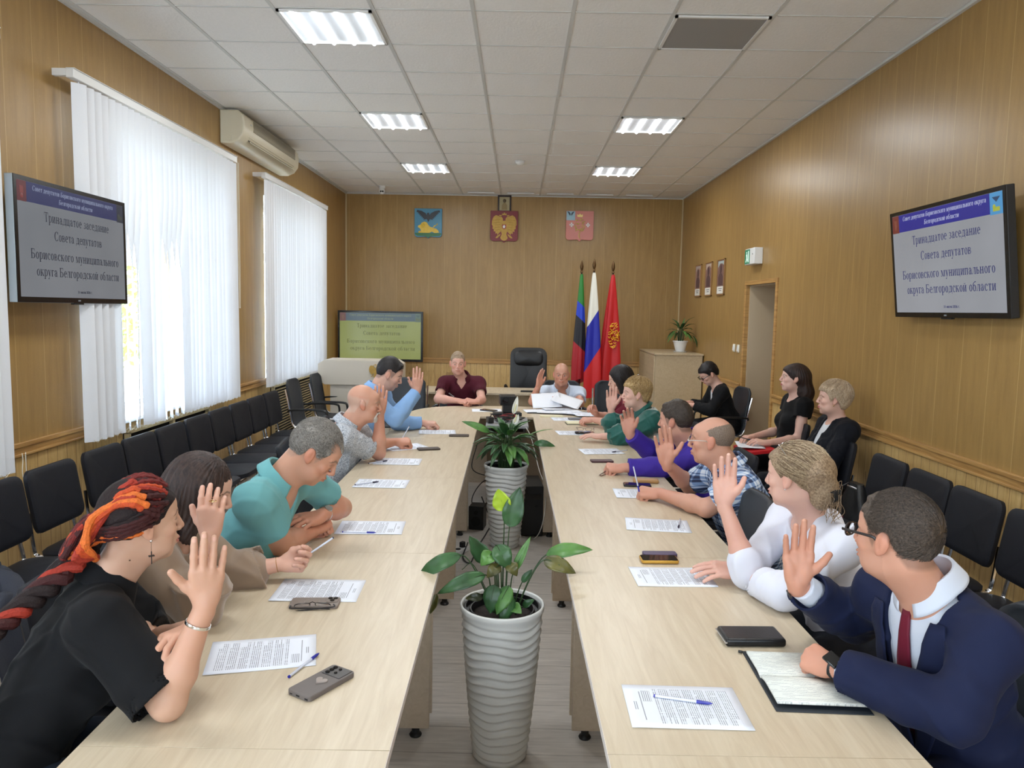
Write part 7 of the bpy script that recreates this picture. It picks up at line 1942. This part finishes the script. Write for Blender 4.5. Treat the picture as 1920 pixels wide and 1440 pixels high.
for z in (-.20, -.28): b.sphere(p.fr('torso') @ Vector((.0 - .0, front_y(p, [(-.028, z)], .010)[0] + .004, z)), .005, 6)
b.build('shirt_button', m_blackp, p.o)
b = MB(); b.tube([Vector(p.fr('R') @ Vector((-.02, -.035, .02)))] * 1 + [Vector(p.fr('R') @ Vector((-.0201, -.035, -.034)))], .004, 8); b.build('cufflink', m_blackp, p.o)
m_dbh = hair_mat('dark_brown_short_hair', srgb(46, 38, 33), srgb(104, 90, 78), (1, 1, 1), 200)
p.hair(hair_short(.012, .004, quiff=.006), m_dbh); strands(p, m_dbh, 2600, .032, rad=.0007, lift=.003, jit=.3, r=(.0800, .1000, .0995), goal=(0, .9, -.1))
g = specs(p, m_gframe, rr=.0022)
band(p, 'watch_strap', m_blackp, p.EL, p.WL, .97, .0275, .024)
b = MB(); c = Vector(p.WL + A3((-.012, -.022, .012)) - p.org); ax = p.WL - p.EL; b.box(c + Vector((0, -.003, .020)), (.036, .042, .010), (R(25), R(-22), R(25))); b.build('smart_watch', m_glassb, p.o, bevel=.003)

# ---- 9 woman in white blouse
m_wbl = cloth_mat('white_blouse', srgb(222, 224, 236), .75, .03, 700, .1)
p = Person('woman in a white blouse with loosely pinned ash-blonde hair, right hand raised', (1.005, 2.70, 1.175), 136, 6, (1.105, 2.74, 1.005), (1.055, 2.905, .955), (1.135, 2.57, .955),
    (.855, 2.70, .815), (.915, 2.50, .81), (.772, 2.76, 1.055), (.845, 2.76, .80), (1.25, 2.73, .57), fem=True, skin=(222, 172, 152), res=.003, mscale=1.05,
    hand=[('R', (.0, .02, 1), (.25, .96, 0), 'open'), ('L', (-1, .1, -.02), (.1, -.35, 1), 'flat')], lip=(190, 110, 104), fat=.015)
p.top(m_wbl, 'blouse', .014, 1.16, 1.55, loose=.012, flare=.008, neck=scoop(.075, .085, .02, .075), amp=.0055, freq=14, extra=lambda F: F.fn(lambda L: np.linalg.norm((L - A3((-.155, -.03, -.005))) / A3((.030, .018, .016)), axis=1) * .02 - .02, (-.15, -.03, 0), .06, .003, 's')); p.legs(m_darktr)
band(p, 'bracelet', m_white, p.EL, p.WL, .95, .027, .007)
m_ash_h = hair_mat('ash_blonde_hair', srgb(108, 86, 66), srgb(180, 156, 126), (1, 1, 1), 150, .5)
m_ash_l = hair_mat('light_ash_strands', srgb(156, 134, 106), srgb(214, 194, 162), (1, 1, 1), 150, .5)
def pinned(F):
    F.ell((0, -.022, .034), (.090, .108, .094), .02); F.ell((0, -.10, .015), (.062, .052, .060), .04); F.ell((.005, -.115, -.045), (.050, .042, .045), .03); F.ell((0, -.09, -.085), (.044, .036, .040), .03)
    F.ell((.0, .04, .055), (.072, .055, .046), .03)
    F.fn(lambda L: (np.interp(L[:, 1], [-.2, -.09, -.06, -.03, 0, .02, .04, .06, .13], [-.14, -.12, -.06, -.004, .02, .0, .03, .062, .08]) - L[:, 2]) * .7, (0, 0, 0), .5, .008, 'i')
    F.add_disp(lambda L: .0016 * np.sin(L[:, 2] * 60 + 3 * np.sin(L[:, 0] * 30)) + .0010 * np.sin(L[:, 0] * 90 + 4 * np.sin(L[:, 2] * 40)))
p.hair(pinned, m_ash_h)
PL = [(-.2, -.14), (-.09, -.12), (-.06, -.06), (-.03, -.004), (0, .02), (.02, .0), (.04, .03), (.06, .062), (.13, .08)]
strands(p, m_ash_h, 900, .085, c=(0, -.022, .034), r=(.0905, .110, .0965), goal=(0, -.86, -.50), rad=.0013, line=PL, lift=.004, jit=.12, seed=3)
strands(p, m_ash_l, 420, .10, c=(0, -.022, .034), r=(.091, .111, .097), goal=(0, -.86, -.50), rad=.0012, line=PL, lift=.006, jit=.16, seed=8, name='light_strands')
fr = p.fr('head'); b = MB(); random.seed(4)
for k in range(34):
    q3 = Vector((random.uniform(-.045, .045), random.uniform(-.150, -.115), random.uniform(-.09, -.02))); b.tube(smoothpath([fr @ q for q in (q3 * .93, q3 + Vector((random.uniform(-.015, .015), -.012, random.uniform(-.01, .02))), q3 + Vector((random.uniform(-.03, .03), random.uniform(-.02, .01), -.045)), q3 + Vector((random.uniform(-.03, .03), random.uniform(-.01, .02), -.075)))], 5), .0010, 4)
b.build('loose_strands', m_ash_h, p.o)
b = MB(); 
for k in range(7): a = -60 + 20 * k; b.tube(smoothpath([fr @ Vector(q) for q in ((.03 * math.sin(R(a)), -.125, -.05), (.034 * math.sin(R(a)), -.158, -.055 + .012 * math.cos(R(a))), (.03 * math.sin(R(a)), -.150, -.085))], 4), .0025, 5)
b.build('hair_clip', m_dark, p.o)
g = thing_part('eyeglasses', p.o); glasses_mesh(g, fr @ Matrix.Translation((0, .030, .125)) @ Matrix.Rotation(R(52), 4, 'X'), m_silverj, w=.145, rr=.0012)
b = MB(); b.sphere(fr @ Vector((-.079, .003, -.040)), .003, 5); b.build('earring', m_silverj, p.o)

# ---- 10 man in plaid shirt
n = NT('blue_white_plaid'); v = n.coord('Object'); x_, y_, z_ = n.sep(v)
def bands(u, f, wds):
    t_ = n.math('FRACT', n.math('MULTIPLY', u, f)); return t_
ua = n.math('ADD', n.math('MULTIPLY', x_, .55), n.math('MULTIPLY', y_, .85)); ub = n.math('SUBTRACT', n.math('MULTIPLY', z_, .95), n.math('MULTIPLY', x_, .25))
def prof(u, f):
    t_ = n.math('FRACT', n.math('MULTIPLY', u, f)); return n.ramp(t_, [(0, .95), (.16, .95), (.20, .05), (.36, .05), (.38, .6), (.46, .6), (.48, .05), (.66, .05), (.70, .95), (.80, .95), (.82, .35), (.88, .35), (.90, .95)])
mixp = n.math('MULTIPLY', n.math('ADD', prof(ua, 15), prof(ub, 15)), .5)
n.col(n.ramp(mixp, [(.0, srgb(34, 40, 66)), (.3, srgb(72, 92, 132)), (.55, srgb(132, 160, 200)), (.9, srgb(214, 222, 232))])); n.set(rough=.8); n.bump(n.noise(v, 900, 2), .15, .001); m_plaid = n.m
p = Person('balding man with glasses in a blue and white plaid shirt, palm raised, writing', (.985, 3.80, 1.115), 160, 4, (1.095, 3.80, .955), (1.075, 4.00, .915), (1.105, 3.61, .915),
    (.965, 4.13, .80), (.94, 3.66, .80), (.80, 3.98, .955), (.765, 3.975, .795), (1.25, 3.80, .56), skin=(206, 148, 122), res=.0033, mscale=1.06,
    hand=[('R', (-.16, -.05, 1), (.10, .98, .10), 'wide'), ('L', (-.92, .32, -.05), (0, -.35, 1), 'fist')], brow=(120, 96, 78), ruddy=.5, bulk=1.1, fat=.02, headfat=.003, neck=1.1)
p.top(m_plaid, 'shirt', .014, .74, .74, loose=.012, flare=.010, neck=vneck(.06, .04, .074), amp=.004, freq=15); p.collar(m_plaid, r=.073, gap=30); p.legs(m_darktr)
def balding(F):
    F.ell((0, -.020, .028), (.0768, .0958, .0865), .01)
    F.fn(lambda L: (np.interp(L[:, 1], [-.14, -.06, -.036, -.022, 0, .014, .026, .034, .05, .09], [-.072, -.062, -.03, .014, .024, .004, -.022, .0, .05, .2]) - L[:, 2]) * .75, (0, 0, 0), .5, .005, 'i')
    F.fn(lambda L: np.linalg.norm((L - A3((0, .048, .105))) / A3((.056, .105, .052)), axis=1) * .05 - .05, (0, .03, .1), .25, .03, 's')
    F.add_disp(lambda L: .0009 * np.sin(np.arctan2(L[:, 0], L[:, 1]) * 60 + 200 * L[:, 2]))
p.hair(balding, hair_mat('grey_brown_hair', srgb(104, 88, 76), srgb(142, 126, 112), (1, 1, 1), 200))
specs(p, m_silverj, lh=.026, rr=.0012)
held_pen((.628, 4.0, .93), (.665, 3.985, .785), 'clear pen held upright in the writing hand of the plaid shirt man', z=0)

# ---- 11 man in violet shirt
m_violet = cloth_mat('violet_cotton', srgb(62, 42, 150), .7, .1)
p = Person('dark-haired man in a violet long-sleeved shirt, right hand raised, left fist on table', (1.00, 4.75, 1.075), 148, 4, (1.105, 4.77, .925), (1.06, 4.95, .885), (1.125, 4.60, .885),
    (.93, 5.00, .80), (.91, 4.62, .80), (.735, 4.90, .965), (.665, 4.62, .795), (1.25, 4.78, .56), skin=(208, 150, 126), res=.0036, mscale=1.02,
    hand=[('R', (-.16, .0, 1), (.15, .97, .1), 'soft'), ('L', (-1, .02, -.03), (0, -.3, 1), 'fist')], brow=(46, 36, 30), ruddy=.5, buzz=((84, 74, 66), .6, HL, None), neck=1.08)
p.top(m_violet, 'shirt', .013, 1.92, 1.88, loose=.012, flare=.003, hollow=0, neck=vneck(.05, .03, .070), amp=.004, freq=17); p.collar(m_violet, r=.070, gap=26, h=.036); p.legs(m_darktr)
p.hair(hair_short(.020, .004, quiff=.014, messy=.0015), hair_mat('dark_short_hair', srgb(36, 30, 27), srgb(84, 72, 62), (1, 1, 1), 180))

# ---- 12 woman in green
m_green = cloth_mat('dark_green_satin', srgb(28, 92, 84), .45, .12, 500, .1, .3); m_vest = cloth_mat('white_vest', srgb(214, 222, 218), .8)
p = Person('woman with short blonde hair, green blouse and white vest, right palm raised', (.915, 5.85, 1.125), 186, 2, (1.01, 5.87, .965), (.985, 6.03, .925), (1.015, 5.70, .925),
    (.775, 6.01, .825), (.83, 5.70, .82), (.748, 5.995, .985), (.66, 5.76, .80), (1.23, 5.89, .56), fem=True, skin=(224, 176, 156), res=.0038, mscale=1.08,
    hand=[('R', (.02, 0, 1), (.1, .98, 0), 'open'), ('L', (-.9, .3, 0), (0, 0, 1), 'flat')], lip=(190, 84, 90), brow=(96, 66, 50))
p.top(m_green, 'blouse', .014, 1.55, 1.72, loose=.040, flare=.0, neck=scoop(.06, .07, .04, .07), amp=.008, freq=20); p.legs(m_darktr); p.collar(m_green, r=.062, gap=6, h=.04, fall=.02)
p.top(m_vest, 'vest', .026, 0, 0, neck=vneck(.30, .07, .082), amp=.002, extra=lambda F: (F.ell((-.195, 0, -.03), (.075, .12, .12), .01, 's'), F.ell((.195, 0, -.03), (.075, .12, .12), .01, 's')))
def tousled(v=.018, low=-.045, nape=-.08):
    def f(F):
        F.ell((0, -.022, .040), (.0745 + v, .094 + v, .086 + v), .02); F.ell((0, .035, .066), (.060 + v * .4, .052, .038), .03)
        F.ell((0, -.06, -.01), (.070 + v * .3, .062, .075), .03)
        F.fn(lambda L: (np.interp(L[:, 1] + .006 * np.sin(L[:, 0] * 70), [-.2, -.08, -.05, -.03, 0, .015, .03, .05, .07, .14], [nape, nape + .005, low - .02, low + .03, .022, .002, -.012, .034, .056, .07]) - L[:, 2]) * .7, (0, 0, 0), .5, .008, 'i')
        F.add_disp(lambda L: .0026 * np.sin(L[:, 0] * 50 + 3 * np.sin(L[:, 1] * 35)) * np.sin(L[:, 1] * 45 + 2.5 * np.sin(L[:, 2] * 40)))
    return f
m_bl = hair_mat('blonde_hair', srgb(140, 104, 60), srgb(226, 200, 146), (1, 1, 1), 120); p.hair(tousled(), m_bl); strands(p, m_bl, 1100, .045, c=(0, -.022, .040), r=(.094, .113, .105), rad=.0014, lift=.007, jit=.45, seed=5)
b = MB()
for s in (-1, 1): b.sphere(p.fr('head') @ Vector((s * .080, .004, -.042)), .0055, 7)
b.build('pearl_earring', m_goldj, p.o)

# ---- 13 black-haired woman in maroon
m_mar2 = cloth_mat('maroon_knit', srgb(104, 22, 40), .8)
p = Person('black-haired woman in maroon sitting behind the blonde woman in green, writing', (.895, 6.60, 1.165), 184, 14, (1.0, 6.62, .995), (.985, 6.78, .95), (.995, 6.45, .95),
    (.83, 6.80, .80), (.80, 6.42, .80), (.70, 6.66, .85), (.665, 6.60, .81), (1.23, 6.63, .56), fem=True, skin=(220, 168, 146), res=.0042, hand=[('R', (-.5, -.3, .8), (.3, .5, .4), 'curl'), ('L', (-.95, .1, -.1), (0, -.3, 1), 'curl')], lip=(180, 80, 84))
p.top(m_mar2, 'blouse', .013, .7, .7, loose=.012, neck=scoop(.07, .08, .03, .07), amp=.003); p.legs(m_darktr)
p.hair(lambda F: bob(F, .12, .092, .108, vol=.018), m_blackhair)

# ---- 14 woman with glasses by the cupboard
m_blackbl = cloth_mat('black_blazer', srgb(13, 14, 17), .8, .1); m_wtop = cloth_mat('white_top', srgb(216, 218, 222), .8)
def seated_woman(label, head, az, pitch, N, P, ER, EL, WR, WL, hands, **k):
    N = A3(N); f = A3((math.cos(R(k.pop('baz', 180))), 0, 0)); side = k.pop('sh', .165)
    return Person(label, head, az, pitch, N, N + A3((-.01, side, -.045)), N + A3((-.01, -side, -.045)), ER, EL, WR, WL, P, fem=True, hand=hands, **k)
p = seated_woman('woman with black hair and glasses in a black blazer, looking down, by the cupboard', (2.075, 8.25, 1.10), 192, 34, (2.20, 8.25, .96), (2.30, 8.25, .56), (2.08, 8.42, .72), (2.07, 8.06, .72), (1.90, 8.30, .775), (1.89, 8.18, .765),
    [('R', (-.9, -.3, .1), (0, 0, 1), 'soft'), ('L', (-.9, .3, .05), (0, 0, 1), 'soft')], skin=(222, 172, 150), res=.0042, eyes=False)
p.top(m_wtop, 'top', .008, 0, 0, neck=scoop(.07, .085, .0, .08), amp=0); p.top(m_blackbl, 'blazer', .018, 1.85, 1.85, loose=.008, hollow=0, neck=vneck(.30, .055, .068), amp=.003); p.legs(m_blackbl)
p.hair(tousled(.014, -.03, -.07), m_blackhair); specs(p, m_gframe, rr=.0022)
t = thing('mobile_phone', 'phone held by the seated woman in black beside the cupboard', 'phone', (1.80, 8.24, .79), R(10)); b = MB(); b.box((0, 0, 0), (.14, .07, .009), (0, R(25), 0)); b.build('body', m_blackp, t, bevel=.002)

# ---- 15 woman with long dark hair, black dress
m_dress = cloth_mat('black_dress', srgb(12, 12, 14), .85, .1)
p = seated_woman('young woman with long dark brown hair in a black short-sleeved dress by the wall', (2.285, 6.28, 1.235), 172, -3, (2.35, 6.31, 1.065), (2.27, 6.30, .57), (2.27, 6.50, .76), (2.29, 6.12, .75), (1.97, 6.28, .735), (2.02, 6.06, .725),
    [('R', (-.8, -.55, .05), (0, 0, 1), 'soft'), ('L', (-.95, .25, .08), (0, -.2, 1), 'soft')], skin=(226, 178, 158), res=.0038, lip=(186, 96, 96), sh=.16)
p.top(m_dress, 'dress_top', .010, .34, .34, loose=.010, flare=.008, neck=scoop(.080, .095, .01, .085), amp=.0025); p.legs(m_dress, 'skirt', skirt=True)
def longhair(F):
    F.ell((0, -.022, .036), (.089, .108, .096), .02); F.ell((0, .045, .062), (.062, .046, .036), .03)
    F.cone((0, -.07, .0), (.0, -.105, -.12), .078, .070, .04); F.cone((0, -.105, -.12), (0, -.115, -.30), .070, .045, .04)
    F.fn(lambda L: np.linalg.norm((L - A3((0, .105, -.045))) / A3((.082, .112, .100)), axis=1) * .08 - .08, (0, .1, -.04), .22, .012, 's')
    F.add_disp(lambda L: .0018 * np.sin(np.arctan2(L[:, 0], -L[:, 1] + .02) * 40 + 4 * np.sin(L[:, 2] * 18)))
p.hair(longhair, hair_mat('long_brown_hair', srgb(36, 26, 24), srgb(66, 48, 42)))
b = MB(); fr = p.fr('torso'); b.tube([fr @ Vector(q) for q in smoothpath([(-.055, -.01, .055), (-.06, .04, .01), (0, .085, -.03), (.06, .04, .01), (.055, -.01, .055)], 5)], .0012, 5); b.build('necklace', m_goldj, p.o)
sheet(1.90, 6.12, 80, 'white notes on the lap of the young woman in the black dress', m_blank, z=.695, group='notes held on laps')
t = thing('folder', 'red folder on the knees of the young woman in the black dress', 'folder', (1.93, 6.08, .66), R(4)); b = MB(); b.box((0, 0, .01), (.24, .32, .028), (0, R(-6), 0)); b.build('cover', M('red_folder_plastic', srgb(196, 26, 34), .4), t, bevel=.004)
held_pen((1.80, 6.19, .755), (1.93, 6.12, .73), 'dark pen held by the young woman in the black dress', z=0, col=m_pdark, body=m_blackp)

# ---- 16 blonde woman in black blazer
p = seated_woman('blonde woman in a dark blazer over a white top sitting against the right wall', (2.28, 5.47, 1.155), 166, 0, (2.355, 5.50, .990), (2.27, 5.50, .56), (2.22, 5.71, .70), (2.20, 5.28, .70), (2.00, 5.60, .62), (2.00, 5.38, .62),
    [('R', (-.85, -.5, 0), (0, 0, 1), 'soft'), ('L', (-.85, .5, 0), (0, 0, 1), 'soft')], skin=(222, 172, 150), res=.0036, lip=(180, 84, 84), brow=(110, 84, 66), fat=.015, sh=.175)
m_nblaz = cloth_mat('navy_black_blazer', srgb(13, 15, 24), .8, .1)
p.top(m_wtop, 'top', .008, 0, 0, neck=scoop(.075, .09, .0, .085), amp=0); p.top(m_nblaz, 'blazer', .020, 1.9, 1.9, loose=.012, hollow=0, neck=vneck(.34, .065, .070), amp=.0035); p.legs(m_nblaz)
m_bl2 = hair_mat('light_blonde_hair', srgb(162, 136, 108), srgb(226, 206, 176), (1, 1, 1), 110); p.hair(tousled(.026, -.05, -.085), m_bl2); strands(p, m_bl2, 1100, .05, c=(0, -.022, .040), r=(.102, .121, .113), rad=.0014, lift=.006, jit=.3, seed=6)
b = MB()
for s in (-1, 1): b.sphere(p.fr('head') @ Vector((s * .080, .004, -.044)), .005, 7)
b.build('earring', m_goldj, p.o)
